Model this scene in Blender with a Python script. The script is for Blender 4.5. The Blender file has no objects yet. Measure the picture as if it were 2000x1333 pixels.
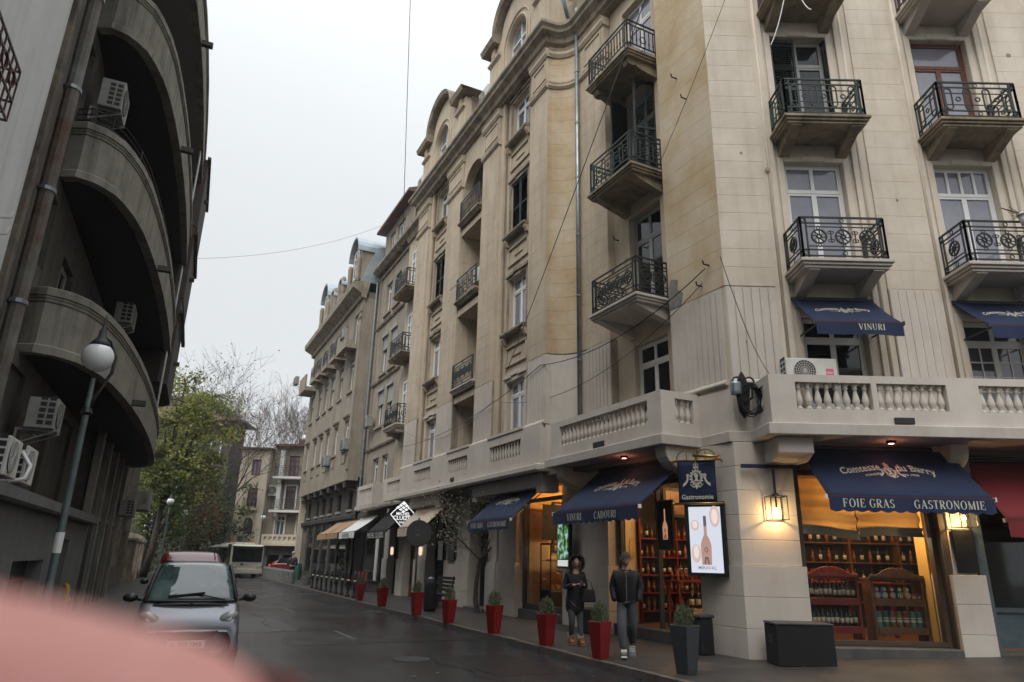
import bpy, math, random
from mathutils import Vector, Matrix
from math import sin, cos, pi, radians as R
random.seed(7)
SC = bpy.context.scene
COL = SC.collection
# ---------------- camera ----------------
cam_d = bpy.data.cameras.new('camera'); CAM = bpy.data.objects.new('camera', cam_d); COL.objects.link(CAM)
PITCH, ROLL = R(17.7), R(1.27)
fw = Vector((0, cos(PITCH), sin(PITCH))); r0 = Vector((1, 0, 0)); u0 = r0.cross(fw)
rt = cos(ROLL)*r0 + sin(ROLL)*u0; up = -sin(ROLL)*r0 + cos(ROLL)*u0
EYE = Vector((0, 0, 1.7))
M = Matrix((rt, up, -fw)).transposed().to_4x4(); M.translation = EYE
CAM.matrix_world = M
cam_d.sensor_width = 36; cam_d.lens = 24; cam_d.clip_start = 0.005; cam_d.clip_end = 1500
cam_d.dof.use_dof = True; cam_d.dof.focus_distance = 15; cam_d.dof.aperture_fstop = 11.5
SC.camera = CAM
# ---------------- sky and sun ----------------
W = bpy.data.worlds.new('World'); SC.world = W; W.use_nodes = True
nt = W.node_tree; nt.nodes.clear()
def wn(t, **k):
    n = nt.nodes.new(t)
    for a, b in k.items(): setattr(n, a, b)
    return n
sky = wn('ShaderNodeTexSky', sky_type='NISHITA', sun_disc=False, sun_elevation=R(50), sun_rotation=R(200))
hs = wn('ShaderNodeHueSaturation'); hs.inputs['Saturation'].default_value = .12; hs.inputs['Value'].default_value = 1.0
tc = wn('ShaderNodeTexCoord'); sp = wn('ShaderNodeSeparateXYZ'); mr = wn('ShaderNodeMapRange')
mr.inputs[1].default_value = 0; mr.inputs[2].default_value = 1; mr.inputs[3].default_value = 0; mr.inputs[4].default_value = 1
cr = wn('ShaderNodeMix', data_type='RGBA')
cr.inputs['A'].default_value = (4.75, 4.95, 5.1, 1); cr.inputs['B'].default_value = (14.8, 15.3, 15.8, 1)
nz = wn('ShaderNodeTexNoise'); nz.inputs['Scale'].default_value = 1.3; nz.inputs['Detail'].default_value = 3
mul = wn('ShaderNodeMix', data_type='RGBA', blend_type='MULTIPLY'); mul.inputs['Factor'].default_value = .10
mx = wn('ShaderNodeMix', data_type='RGBA'); mx.inputs['Factor'].default_value = .93
bg = wn('ShaderNodeBackground'); bg.inputs['Strength'].default_value = .115; wo = wn('ShaderNodeOutputWorld')
L = nt.links.new
L(sky.outputs[0], hs.inputs['Color']); L(tc.outputs['Generated'], sp.inputs[0]); L(sp.outputs[2], mr.inputs[0]); pwz = wn('ShaderNodeMath', operation='POWER'); pwz.inputs[1].default_value = 4.2; L(mr.outputs[0], pwz.inputs[0]); L(pwz.outputs[0], cr.inputs['Factor'])
L(tc.outputs['Generated'], nz.inputs['Vector']); L(cr.outputs['Result'], mul.inputs['A']); L(nz.outputs['Fac'], mul.inputs['B'])
L(hs.outputs[0], mx.inputs['A']); L(mul.outputs['Result'], mx.inputs['B']); L(mx.outputs['Result'], bg.inputs[0]); L(bg.outputs[0], wo.inputs[0])
sun_d = bpy.data.lights.new('sun', 'SUN'); sun_d.energy = 1.5; sun_d.angle = R(40); sun_d.color = (1, .97, .93)
sun = bpy.data.objects.new('sun', sun_d); COL.objects.link(sun)
# sun_rotation 200deg (clockwise from +Y): direction to the sun
az = R(200); el = R(50); sd = Vector((sin(az)*cos(el), cos(az)*cos(el), sin(el)))
sun.rotation_euler = (-sd).to_track_quat('-Z', 'Y').to_euler()
VS = SC.view_settings
VS.view_transform = 'Standard'; VS.look = 'None'; VS.exposure = .60; VS.gamma = 1; VS.use_curve_mapping = False
SC.cycles.max_bounces = 7; SC.cycles.diffuse_bounces = 3; SC.cycles.glossy_bounces = 3; SC.cycles.transparent_max_bounces = 12
SC.cycles.caustics_reflective = False; SC.cycles.caustics_refractive = False; SC.cycles.sample_clamp_indirect = 4
# ---------------- frames: local x runs right along a facade, y goes into the wall ----------------
A1, A2 = R(26.25), R(24.0)
class Fr:
    def __init__(s, yaw): s.yaw = yaw; s.c, s.s = cos(yaw), sin(yaw); s.m = Matrix.Rotation(yaw, 4, 'Z')
    def w(s, x, y, z=0): return Vector((s.c*x - s.s*y, s.s*x + s.c*y, z))
    def inv(s, v): return Vector((s.c*v[0] + s.s*v[1], -s.s*v[0] + s.c*v[1], v[2]))
ST = Fr(A1 - pi/2)      # street facade on the right: x = -s, y = n
RF = Fr(0)              # corner facade: x = X, y = Y
LF = Fr(A2 + pi/2)      # left side: x = s, y = -n
# ---------------- materials ----------------
MATS = {}
def mat(name, c, rough=.8, c2=None, scale=3, bump=0, streak=0, c3=None, metal=0, spec=.5, emit=None, es=0, bscale=60, coat=0, tr=0, lo=.35, hi=.65):
    """colour varied by a noise (c to c2), vertical streaks towards c3, fine bump"""
    if name in MATS: return MATS[name]
    m = bpy.data.materials.new(name); m.use_nodes = True; t = m.node_tree; b = t.nodes['Principled BSDF']; l = t.links.new
    b.inputs['Roughness'].default_value = rough; b.inputs['Metallic'].default_value = metal; b.inputs['Specular IOR Level'].default_value = spec
    b.inputs['Coat Weight'].default_value = coat; b.inputs['Coat Roughness'].default_value = .05
    col = tuple(c)+(1,); b.inputs['Base Color'].default_value = col
    m.diffuse_color = col
    if c2 or streak or bump:
        g = t.nodes.new('ShaderNodeNewGeometry')
    out = None
    if c2:
        n = t.nodes.new('ShaderNodeTexNoise'); n.inputs['Scale'].default_value = scale; n.inputs['Detail'].default_value = 6; n.inputs['Roughness'].default_value = .62
        l(g.outputs['Position'], n.inputs['Vector'])
        r_ = t.nodes.new('ShaderNodeMapRange'); r_.inputs[1].default_value = lo; r_.inputs[2].default_value = hi; l(n.outputs['Fac'], r_.inputs[0])
        x = t.nodes.new('ShaderNodeMix'); x.data_type = 'RGBA'; x.inputs['A'].default_value = col; x.inputs['B'].default_value = tuple(c2)+(1,)
        l(r_.outputs[0], x.inputs['Factor']); out = x.outputs['Result']
    if streak:
        mp = t.nodes.new('ShaderNodeMapping'); mp.inputs['Scale'].default_value = (2.6, 2.6, .22); l(g.outputs['Position'], mp.inputs['Vector'])
        n = t.nodes.new('ShaderNodeTexNoise'); n.inputs['Scale'].default_value = 1.5; n.inputs['Detail'].default_value = 7; n.inputs['Roughness'].default_value = .7; l(mp.outputs[0], n.inputs['Vector'])
        r_ = t.nodes.new('ShaderNodeMapRange'); r_.inputs[1].default_value = .47; r_.inputs[2].default_value = .72; r_.inputs[4].default_value = streak; l(n.outputs['Fac'], r_.inputs[0])
        x = t.nodes.new('ShaderNodeMix'); x.data_type = 'RGBA'; x.inputs['B'].default_value = tuple(c3 or (.05, .045, .035))+(1,)
        if out: l(out, x.inputs['A'])
        else: x.inputs['A'].default_value = col
        l(r_.outputs[0], x.inputs['Factor']); out = x.outputs['Result']
    if out: l(out, b.inputs['Base Color'])
    if bump:
        n = t.nodes.new('ShaderNodeTexNoise'); n.inputs['Scale'].default_value = bscale; n.inputs['Detail'].default_value = 5; l(g.outputs['Position'], n.inputs['Vector'])
        bp = t.nodes.new('ShaderNodeBump'); bp.inputs['Strength'].default_value = bump; bp.inputs['Distance'].default_value = .01
        l(n.outputs['Fac'], bp.inputs['Height']); l(bp.outputs[0], b.inputs['Normal'])
    if emit: b.inputs['Emission Color'].default_value = tuple(emit)+(1,); b.inputs['Emission Strength'].default_value = es
    if tr: b.inputs['Transmission Weight'].default_value = tr
    MATS[name] = m; return m
def glassmat(name, tint=(1, 1, 1), refl=.16, rough=.01):
    m = bpy.data.materials.new(name); m.use_nodes = True; t = m.node_tree; t.nodes.clear(); l = t.links.new
    o = t.nodes.new('ShaderNodeOutputMaterial'); x = t.nodes.new('ShaderNodeMixShader'); tb = t.nodes.new('ShaderNodeBsdfTransparent'); gl = t.nodes.new('ShaderNodeBsdfGlossy')
    lw = t.nodes.new('ShaderNodeLayerWeight'); lw.inputs[0].default_value = .5; pw = t.nodes.new('ShaderNodeMath'); pw.operation = 'POWER'; pw.inputs[1].default_value = 3.2; l(lw.outputs['Facing'], pw.inputs[0])
    ad = t.nodes.new('ShaderNodeMath'); ad.operation = 'MULTIPLY_ADD'; ad.inputs[1].default_value = .5; ad.inputs[2].default_value = refl*.2
    tb.inputs[0].default_value = tuple(tint)+(1,); gl.inputs['Roughness'].default_value = rough
    l(pw.outputs[0], ad.inputs[0]); l(ad.outputs[0], x.inputs[0]); l(tb.outputs[0], x.inputs[1]); l(gl.outputs[0], x.inputs[2]); l(x.outputs[0], o.inputs[0])
    MATS[name] = m; return m
K = dict(
 stucco=mat('aged_stucco', (.56, .465, .345), .9, (.46, .38, .285), .9, .35, .38, (.16, .13, .095)),
 stucco_pale=mat('pale_stucco', (.66, .585, .49), .9, (.54, .465, .37), .8, .3, .28, (.26, .21, .15)),
 stucco_yel=mat('yellow_stained_stucco', (.56, .47, .345), .9, (.42, .30, .155), .75, .4, .5, (.46, .34, .18), lo=.4, hi=.68),
 paint=mat('painted_render', (.60, .545, .48), .85, (.51, .455, .40), .7, .15, .18, (.3, .26, .21)),
 trim=mat('stained_stone_trim', (.37, .31, .235), .9, (.2, .17, .125), 2.2, .5, .7, (.06, .052, .04)),
 slab=mat('weathered_slab', (.34, .27, .18), .9, (.17, .14, .095), 2.5, .5, .6, (.035, .03, .024)),
 whitepaint=mat('white_slab_paint', (.52, .47, .42), .8, (.44, .39, .34), 1.6, .2, .25, (.22, .19, .15)),
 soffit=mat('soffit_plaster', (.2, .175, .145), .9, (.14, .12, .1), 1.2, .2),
 iron=mat('black_wrought_iron', (.012, .014, .014), .45, spec=.5), iron_g=mat('green_wrought_iron', (.014, .03, .027), .5), iron_r=mat('red_brown_iron', (.06, .018, .015), .5),
 pvc=mat('white_window_frame', (.72, .72, .70), .4), wood=mat('brown_wood_frame', (.16, .045, .02), .5, (.1, .03, .015), 6), greyframe=mat('grey_frame', (.3, .3, .29), .5),
 pane=mat('window_glass', (.055, .058, .068), .04, (.13, .125, .15), .45, spec=1.0), paned=mat('dark_window_glass', (.012, .013, .014), .05, spec=.6), panel=mat('sky_and_curtain_glass', (.27, .265, .31), .06, (.17, .17, .21), .7, spec=1.0),  # paler lavender panes carry reflected sky and curtains in their colour
 shutter=mat('dark_green_shutter', (.012, .018, .017), .6), zinc=mat('zinc_pipe', (.30, .34, .36), .42, (.2, .23, .25), 4, metal=.7),
 acw=mat('white_ac_metal', (.62, .62, .58), .5, (.52, .51, .47), 3), acg=mat('ac_dark_inside', (.02, .02, .02), .7), acd=mat('dirty_ac_metal', (.3, .3, .28), .6, (.22, .22, .2), 3),
 navy=mat('navy_canvas', (.0065, .017, .055), .85, (.005, .013, .044), 3, .2, bscale=300), navyl=mat('navy_valance', (.007, .017, .055), .85), ink=mat('cream_print', (.60, .57, .48), .8),
 red=mat('glossy_red_pot', (.20, .005, .007), .35, (.17, .004, .006), 3, coat=.3), redcan=mat('dark_red_canvas', (.15, .010, .014), .85), dgrey=mat('dark_grey_pot', (.035, .038, .042), .6),
 black=mat('black_metal', (.008, .008, .009), .4), blackm=mat('matt_black', (.006, .006, .007), .85), brass=mat('brass', (.42, .27, .09), .3, metal=.9),
 asphalt=mat('wet_asphalt', (.040, .043, .047), .34, (.022, .024, .027), 1.1, .35, bscale=110, spec=.55),
 pave=mat('damp_pavement_asphalt', (.050, .047, .044), .5, (.03, .028, .026), 1.6, .35, bscale=90), kerb=mat('kerb_stone', (.12, .10, .085), .6, (.075, .065, .055), 4, .4),
 ldark=mat('dark_stucco', (.10, .092, .077), .95, (.062, .056, .046), 1.6, .4, .6, (.018, .017, .014)), lwhite=mat('pale_grey_render', (.62, .63, .61), .9, (.55, .56, .54), 1.2, .3, .25, (.2, .2, .19)),
 lfront=mat('grey_brown_stucco', (.29, .27, .225), .95, (.19, .175, .145), 1.3, .5, .7, (.035, .033, .028)), lgrey=mat('grey_base_render', (.15, .157, .15), .9, (.115, .12, .115), 1.5, .3, .35, (.06, .06, .055)),
 brown=mat('brown_stucco', (.33, .285, .225), .9, (.265, .225, .175), 1.1, .4, .5, (.085, .07, .052)), farst=mat('far_beige_stucco', (.66, .57, .45), .9, (.56, .49, .39), .8, 0, .22, (.2, .17, .13)),
 roofr=mat('red_metal_roof', (.13, .05, .04), .6, (.09, .04, .035), 3), roofz=mat('zinc_roof', (.38, .44, .47), .4, (.3, .35, .38), 2, metal=.4), tile=mat('brown_roof_tile', (.1, .06, .045), .8),
 white=mat('white_paint', (.72, .72, .70), .5), cream=mat('cream_canvas', (.48, .42, .32), .9), tan=mat('tan_canvas', (.34, .22, .13), .9), ink_red=mat('red_print', (.35, .05, .04), .8),
 globe=mat('opal_globe', (.82, .82, .82), .25, coat=.4), lead=mat('grey_green_metal', (.09, .12, .12), .45, (.06, .08, .08), 5), yellow=mat('yellow_paint', (.5, .28, .03), .5), green=mat('green_paint', (.02, .09, .055), .6),
 bark=mat('bark', (.075, .06, .045), .95, (.04, .032, .025), 8, .5), twig=mat('twig_bark', (.10, .075, .065), .95), skin=mat('skin', (.45, .25, .18), .6), hair=mat('brown_hair', (.05, .03, .018), .8),
 wall_warm=mat('warm_shop_wall', (.42, .27, .12), .8), woodw=mat('shelf_wood', (.16, .075, .03), .6, (.1, .045, .02), 5), redw=mat('red_painted_wood', (.16, .012, .010), .5), floorw=mat('shop_floor', (.2, .09, .035), .4),
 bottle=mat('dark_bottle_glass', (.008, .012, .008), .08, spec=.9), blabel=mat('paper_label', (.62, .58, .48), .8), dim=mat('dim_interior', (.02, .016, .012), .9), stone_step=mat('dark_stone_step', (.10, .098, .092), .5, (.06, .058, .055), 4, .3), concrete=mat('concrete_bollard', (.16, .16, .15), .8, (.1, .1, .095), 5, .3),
)
K['glass'] = glassmat('shop_glass', (.93, .95, .94), .1)
# ---------------- mesh builder ----------------
class MB:
    def __init__(s): s.v = []; s.f = []; s.mi = []; s.cur = 0
    def add(s, vs, fs):
        o = len(s.v); s.v += [tuple(v) for v in vs]; s.f += [tuple(i+o for i in f) for f in fs]; s.mi += [s.cur]*len(fs); return s
    def box(s, x0, x1, y0, y1, z0, z1):
        if x0 > x1: x0, x1 = x1, x0
        if y0 > y1: y0, y1 = y1, y0
        if z0 > z1: z0, z1 = z1, z0
        return s.add([(x0,y0,z0),(x1,y0,z0),(x1,y1,z0),(x0,y1,z0),(x0,y0,z1),(x1,y0,z1),(x1,y1,z1),(x0,y1,z1)],
                     [(0,3,2,1),(4,5,6,7),(0,1,5,4),(1,2,6,5),(2,3,7,6),(3,0,4,7)])
    def plan(s, pts, z0, z1, sides=None):
        """extrude a plan polygon (ccw from above)"""
        n = len(pts); a = sum(pts[i][0]*pts[(i+1)%n][1]-pts[(i+1)%n][0]*pts[i][1] for i in range(n))
        if a < 0: pts = pts[::-1]
        z0f = z0 if callable(z0) else (lambda p: z0)
        s.add([(p[0], p[1], z0f(p)) for p in pts]+[(p[0], p[1], z1) for p in pts], [tuple(range(n))[::-1], tuple(range(n, 2*n))]+[(i, (i+1)%n, n+(i+1)%n, n+i) for i in range(n)]); return s
    def xsec(s, prof, x0, x1):
        """extrude a (y,z) profile along x"""
        n = len(prof); a = sum(prof[i][0]*prof[(i+1)%n][1]-prof[(i+1)%n][0]*prof[i][1] for i in range(n))
        if a < 0: prof = prof[::-1]
        return s.add([(x0, p[0], p[1]) for p in prof]+[(x1, p[0], p[1]) for p in prof], [tuple(range(n))[::-1], tuple(range(n, 2*n))]+[(i, (i+1)%n, n+(i+1)%n, n+i) for i in range(n)])
    def face_xz(s, prof, y0, y1):
        """extrude an (x,z) profile along y"""
        n = len(prof); a = sum(prof[i][0]*prof[(i+1)%n][1]-prof[(i+1)%n][0]*prof[i][1] for i in range(n))
        if a > 0: prof = prof[::-1]
        return s.add([(p[0], y0, p[1]) for p in prof]+[(p[0], y1, p[1]) for p in prof], [tuple(range(n))[::-1], tuple(range(n, 2*n))]+[(i, (i+1)%n, n+(i+1)%n, n+i) for i in range(n)])
    def bar(s, p, q, t, t2=None):
        p, q = Vector(p), Vector(q); d = q-p
        if d.length < 1e-6: return s
        d.normalize(); a = d.cross(Vector((0, 0, 1)))
        if a.length < .01: a = Vector((1, 0, 0))
        a.normalize(); b = d.cross(a); t2 = t2 or t; vs = []
        for c in (p, q):
            for i, j in ((-1,-1),(1,-1),(1,1),(-1,1)): vs.append(c+a*i*t/2+b*j*t2/2)
        return s.add(vs, [(0,3,2,1)[::-1],(4,5,6,7)[::-1],(0,1,5,4)[::-1],(1,2,6,5)[::-1],(2,3,7,6)[::-1],(3,0,4,7)[::-1]])
    def tube(s, pts, r, n=6, cap=True):
        pts = [Vector(p) for p in pts]; rs = r if isinstance(r, (list, tuple)) else [r]*len(pts); vs = []; fs = []; ref = None
        for k, p in enumerate(pts):
            d = (pts[min(k+1, len(pts)-1)]-pts[max(k-1, 0)]).normalized()
            if ref is None: ref = d.orthogonal().normalized()
            a = (ref-d*ref.dot(d)); a = a.normalized() if a.length > 1e-4 else d.orthogonal().normalized(); ref = a; b = d.cross(a)
            for i in range(n): vs.append(p+(a*cos(2*pi*i/n)+b*sin(2*pi*i/n))*rs[k])
        for k in range(len(pts)-1):
            for i in range(n): fs.append((k*n+i, k*n+(i+1)%n, (k+1)*n+(i+1)%n, (k+1)*n+i))
        if cap: fs += [tuple(range(n))[::-1], tuple(range((len(pts)-1)*n, len(pts)*n))]
        return s.add(vs, fs)
    def lathe(s, prof, c=(0, 0, 0), n=16, ax='z'):
        """profile of (r, z)"""
        vs = []; fs = []
        for r, z in prof:
            for i in range(n):
                a = 2*pi*i/n; x, y = r*cos(a), r*sin(a)
                v = (x, y, z) if ax == 'z' else ((x, z, y) if ax == 'y' else (z, x, y)); vs.append((c[0]+v[0], c[1]+v[1], c[2]+v[2]))
        for k in range(len(prof)-1):
            for i in range(n):
                q = (k*n+i, k*n+(i+1)%n, (k+1)*n+(i+1)%n, (k+1)*n+i); fs.append(q if ax != 'y' else q[::-1])
        a_, b_ = tuple(range(n))[::-1], tuple(range((len(prof)-1)*n, len(prof)*n))
        fs += [a_, b_] if ax != 'y' else [a_[::-1], b_[::-1]]
        return s.add(vs, fs)
    def ring(s, c, r, t, u=(1, 0, 0), v=(0, 0, 1), n=14, a0=0, a1=2*pi, rz=None):
        c, u, v = Vector(c), Vector(u), Vector(v); full = abs(a1-a0-2*pi) < 1e-6; rz = rz or r
        pts = [c+u*r*cos(a0+(a1-a0)*i/n)+v*rz*sin(a0+(a1-a0)*i/n) for i in range(n+1)]
        for i in range(n): s.bar(pts[i], pts[i+1], t)
        return s
    def sphere(s, c, r, n=16, m=10, sz=1):
        prof = [(max(1e-4, r*sin(pi*k/m)), -r*sz*cos(pi*k/m)) for k in range(m+1)]; return s.lathe(prof, c, n)
    def grid(s, fn, nu, nv):
        vs = [fn(i/nu, j/nv) for j in range(nv+1) for i in range(nu+1)]
        return s.add(vs, [(j*(nu+1)+i, j*(nu+1)+i+1, (j+1)*(nu+1)+i+1, (j+1)*(nu+1)+i) for j in range(nv) for i in range(nu)])
    def mesh(s, name, mats, smooth=False):
        me = bpy.data.meshes.new(name); me.from_pydata(s.v, [], s.f)
        for m in (mats if isinstance(mats, (list, tuple)) else [mats]): me.materials.append(m)
        if any(s.mi): me.polygons.foreach_set('material_index', s.mi)
        if smooth: me.polygons.foreach_set('use_smooth', [True]*len(me.polygons))
        me.update(); return me
WM = {}
def place(o, parent=None, mw=None):
    """link o with world matrix mw under parent"""
    mw = mw or Matrix(); COL.objects.link(o)
    if parent is not None: o.parent = parent; o.matrix_basis = WM[parent.name].inverted() @ mw
    else: o.matrix_basis = mw
    WM[o.name] = mw; return o
def T(F, x=0, y=0, z=0): return Matrix.Translation(F.w(x, y, z)) @ F.m
def tag(o, label=None, cat=None, group=None, kind=None):
    if label: o['label'] = label
    if cat: o['category'] = cat
    if group: o['group'] = group
    if kind: o['kind'] = kind
    return o
def thing(name, label, cat, F, x, y, z, group=None, yaw=0):
    o = bpy.data.objects.new(name, None); o.empty_display_size = .2; place(o, None, T(F, x, y, z) @ Matrix.Rotation(yaw, 4, 'Z')); return tag(o, label, cat, group)
def part(name, mb, m, parent, F=None, x=0, y=0, z=0, smooth=False, bevel=0, label=None, shift=True, kind=None):
    """mesh given in frame coordinates; object origin moved to (x,y,z) of the frame. F None: mesh is in the parent's own coordinates"""
    if F is not None and shift and (x or y or z): mb.v = [(a-x, b-y, c-z) for a, b, c in mb.v]
    me = mb.mesh(name, m, smooth) if isinstance(mb, MB) else mb
    o = bpy.data.objects.new(name, me)
    if F is None: mw = (WM[parent.name] if parent is not None else Matrix()) @ Matrix.Translation((x, y, z))
    else: mw = T(F, x, y, z)
    place(o, parent, mw)
    if bevel: b = o.modifiers.new('bevel', 'BEVEL'); b.width = bevel; b.segments = 1; b.limit_method = 'ANGLE'
    if label: o['label'] = label
    if kind: o['kind'] = kind
    return o
def inst(name, me, parent, F, x, y, z, rot=None, label=None):
    o = bpy.data.objects.new(name, me); mw = T(F, x, y, z)
    if rot is not None: mw = mw @ rot
    place(o, parent, mw)
    if label: o['label'] = label
    return o
def dup(root, mw, label=None, group=None):
    r = root.copy(); place(r, None, mw)
    if label: r['label'] = label
    if group: r['group'] = group
    for ch in root.children:
        c = ch.copy(); COL.objects.link(c); c.parent = r; WM[c.name] = mw @ ch.matrix_basis
        for g in ch.children:
            d = g.copy(); COL.objects.link(d); d.parent = c
    return r
def wallpanel(mb, x0, x1, z0, z1, y, holes, d=.25, back=False):
    """flat wall face at depth y with rectangular holes (hx0,hx1,hz0,hz1) and reveals d deep"""
    xs = sorted({x0, x1, *[h[0] for h in holes], *[h[1] for h in holes]}); zs = sorted({z0, z1, *[h[2] for h in holes], *[h[3] for h in holes]})
    xs = [a for a in xs if x0 <= a <= x1]; zs = [a for a in zs if z0 <= a <= z1]
    for i in range(len(xs)-1):
        for j in range(len(zs)-1):
            cx, cz = (xs[i]+xs[i+1])/2, (zs[j]+zs[j+1])/2
            if any(h[0] < cx < h[1] and h[2] < cz < h[3] for h in holes): continue
            mb.add([(xs[i], y, zs[j]), (xs[i+1], y, zs[j]), (xs[i+1], y, zs[j+1]), (xs[i], y, zs[j+1])], [(0, 1, 2, 3)])
    for h in holes:
        a, b, c, e = h[:4]
        mb.add([(a,y,c),(b,y,c),(b,y,e),(a,y,e),(a,y+d,c),(b,y+d,c),(b,y+d,e),(a,y+d,e)], [(0,4,5,1)[::-1],(3,2,6,7)[::-1],(0,3,7,4)[::-1],(1,5,6,2)[::-1]])
# windows: frame mesh (part) with its panes (sub-parts)
WC = {}
def window_meshes(w, h, style, fm, pm):
    k = (round(w, 2), round(h, 2), style, fm.name, pm.name)
    if k in WC: return WC[k]
    m = MB(); t = .055; panes = []
    def fr(a, b, c, d, t=t, y0=0, y1=.06):
        m.box(a, a+t, y0, y1, c, d); m.box(b-t, b, y0, y1, c, d); m.box(a+t, b-t, y0, y1, c, c+t); m.box(a+t, b-t, y0, y1, d-t, d)
        panes.append((a+t, b-t, c+t, d-t))
    m.box(-w/2, -w/2+t, -.005, .07, 0, h); m.box(w/2-t, w/2, -.005, .07, 0, h); m.box(-w/2+t, w/2-t, -.005, .07, 0, t); m.box(-w/2+t, w/2-t, -.005, .07, h-t, h)
    a, b = -w/2+t, w/2-t; tr = h-t-.28*h if h > 1.5 else None
    if style == 'single': fr(a, b, t, h-t)
    elif style == 'double': fr(a, 0, t, h-t); fr(0, b, t, h-t)
    elif style in ('tdouble', 'twhole', 'tfour', 'tgrid'):
        tr = h*.74
        m.box(a, b, -.01, .065, tr, tr+t)
        if style == 'twhole': fr(a, b, tr+t, h-t, .04)
        elif style == 'tfour':
            for i in range(4): fr(a+(b-a)*i/4, a+(b-a)*(i+1)/4, tr+t, h-t, .03)
        else: fr(a, 0, tr+t, h-t, .04); fr(0, b, tr+t, h-t, .04)
        if style == 'tgrid':
            for (p, q) in ((a, 0), (0, b)):
                m.box(p, p+t, 0, .06, t, tr); m.box(q-t, q, 0, .06, t, tr); m.box(p+t, q-t, 0, .06, t, 2*t); m.box(p+t, q-t, 0, .06, tr-t, tr)
                x = (p+q)/2; zz = [2*t+(tr-3*t)*i/4 for i in range(5)]
                m.box(x-.012, x+.012, .01, .045, 2*t, tr-t)
                for i in range(1, 4): m.box(p+t, q-t, .012, .043, zz[i]-.012, zz[i]+.012)
                for i in range(4): panes += [(p+t, x-.012, zz[i], zz[i+1]), (x+.012, q-t, zz[i], zz[i+1])]
        else: fr(a, 0, t, tr); fr(0, b, t, tr)
    me = m.mesh('window', fm); pms = []
    for (p, q, c, d) in panes:
        g = MB(); g.box(p-.004, q+.004, .028, .034, c-.004, d+.004); pms.append(g.mesh('pane', pm))
    WC[k] = (me, pms); return WC[k]
def window(parent, F, x, y, z, w, h, style='tdouble', fm='pvc', pm='pane', label=None, name='window'):
    me, pms = window_meshes(w, h, style, K[fm], K[pm]); o = inst(name, me, parent, F, x, y, z, label=label)
    for p in pms: inst('pane', p, o, F, x, y, z)
    return o
def louvres(w, h, n=None):
    k = ('lv', w, h)
    if k in WC: return WC[k]
    m = MB(); m.box(-w/2, -w/2+.05, 0, .045, 0, h); m.box(w/2-.05, w/2, 0, .045, 0, h); m.box(-w/2+.05, w/2-.05, 0, .045, 0, .07); m.box(-w/2+.05, w/2-.05, 0, .045, h-.07, h); m.box(-w/2+.05, w/2-.05, .001, .044, h/2-.03, h/2+.03)
    n = n or int(h/.06)
    for i in range(n):
        z = .07+(h-.14)*(i+.5)/n; m.add([(-w/2+.05, .002, z-.022), (w/2-.05, .002, z-.022), (w/2-.05, .04, z+.022), (-w/2+.05, .04, z+.022)], [(0, 1, 2, 3)])
    WC[k] = m.mesh('shutter', K['shutter']); return WC[k]
# ================= ground =================
def sp(s, n): v = ST.w(-s, n); return (v.x, v.y)
g = MB(); g.box(-260, 260, -60, 420, -.6, -.012); tag(part('ground', g, K['pave'], None, RF), kind='structure')
def roadmat():
    m = mat('wet_road', (.042, .045, .050), .3, (.025, .027, .030), 1.0, .4, bscale=120, spec=.6); t = m.node_tree; b = t.nodes['Principled BSDF']
    g_ = t.nodes.new('ShaderNodeNewGeometry'); n = t.nodes.new('ShaderNodeTexNoise'); n.inputs['Scale'].default_value = .35; n.inputs['Detail'].default_value = 2; t.links.new(g_.outputs['Position'], n.inputs['Vector'])
    r_ = t.nodes.new('ShaderNodeMapRange'); r_.inputs[1].default_value = .3; r_.inputs[2].default_value = .7; r_.inputs[3].default_value = .10; r_.inputs[4].default_value = .30
    t.links.new(n.outputs['Fac'], r_.inputs[0]); t.links.new(r_.outputs[0], b.inputs['Roughness']); return m
K['road'] = roadmat()
def slopez(X, Y):
    """right pavement rises gently along the corner facade"""
    return .12+max(0, min(.16, (X-4.6)*.033))
g = MB(); q = [sp(-25, 6.9), sp(58, 6.9), (8, 75), (8, 80), (-90, 80), (-90, 66), sp(62, -6), sp(-25, -1.9)]
g.plan(q, -.01, 0.0); tag(part('road', g, K['road'], None, RF), kind='structure')
g = MB()
def pv(u, v):
    s = -20+74*u; n = 7.06+(9.1)*v; X, Y = sp(s, n); return (X, Y, slopez(X, Y) if s < 14 else .12)
vs0 = len(g.v); g.grid(pv, 60, 10); part_o = part('pavement', g, K['pave'], None, RF); tag(part_o, kind='structure')
g = MB(); g.box(3.5, 40, -22, 13.4, -.01, .0); 
# kerb stones, each a piece of its own
kerb = tag(part('kerb', MB().plan([sp(-20, 6.92), sp(54, 6.92), sp(54, 7.06), sp(-20, 7.06)], -.01, .105), K['kerb'], None, RF), kind='structure')
km = MB().box(0, .985, -.005, .15, -.01, .118).mesh('kerb_stone', K['kerb'])
for i in range(46):
    s = 5.5+i*1.0; o = inst('kerb_stone', km, kerb, ST, -s-1, 6.9+random.uniform(-.008, .008), random.uniform(-.004, .004))
g = MB(); g.plan([LF.w(-20, .42).to_2d()[:], LF.w(75, .42).to_2d()[:], LF.w(75, 7).to_2d()[:], LF.w(-20, 7).to_2d()[:]], -.01, .12); tag(part('left_pavement', g, K['pave'], None, RF), kind='structure')
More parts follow.
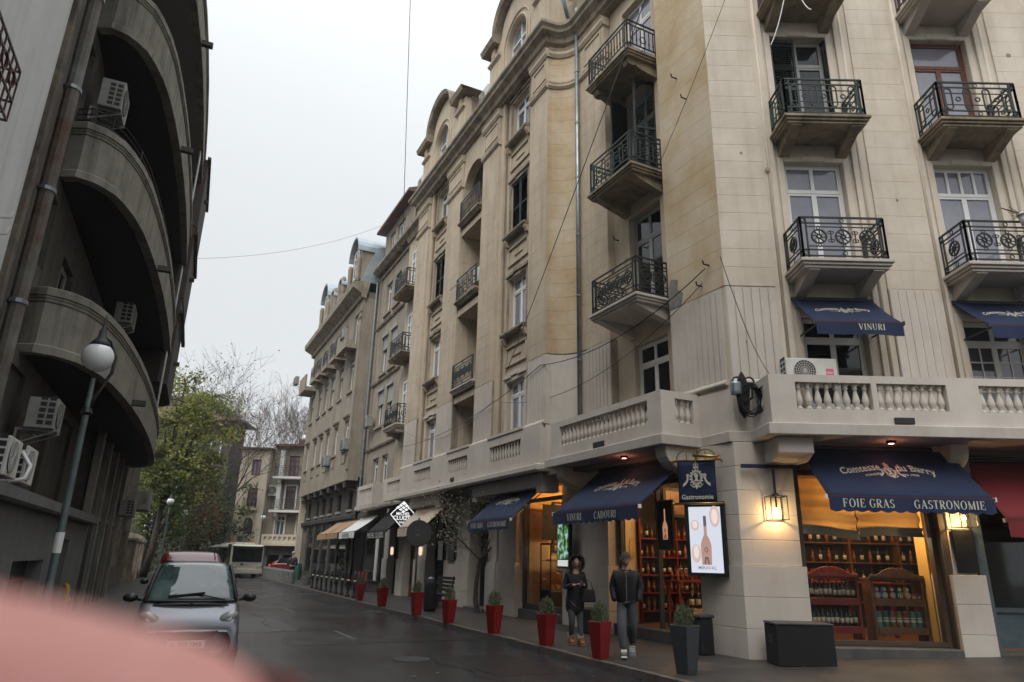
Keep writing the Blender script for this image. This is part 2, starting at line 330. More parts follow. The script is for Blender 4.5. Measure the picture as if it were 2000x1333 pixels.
# worn lane dashes, a patch, cracks
m = mat('worn_line_paint', (.16, .16, .155), .6, (.05, .053, .056), 9, lo=.4, hi=.55)
for s in (15.5, 22.7, 30, 37):
    g = MB().box(-s-1.9, -s, 4.04, 4.14, .002, .006); o = part('lane_dash', g, m, None, ST, -s, 4.1, 0); tag(o, kind='structure')
g = MB(); pts = [(-31+i*.5, 3.0+.25*sin(i*.7)+.1*sin(i*2.3)) for i in range(9)]
def crack(pts, w):
    g = MB()
    for a, b in zip(pts, pts[1:]):
        g.add([(a[0], a[1]-w, .003), (b[0], b[1]-w, .003), (b[0], b[1]+w, .003), (a[0], a[1]+w, .003)], [(0, 1, 2, 3)])
    return g
ck = mat('crack_tar', (.012, .012, .013), .25)
cr_ = tag(part('road_cracks', crack([(-18.5-.1*sin(i*2), 1.6+i*.45) for i in range(12)], .012), ck, None, ST), kind='structure')
part('crack', crack([(-14+i*.4, 4.4+.12*sin(i*1.9)+.04*i) for i in range(14)], .012), ck, cr_, ST)
part('crack', crack([(-30+i*.8, 2.9+.15*sin(i*1.3)) for i in range(20)], .02), ck, cr_, ST)
for i, (x0, x1, y0, y1, c) in enumerate(((-12.6, -10.2, 4.9, 6.3, .030), (-21, -17.5, 1.9, 3.3, .062), (-29.5, -26, 4.7, 5.9, .032), (-15.6, -14.8, 2.6, 6.8, .028), (-40, -33, 2.2, 4.2, .034))):
    g = MB(); g.add([(x0, y0, .002+.0004*i), (x1, y0+.06, .002+.0004*i), (x1-.05, y1, .002+.0004*i), (x0+.04, y1-.05, .002+.0004*i)], [(0, 1, 2, 3)]); part('asphalt_patch', g, mat('asphalt_patch_%d' % i, (c, c*1.05, c*1.12), .28, (c*.7, c*.73, c*.78), 2.5, .5, bscale=90), cr_, ST)
part('gully_grate', MB().box(-19.6, -19.1, 6.45, 6.8, .001, .007).box(-19.55, -19.15, 6.5, 6.75, .0071, .011), K['black'], cr_, ST, -19.3, 6.6, 0)
part('manhole_cover', MB().lathe([(.33, .001), (.33, .006), (.29, .008), (.28, .005), (.01, .006)], (-12.4, 4.3, 0), 20), K['dgrey'], cr_, ST, -12.4, 4.3, 0)
# ================= corner apartment building =================
BX, BY = 4.39, 13.15
bld = thing('apartment_building', 'large beige stone corner building with wrought iron balconies and a balustrade above its shops', 'building', RF, BX, BY, .12)
def P(name, mb, m, F=RF, x=0, y=0, z=0, **k): return part(name, mb, m, bld, F, x, y, z, **k)
ZT = 20.6
# --- back volumes (bodies of the walls) ---
g = MB(); g.plan([sp(10.1, 10.35), (4.9, 13.62), (22, 13.62), (22, 26), sp(32.4, 20), sp(32.4, 10.35)], 4.12, ZT); P('core', g, K['soffit'])
# --- right facade: bays ---
BC = [6.62, 9.95, 13.3, 16.65]; hw = .87
F1 = (7.55, 10.26); F2 = (10.92, 13.68); F3 = (14.3, 17.0); F0 = (4.6, 6.62)
for k, c in enumerate(BC):
    g = MB(); holes = [(c-.66, c+.66, z0, z1) for z0, z1 in (F0, F1, F2, F3)]
    wallpanel(g, c-hw, c+hw, 4.12, 17.7, 13.27, holes, .24)
    P('wall', g, K['stucco_pale'])
    g = MB()   # raised surrounds of the openings
    for z0, z1 in (F1, F2, F3, F0):
        for sx in (-1, 1): g.box(c+sx*.66, c+sx*.80, 13.235, 13.268, z0, z1+.12)
        g.box(c-.66, c+.66, 13.233, 13.268, z1+.0, z1+.12); g.box(c-.26, c+.26, 13.215, 13.2325, z1+.01, z1+.14)
    P('window_surround', g, K['stucco_pale'], bevel=.01)
for a, b in ((5.45, 5.75), (7.49, 7.8), (8.85, 9.08), (10.82, 11.13), (12.2, 12.43), (14.17, 14.5), (15.55, 15.78), (17.52, 17.8)):
    P('reveal_strip', MB().box(a, b, 13.20, 13.4, 4.12, 17.7), K['stucco_pale'])
    P('roll_moulding', MB().lathe([(.035, 4.2), (.035, 17.6)], ((a+b)/2, 13.20, 0), 8), K['stucco_pale'], smooth=True)
# pilasters made of courses
CH = .425; Z0 = 7.22; NC = 24
def courses(poly, mats, F, n0=0, n1=NC, zb=Z0, nm='stone_course', mi=None, jo=.006):
    """backing plus one block per course"""
    cx = sum(p[0] for p in poly)/len(poly); cy = sum(p[1] for p in poly)/len(poly)
    g = MB(); sc = [(p[0]+(cx-p[0])*.02, p[1]+(cy-p[1])*.03) for p in poly]; g.plan(sc, zb-3.05, zb+NC*CH+.3); P('pilaster_core', g, mats[0] if isinstance(mats, list) else mats, F)
    g = MB(); g.plan([(p[0]-cx, p[1]-cy) for p in poly], 0, CH-jo)
    me = g.mesh(nm, mats)
    if mi:
        for p_ in me.polygons: p_.material_index = mi(p_)
    for i in range(n0, n1): inst(nm, me, bld, F, cx, cy, zb+i*CH)
# corner pilaster: shape in plan shared by both facades
cn = (BX, BY)
cpoly = [sp(11.62, 9.75), cn, (5.45, 13.15), (5.45, 13.5), sp(11.62, 10.2)]
def cmi(p): return 1 if p.normal.x < -.5 else 0
courses(cpoly, [K['stucco_pale'], K['stucco_yel']], RF, mi=cmi)
for a, b in ((7.8, 8.85), (11.13, 12.2), (14.5, 15.55)):
    courses([(a, 13.15), (b, 13.15), (b, 13.45), (a, 13.45)], K['stucco_pale'], RF)
# fluted lower zone z 5.2..7.2: one strip per board
def flutes(F, x0, x1, y, z0=5.22, z1=7.18, pitch=.165, m='paint', th=.28):
    n = max(1, round((x1-x0)/pitch)); w = (x1-x0)/n
    P('groove_shade_backing', MB().box(x0+.004, x1-.004, y+.028, y+th, z0, z1+.02), K['trim'], F)  # darker trim behind the boards paints shade into the grooves
    me = MB().box(-w/2+.017, w/2-.017, -.012, .03, 0, z1-z0).mesh('fluting_board', K[m])
    for i in range(n): inst('fluting_board', me, bld, F, x0+w*(i+.5), y, z0)
def base_mould(F, x0, x1, y, z=5.1):
    P('base_moulding', MB().xsec([(y+.1, z), (y-.07, z), (y-.09, z+.03), (y-.08, z+.07), (y-.03, z+.11), (y+.1, z+.13)], x0, x1), K['paint'], F)
flutes(RF, BX+.01, 5.45, 13.15); base_mould(RF, BX-.02, 5.45, 13.15)
flutes(RF, 7.8, 8.85, 13.15); base_mould(RF, 7.8, 8.85, 13.15)
flutes(RF, 11.13, 12.2, 13.15)
P('lower_pilaster_core', MB().plan([(p[0]+(4.9-p[0])*.02, p[1]+(13.4-p[1])*.05) for p in cpoly], 3.93, 7.2), K['paint'])
flutes(ST, -11.6, -9.96, 9.75); base_mould(ST, -11.6, -9.95, 9.75)
# patch of bare cement and rust hooks
P('cement_patch', MB().face_xz([(-11.6, 7.2), (-11.2, 7.22), (-11.12, 7.5), (-11.3, 7.62), (-11.28, 7.85), (-11.5, 7.95), (-11.62, 7.7)], 9.737, 9.76), mat('bare_cement', (.25, .24, .225), .95, (.17, .165, .15), 6, .6), ST)
# --- street section beside the corner: window bay, pilaster, concave link ---
WS = -12.65
g = MB(); holes = [(WS-.65, WS+.65, z0, z1) for z0, z1 in ((4.6, 6.85), (7.55, 10.35), (10.92, 13.9), (14.3, 17.1))]
wallpanel(g, -14.0, -11.6, 4.12, 17.7, 9.98, holes, .25); P('wall', g, K['stucco'], ST)
P('wall', MB().box(-13.999, -11.62, 9.96, 9.979, 4.12, 5.0), K['paint'], ST)
g = MB()
for z1 in (10.35, 13.9, 17.1):
    z0 = z1-2.7
    for sx in (-1, 1): g.box(WS+sx*.65, WS+sx*.8, 9.94, 9.975, z0, z1+.12)
    g.box(WS-.65, WS+.65, 9.938, 9.975, z1, z1+.12)
P('window_surround', g, K['stucco'], ST, bevel=.01)
courses([(-15.15, 9.75), (-14.0, 9.75), (-14.0, 10.1), (-15.15, 10.1)], K['stucco'], ST)
flutes(ST, -15.15, -14.0, 9.75); base_mould(ST, -15.15, -14.0, 9.75)
# concave link
def concave(k, r0=0.0):
    pts = []
    for i in range(9):
        a = pi/2*i/8; pts.append((-16.0+.85*(1-cos(a))+0*k, 8.95+.8*sin(a)))
    return pts
cpts = concave(1)
for i in range(NC):
    pass
me = MB().plan([(x+16, y-8.95) for x, y in cpts]+[(.85, 1.2), (0, 1.2)], 0, CH-.006).mesh('stone_course', K['stucco_yel'])
P('link_core', MB().plan([(x-.01, y+.02) for x, y in cpts]+[(-15.15, 10.2), (-16.0, 10.2)], 3.93, 17.8), K['trim'], ST)
for i in range(NC): inst('stone_course', me, bld, ST, -16.0, 8.95, Z0+i*CH)
me = MB().box(-.006, .006, -.01, .03, 0, 1.95).mesh('fluting_board', K['paint'])
P('link_panel', MB().plan([(x+.004, y-.004) for x, y in cpts]+[(-15.15, 10.1), (-16.0, 10.1)], 4.15, 7.18), K['paint'], ST)
wv = MB().box(-.075, .075, -.012, .02, 0, 1.96).mesh('fluting_board', K['paint'])
for i in range(7):
    a = pi/2*(i+.5)/7; x, y = -16.0+.85*(1-cos(a)), 8.95+.8*sin(a); ang = math.atan2(.8*cos(a), .85*sin(a))
    inst('fluting_board', wv, bld, ST, x, y, 5.22, Matrix.Rotation(ang, 4, 'Z'))
def mould_along(pts, prof, F, m, name='moulding'):
    """profile (out, z) swept along plan points; outward is to the right of travel = towards -y when travelling +x"""
    g = MB(); n = len(prof); vs = []
    for i, p in enumerate(pts):
        a = Vector(pts[max(i-1, 0)]); b = Vector(pts[min(i+1, len(pts)-1)]); p = Vector(p)
        if 0 < i < len(pts)-1:
            d1 = (p-a).normalized(); d2 = (b-p).normalized(); n1 = Vector((d1.y, -d1.x)); n2 = Vector((d2.y, -d2.x)); nn = (n1+n2); nn = nn/max(.3, nn.length_squared)*2 if nn.length > .1 else n1
        else:
            d = (b-a).normalized(); nn = Vector((d.y, -d.x))
        for o, z in prof: vs.append((p.x+nn.x*o, p.y+nn.y*o, z))
    fs = []
    for i in range(len(pts)-1):
        for j in range(n): fs.append((i*n+j, (i+1)*n+j, (i+1)*n+(j+1)%n, i*n+(j+1)%n))
    fs += [tuple(range(n)), tuple(range((len(pts)-1)*n, len(pts)*n))[::-1]]
    g.add(vs, [f[::-1] for f in fs]); return part(name, g, K[m], bld, F)
# --- pavilion (s 16..28.6, plane n 8.95) ---
NP = 8.95
def pil(s0, s1, flu=True, mt='stucco'):
    courses([(-s1, NP), (-s0, NP), (-s0, NP+.5), (-s1, NP+.5)], K[mt], ST)
    flutes(ST, -s1, -s0, NP); base_mould(ST, -s1-.03, -s0+.03, NP, 5.22)
for a, b in ((16.0, 17.05), (19.55, 20.95), (23.0, 24.6), (27.0, 28.55)): pil(a, b)
for a, b in ((17.05, 17.3), (19.3, 19.55), (24.6, 24.85), (26.75, 27.0)):
    P('reveal_strip', MB().box(-b, -a, NP+.08, NP+.6, 4.12, 17.7), K['stucco'], ST)
    P('reveal_strip', MB().box(-b if a in (17.05, 24.6) else -a-.0, (-b if a in (17.05, 24.6) else -a)+.0001+.1*(1 if a in (17.05, 24.6) else -1), NP+.16, NP+.6, 4.12, 17.7), K['stucco'], ST)
PW = [(5.2, 7.0), (8.62, 10.5), (12.1, 14.1), (15.75, 17.4)]
for c, a, b in ((18.3, 17.3, 19.3), (25.8, 24.85, 26.75)):
    g = MB(); holes = [(-c-.62, -c+.62, z0, z1) for z0, z1 in PW]; wallpanel(g, -b, -a, 4.12, 17.7, 9.2, holes, .26); P('wall', g, K['stucco'], ST)
    P('wall', MB().box(-b+.001, -a-.001, 9.18, 9.199, 4.12, 5.19), K['paint'], ST)
    for j, (z0, z1) in enumerate(PW):
        if j: # sill and carved panel below
            P('window_sill', MB().xsec([(9.2, z0-.14), (9.0, z0-.14), (8.95, z0-.08), (8.95, z0-.02), (9.2, z0+.01)], -c-.8, -c+.8), K['trim'], ST)
            for sx in (-1, 1): P('sill_console', MB().xsec([(9.2, z0-.4), (9.08, z0-.36), (9.0, z0-.2), (9.0, z0-.141), (9.2, z0-.141)], -c+sx*.72-.07, -c+sx*.72+.07), K['stucco'], ST)
            g = MB(); zz0, zz1 = z0-1.12, z0-.45
            for q in ((-c-.72, -c+.72, zz0, zz0+.07), (-c-.72, -c+.72, zz1-.07, zz1), (-c-.72, -c-.65, zz0+.07, zz1-.07), (-c+.65, -c+.72, zz0+.07, zz1-.07)): g.box(q[0], q[1], 9.14, 9.2, q[2], q[3])
            g.box(-c-.3, -c+.3, 9.165, 9.2, (zz0+zz1)/2-.05, (zz0+zz1)/2+.05)
            P('carved_panel', g, K['stucco'], ST, bevel=.015)
        g = MB()
        for sx in (-1, 1): g.box(-c+sx*.62, -c+sx*.74, 9.16, 9.2, z0, z1+.1)
        g.box(-c-.62, -c+.62, 9.158, 9.2, z1, z1+.1); g.box(-c-.78, -c-.25, 9.1, 9.2, z1+.101, z1+.2); g.box(-c+.25, -c+.78, 9.1, 9.2, z1+.101, z1+.2); g.box(-c-.25, -c+.25, 9.12, 9.2, z1+.15, z1+.28)
        P('window_surround', g, K['trim' if j else 'paint'], ST)
# loggia between pilasters B and C
g = MB(); g.box(-23.0, -20.95, 10.0, 10.3, 4.12, 17.7)
for z in (7.3, 10.7, 14.1): g.box(-23.0, -20.95, 9.0, 10.0, z-.25, z)
P('loggia_wall', g, K['stucco'], ST)
P('loggia_side', MB().box(-20.97, -20.9, 9.4, 10.0, 4.12, 17.7).box(-23.05, -22.98, 9.4, 10.0, 4.12, 17.7), K['stucco'], ST)
g = MB(); ar = [(-23.0, 17.75), (-23.0, 15.6)]; 
for i in range(13):
    a = pi-pi*i/12; ar.append((-21.975+1.0*cos(a), 15.7+1.02*sin(a)))
ar += [(-20.95, 15.6), (-20.95, 17.75)]; g.face_xz(ar, NP+.06, NP+.4); P('arch', g, K['stucco'], ST)
# capitals and entablature
def capital(F, x0, x1, y, z=16.05, sides=.03, m='stucco'):
    g = MB(); g.xsec([(y+.2, z), (y-.03, z), (y-.09, z+.07), (y-.09, z+.12), (y-.04, z+.16), (y-.07, z+.22), (y-.07, z+.27), (y+.2, z+.3)], x0-.05, x1+.05)
    P('capital', g, K[m], F); g = MB(); g.xsec([(y+.2, z+1.2), (y-.04, z+1.2), (y-.1, z+1.3), (y-.1, z+1.4), (y-.15, z+1.48), (y+.2, z+1.5)], x0-.06, x1+.06)
    P('architrave', g, K[m], F)
    w = x1-x0; g = MB()
    for q in ((x0+.1, x1-.1, z+.42, z+.48), (x0+.1, x1-.1, z+1.04, z+1.1), (x0+.1, x0+.16, z+.48, z+1.04), (x1-.16, x1-.1, z+.48, z+1.04)): g.box(q[0], q[1], y-.035, y, q[2], q[3])
    P('frieze_panel', g, K[m], F)
for a, b in ((16.0, 17.05), (19.55, 20.95), (23.0, 24.6), (27.0, 28.55)): capital(ST, -b, -a, NP)
capital(ST, -15.15, -14.0, 9.75); capital(ST, -11.6, -10.0, 9.75, 16.6)
cl = [(-32.2, 9.65), (-30.2, 9.65), (-28.75, 8.93)]
cornice = [(-0.02, 17.7), (.12, 17.75), (.16, 17.9), (.34, 18.02), (.36, 18.12), (.44, 18.2), (.44, 18.3), (-.02, 18.42)]
path = [(-28.6, 10.4), (-28.6, 8.93), (-16.0, 8.93)]+concave(1)[1:]+[(-11.62, 9.73)]
mould_along(path, cornice, ST, 'trim', 'cornice')
P('cornice_soffit', MB().plan(path+[(-11.62, 10.5), (-28.6, 10.5)], 17.66, 17.95), K['trim'], ST)
lpath = concave(1); 
for z in (16.05,):
    mould_along(lpath, [(-.02, z), (.03, z), (.09, z+.07), (.09, z+.12), (.04, z+.16), (.07, z+.22), (.07, z+.27), (-.02, z+.3)], ST, 'stucco', 'capital')
    mould_along(lpath, [(-.02, z+1.2), (.04, z+1.2), (.1, z+1.3), (.1, z+1.4), (.15, z+1.48), (-.02, z+1.5)], ST, 'stucco', 'capital')
P('corner_wall_top', MB().plan([sp(11.62, 9.79), (BX+.02, BY+.03), (19, 13.18), (19, 14), sp(11.62, 10.6)], 17.4, 21.5), K['stucco_pale'])
P('attic_wall', MB().box(-28.5, -12, 9.75, 10.6, 18.3, 19.6), K['trim'], ST)
# narrow end section with three small balconies (s 28.6..32.3)
P('wall', MB().box(-32.3, -28.56, 9.72, 10.4, 3.93, 18.1), K['stucco'], ST)
P('pilaster', MB().box(-30.1, -28.7, 9.66, 9.72, 3.93, 17.6), K['stucco'], ST)
mould_along([(-32.3, 9.7), (-28.65, 9.7)], [(-.02, 17.6), (.1, 17.65), (.2, 17.9), (.4, 18.02), (.42, 18.2), (-.02, 18.3)], ST, 'trim', 'cornice')
for z in (7.5, 10.95, 14.4): window(bld, ST, -30.9, 9.64, z, 1.0, 2.3, 'tdouble', 'pvc', 'pane')
# dormers
def dormer(c, hwid, m='stucco'):
    g = MB(); y0, y1 = NP+.03, 12.5; zb, ze = 18.3, 20.75
    hole = (-c-.75, -c+.75)
    arch = [(-c-hwid, zb), (-c-hwid, ze), (-c-1.35, ze+.12)]
    top = []
    for i in range(15):
        a = pi-pi*i/14; top.append((-c+1.35*cos(a), ze+.12+1.15*sin(a)))
    front = [(-c-hwid, zb), (-c-hwid, ze)]+top+[(-c+hwid, ze), (-c+hwid, zb), (-c+.75, zb)]
    win = [(-c+.75, 19.9)]+[(-c+.75*cos(pi*i/10), 19.9+.75*sin(pi*i/10)) for i in range(11)]+[(-c-.75, 19.0), (-c+.75, 19.0)]
    # front wall as ring strips: outer profile joined to arched opening
    n = 24; out = []; inn = []
    for i in range(n+1):
        a = pi-pi*i/n
        inn.append((-c+.75*cos(a), 19.9+.75*sin(a)))
        # ray to the outer outline
        dx, dz = cos(a), sin(a); t1 = hwid/abs(dx) if abs(dx) > 1e-3 else 99
        x = dx*t1; z = 19.9+dz*t1
        cands = [t1]
        if dz > 0: 
            # flat eave part, then arch circle (approx ellipse)
            t2 = (ze-19.9)/dz; 
            if abs(dx*t2) >= 1.35: cands.append(t2)
            else:
                lo_, hi_ = 0, 6
                for _ in range(30):
                    mid = (lo_+hi_)/2; X_, Z_ = dx*mid, 19.9+dz*mid
                    if Z_ < ze+.12 or (X_/1.35)**2+((Z_-ze-.12)/1.15)**2 < 1: lo_ = mid
                    else: hi_ = mid
                cands = [lo_]
        t_ = min(cands); out.append((-c+dx*t_, 19.9+dz*t_))
    vs = []; fs = []
    for (a, b) in zip(out, inn): vs += [(a[0], y0, a[1]), (b[0], y0, b[1]), (b[0], y0+.3, b[1]), (a[0], y1, a[1])]
    for i in range(n):
        k = i*4; fs += [(k, k+1, k+5, k+4)[::-1], (k+1, k+2, k+6, k+5)[::-1]]
        fs.append((k, k+4, k+7, k+3)[::-1])
    g.add(vs, fs)
    g.box(-c-hwid, -c-.75, y0, y0+.3, zb, 19.9); g.box(-c+.75, -c+hwid, y0, y0+.3, zb, 19.9); g.box(-c-.75, -c+.75, y0, y0+.3, zb, 19.0)
    g.box(-c-hwid, -c-hwid+.2, y0+.3, y1, zb, ze); g.box(-c+hwid-.2, -c+hwid, y0+.3, y1, zb, ze)
    P('dormer', g, K[m], ST)
    g = MB(); pr_ = [(-c-hwid-.25, ze), (-c-1.5, ze+.02)]+[(-c+1.5*cos(pi-pi*i/14), ze+.1+1.28*sin(pi-pi*i/14)) for i in range(1, 14)]+[(-c+1.5, ze+.02), (-c+hwid+.25, ze)]
    pr2 = [(x, z+.2) for x, z in pr_]
    for i in range(len(pr_)-1):
        a, b, c_, d = pr_[i], pr_[i+1], pr2[i+1], pr2[i]
        g.add([(a[0], y0-.28, a[1]), (b[0], y0-.28, b[1]), (c_[0], y0-.36, c_[1]), (d[0], y0-.36, d[1]), (a[0], y1, a[1]), (b[0], y1, b[1]), (c_[0], y1, c_[1]), (d[0], y1, d[1])],
              [(0,1,2,3)[::1], (1,0,4,5)[::1], (3,2,6,7)[::1]])
    P('dormer_cornice', g, K['trim'], ST)
    g = MB()
    for r_ in (.82, 1.05):
        pts = [(-c+r_*cos(pi-pi*i/14), y0-.02, 19.9+r_*sin(pi-pi*i/14)) for i in range(15)]
        g.tube([(pts[0][0], y0-.02, 19.0)]+pts+[(pts[-1][0], y0-.02, 19.0)], .035, 5)
    for sx in (-1, 1): g.box(-c+sx*(hwid-.45)-.25, -c+sx*(hwid-.45)+.25, y0-.03, y0, 18.7, 20.0); g.xsec([(y0, 20.1), (y0-.12, 20.16), (y0-.12, 20.24), (y0, 20.3)], -c+sx*(hwid-.5)-.5, -c+sx*(hwid-.5)+.5); g.box(-c+sx*(hwid-.45)-.14, -c+sx*(hwid-.45)+.14, y0-.1, y0, 20.35, 20.7)
    P('dormer_moulding', g, K[m], ST)
    # arched window
    g = MB(); a_ = [(-c+.75*cos(pi-pi*i/12), y0+.22, 19.9+.75*sin(pi-pi*i/12)) for i in range(13)]
    g.tube([(-c-.72, y0+.22, 19.03)]+a_+[(-c+.72, y0+.22, 19.03), (-c-.72, y0+.22, 19.03)], .045, 4); g.bar((-c, y0+.22, 19), (-c, y0+.22, 20.6), .07); g.bar((-c-.72, y0+.22, 19.95), (-c+.72, y0+.22, 19.95), .07)
    wd = P('window', g, K['pvc'], ST)
    part('pane', MB().face_xz([(-c-.72, 19.0)]+[(a[0], a[2]) for a in a_]+[(-c+.72, 19.0)], y0+.24, y0+.25), K['panel'], wd, ST)
dormer(18.35, 2.35); dormer(25.85, 2.65)
P('dormer_roof', MB().box(-28.3, -16.1, 10.2, 14, 18.3, 20.9), K['roofr'], ST)
# roof parapet pieces between
# --- balustrade level ---
bal_prof = [(.055, 0), (.055, .035), (.035, .05), (.035, .065), (.062, .12), (.068, .17), (.055, .23), (.035, .31), (.03, .36), (.045, .375), (.045, .4), (.03, .41), (.055, .43), (.055, .47)]
balme = MB().lathe(bal_prof, (0, 0, 0), 10).mesh('baluster', K['paint'], True)
balme_s = MB().lathe([(.05, 0), (.03, .06), (.06, .16), (.03, .34), (.05, .44)], (0, 0, 0), 8).mesh('baluster', K['paint'], True)
def parapet(F, x0, x1, y, z0, z1, openings, th=.2, mt='paint', pitch=.168, bh=None, cap=True):
    """parapet wall with baluster openings"""
    g = MB()
    wallpanel(g, x0, x1, z0, z1, y, openings, th); back = MB(); wallpanel(back, x0, x1, z0, z1, y+th, openings, 0)
    g.add(back.v, [f[::-1] for f in back.f]); g.add([(x0, y, z1), (x1, y, z1), (x1, y+th, z1), (x0, y+th, z1)], [(0, 1, 2, 3)])
    g.add([(x0, y, z0), (x1, y, z0), (x1, y+th, z0), (x0, y+th, z0)], [(3, 2, 1, 0)])
    g.add([(x0, y, z0), (x0, y, z1), (x0, y+th, z1), (x0, y+th, z0)], [(0, 1, 2, 3)]); g.add([(x1, y, z0), (x1, y, z1), (x1, y+th, z1), (x1, y+th, z0)], [(3, 2, 1, 0)])
    P('parapet', g, K[mt], F)
    for h in openings:
        n = max(1, round((h[1]-h[0])/pitch)); hh = h[3]-h[2]; rs = []
        for i in range(n):
            x = h[0]+(h[1]-h[0])*(i+.5)/n
            inst('baluster', balme if th > .15 else balme_s, bld, F, x, y+th/2, h[2], Matrix.Scale(hh/(.47 if th > .15 else .44), 4, (0, 0, 1)))
ZB = 3.93
# corner-facade bay (Y 12.15)
BYF = 12.17
parapet(RF, 4.74, 19, BYF, 4.14, 5.06, [(5.22, 6.62, 4.42, 4.92), (6.72, 8.0, 4.42, 4.92), (8.6, 10.9, 4.42, 4.92), (11.6, 14.4, 4.42, 4.92)])
parapet(Fr(pi/2), 12.37, 13.12, -4.94, 4.14, 5.06, [(12.5, 12.95, 4.42, 4.92)], th=.198)
# street bay (n 8.7)
parapet(ST, -15.3, -10.8, 8.72, 4.14, 5.06, [(-14.85, -11.25, 4.42, 4.92)])
# its side wall, facing the corner
F90 = Fr(A1)   # x = n axis: facade whose outward normal looks along -U
sideF = Fr(A1)
parapet(sideF, 8.92, 9.78, 10.8, 4.14, 5.06, [(9.08, 9.56, 4.42, 4.92)], th=.198)
# plan outline of the slab edge
ed = [sp(15.45, 8.62), sp(10.7, 8.62), sp(10.7, 9.62), (4.22, 13.02), (4.64, 13.02), (4.64, 12.09), (19, 12.09), (19, 13.7), (5.2, 13.7), sp(15.45, 10.2)]
P('balcony_slab', MB().plan(ed, ZB, 4.14), K['whitepaint'], bevel=.012)
P('parapet_link', MB().plan([sp(10.8, 9.7), (BX-.02, BY-.02), (4.76, 13.13), (4.76, 13.4), sp(10.8, 10.1)], 4.141, 5.02), K['paint'])
# pavilion parapet
parapet(ST, -28.2, -16.05, 8.8, 4.14, 5.22, [(-19.25, -17.15, 4.5, 4.96), (-22.75, -21.0, 4.5, 4.96), (-26.45, -24.55, 4.5, 4.96)], th=.14, pitch=.19)
P('parapet_cap', MB().box(-19.4, -17.0, 8.77, 9.0, 5.221, 5.3).box(-22.9, -20.9, 8.77, 9.0, 5.221, 5.3).box(-26.6, -24.4, 8.77, 9.0, 5.221, 5.3), K['paint'], ST)
P('parapet_backing', MB().box(-28.2, -16.06, 8.97, 9.3, 3.93, 5.2), K['trim'], ST)
P('parapet_link', MB().plan([(x+.02, y-.13) for x, y in concave(1)]+[(-15.1, 10.1), (-16.05, 10.1), (-16.05, 8.8)], 3.99, 5.1), K['paint'], ST)
mould_along([(-28.35, 9.6), (-28.35, 8.79), (-16.05, 8.79)]+[(x+.05, y-.14) for x, y in concave(1)[2:]], [(-.02, ZB), (.1, ZB), (.13, ZB+.05), (.13, ZB+.17), (.03, ZB+.2), (-.02, ZB+.22)], ST, 'paint', 'band_course')
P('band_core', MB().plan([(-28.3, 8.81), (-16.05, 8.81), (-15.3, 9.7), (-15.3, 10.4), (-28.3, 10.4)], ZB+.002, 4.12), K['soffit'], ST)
g = MB(); g.box(-30.2, -28.35, 9.2, 10.2, 3.93, 4.12); P('balcony_slab', g, K['paint'], ST)
parapet(ST, -32.2, -28.6, 9.25, 4.13, 5.15, [(-31.6, -29.6, 4.5, 4.96)], th=.14, pitch=.19)
# consoles under the balcony edge
def console(F, x, y0, y1, z=ZB, h=.42, w=.28, m='paint'):
    g = MB(); pr_ = [(y1, z-.001), (y0, z-.001), (y0, z-.12)]
    for i in range(1, 7):
        a = pi/2*i/6; pr_.append((y0+(y1-y0)*.55*(1-cos(a)), z-.12-(h-.12)*sin(a)))
    pr_ += [(y1, z-h)]; g.xsec(pr_, x-w/2, x+w/2); return P('console', g, K[m], F, bevel=.012)
console(ST, -10.98, 8.8, 9.9, w=.34, h=.5); console(ST, -15.0, 8.8, 9.9, w=.34, h=.5)
P('console', MB().xsec([(13.3, ZB-.001), (12.3, ZB-.001), (12.3, ZB-.3), (12.6, ZB-.42), (13.3, ZB-.42)], 4.85, 5.5), K['paint'], RF, bevel=.015)
console(RF, 8.4, 12.7, 13.3, w=.34); console(RF, 11.7, 12.3, 13.3, w=.34)
# lintel beams and inner soffit above the street shops
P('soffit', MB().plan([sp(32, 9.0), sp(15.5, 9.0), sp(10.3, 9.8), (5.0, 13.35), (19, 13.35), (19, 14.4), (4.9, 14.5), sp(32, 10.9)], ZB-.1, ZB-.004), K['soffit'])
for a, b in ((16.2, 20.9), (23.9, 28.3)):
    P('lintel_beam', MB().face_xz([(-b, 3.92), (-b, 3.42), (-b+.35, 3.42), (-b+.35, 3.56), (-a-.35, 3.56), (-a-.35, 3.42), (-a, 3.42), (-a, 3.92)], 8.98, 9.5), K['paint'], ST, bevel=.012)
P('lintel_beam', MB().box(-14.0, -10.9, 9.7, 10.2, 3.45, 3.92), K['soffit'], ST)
P('lintel_beam', MB().box(5.4, 8.1, 13.2, 13.5, 3.45, 3.92), K['soffit'])
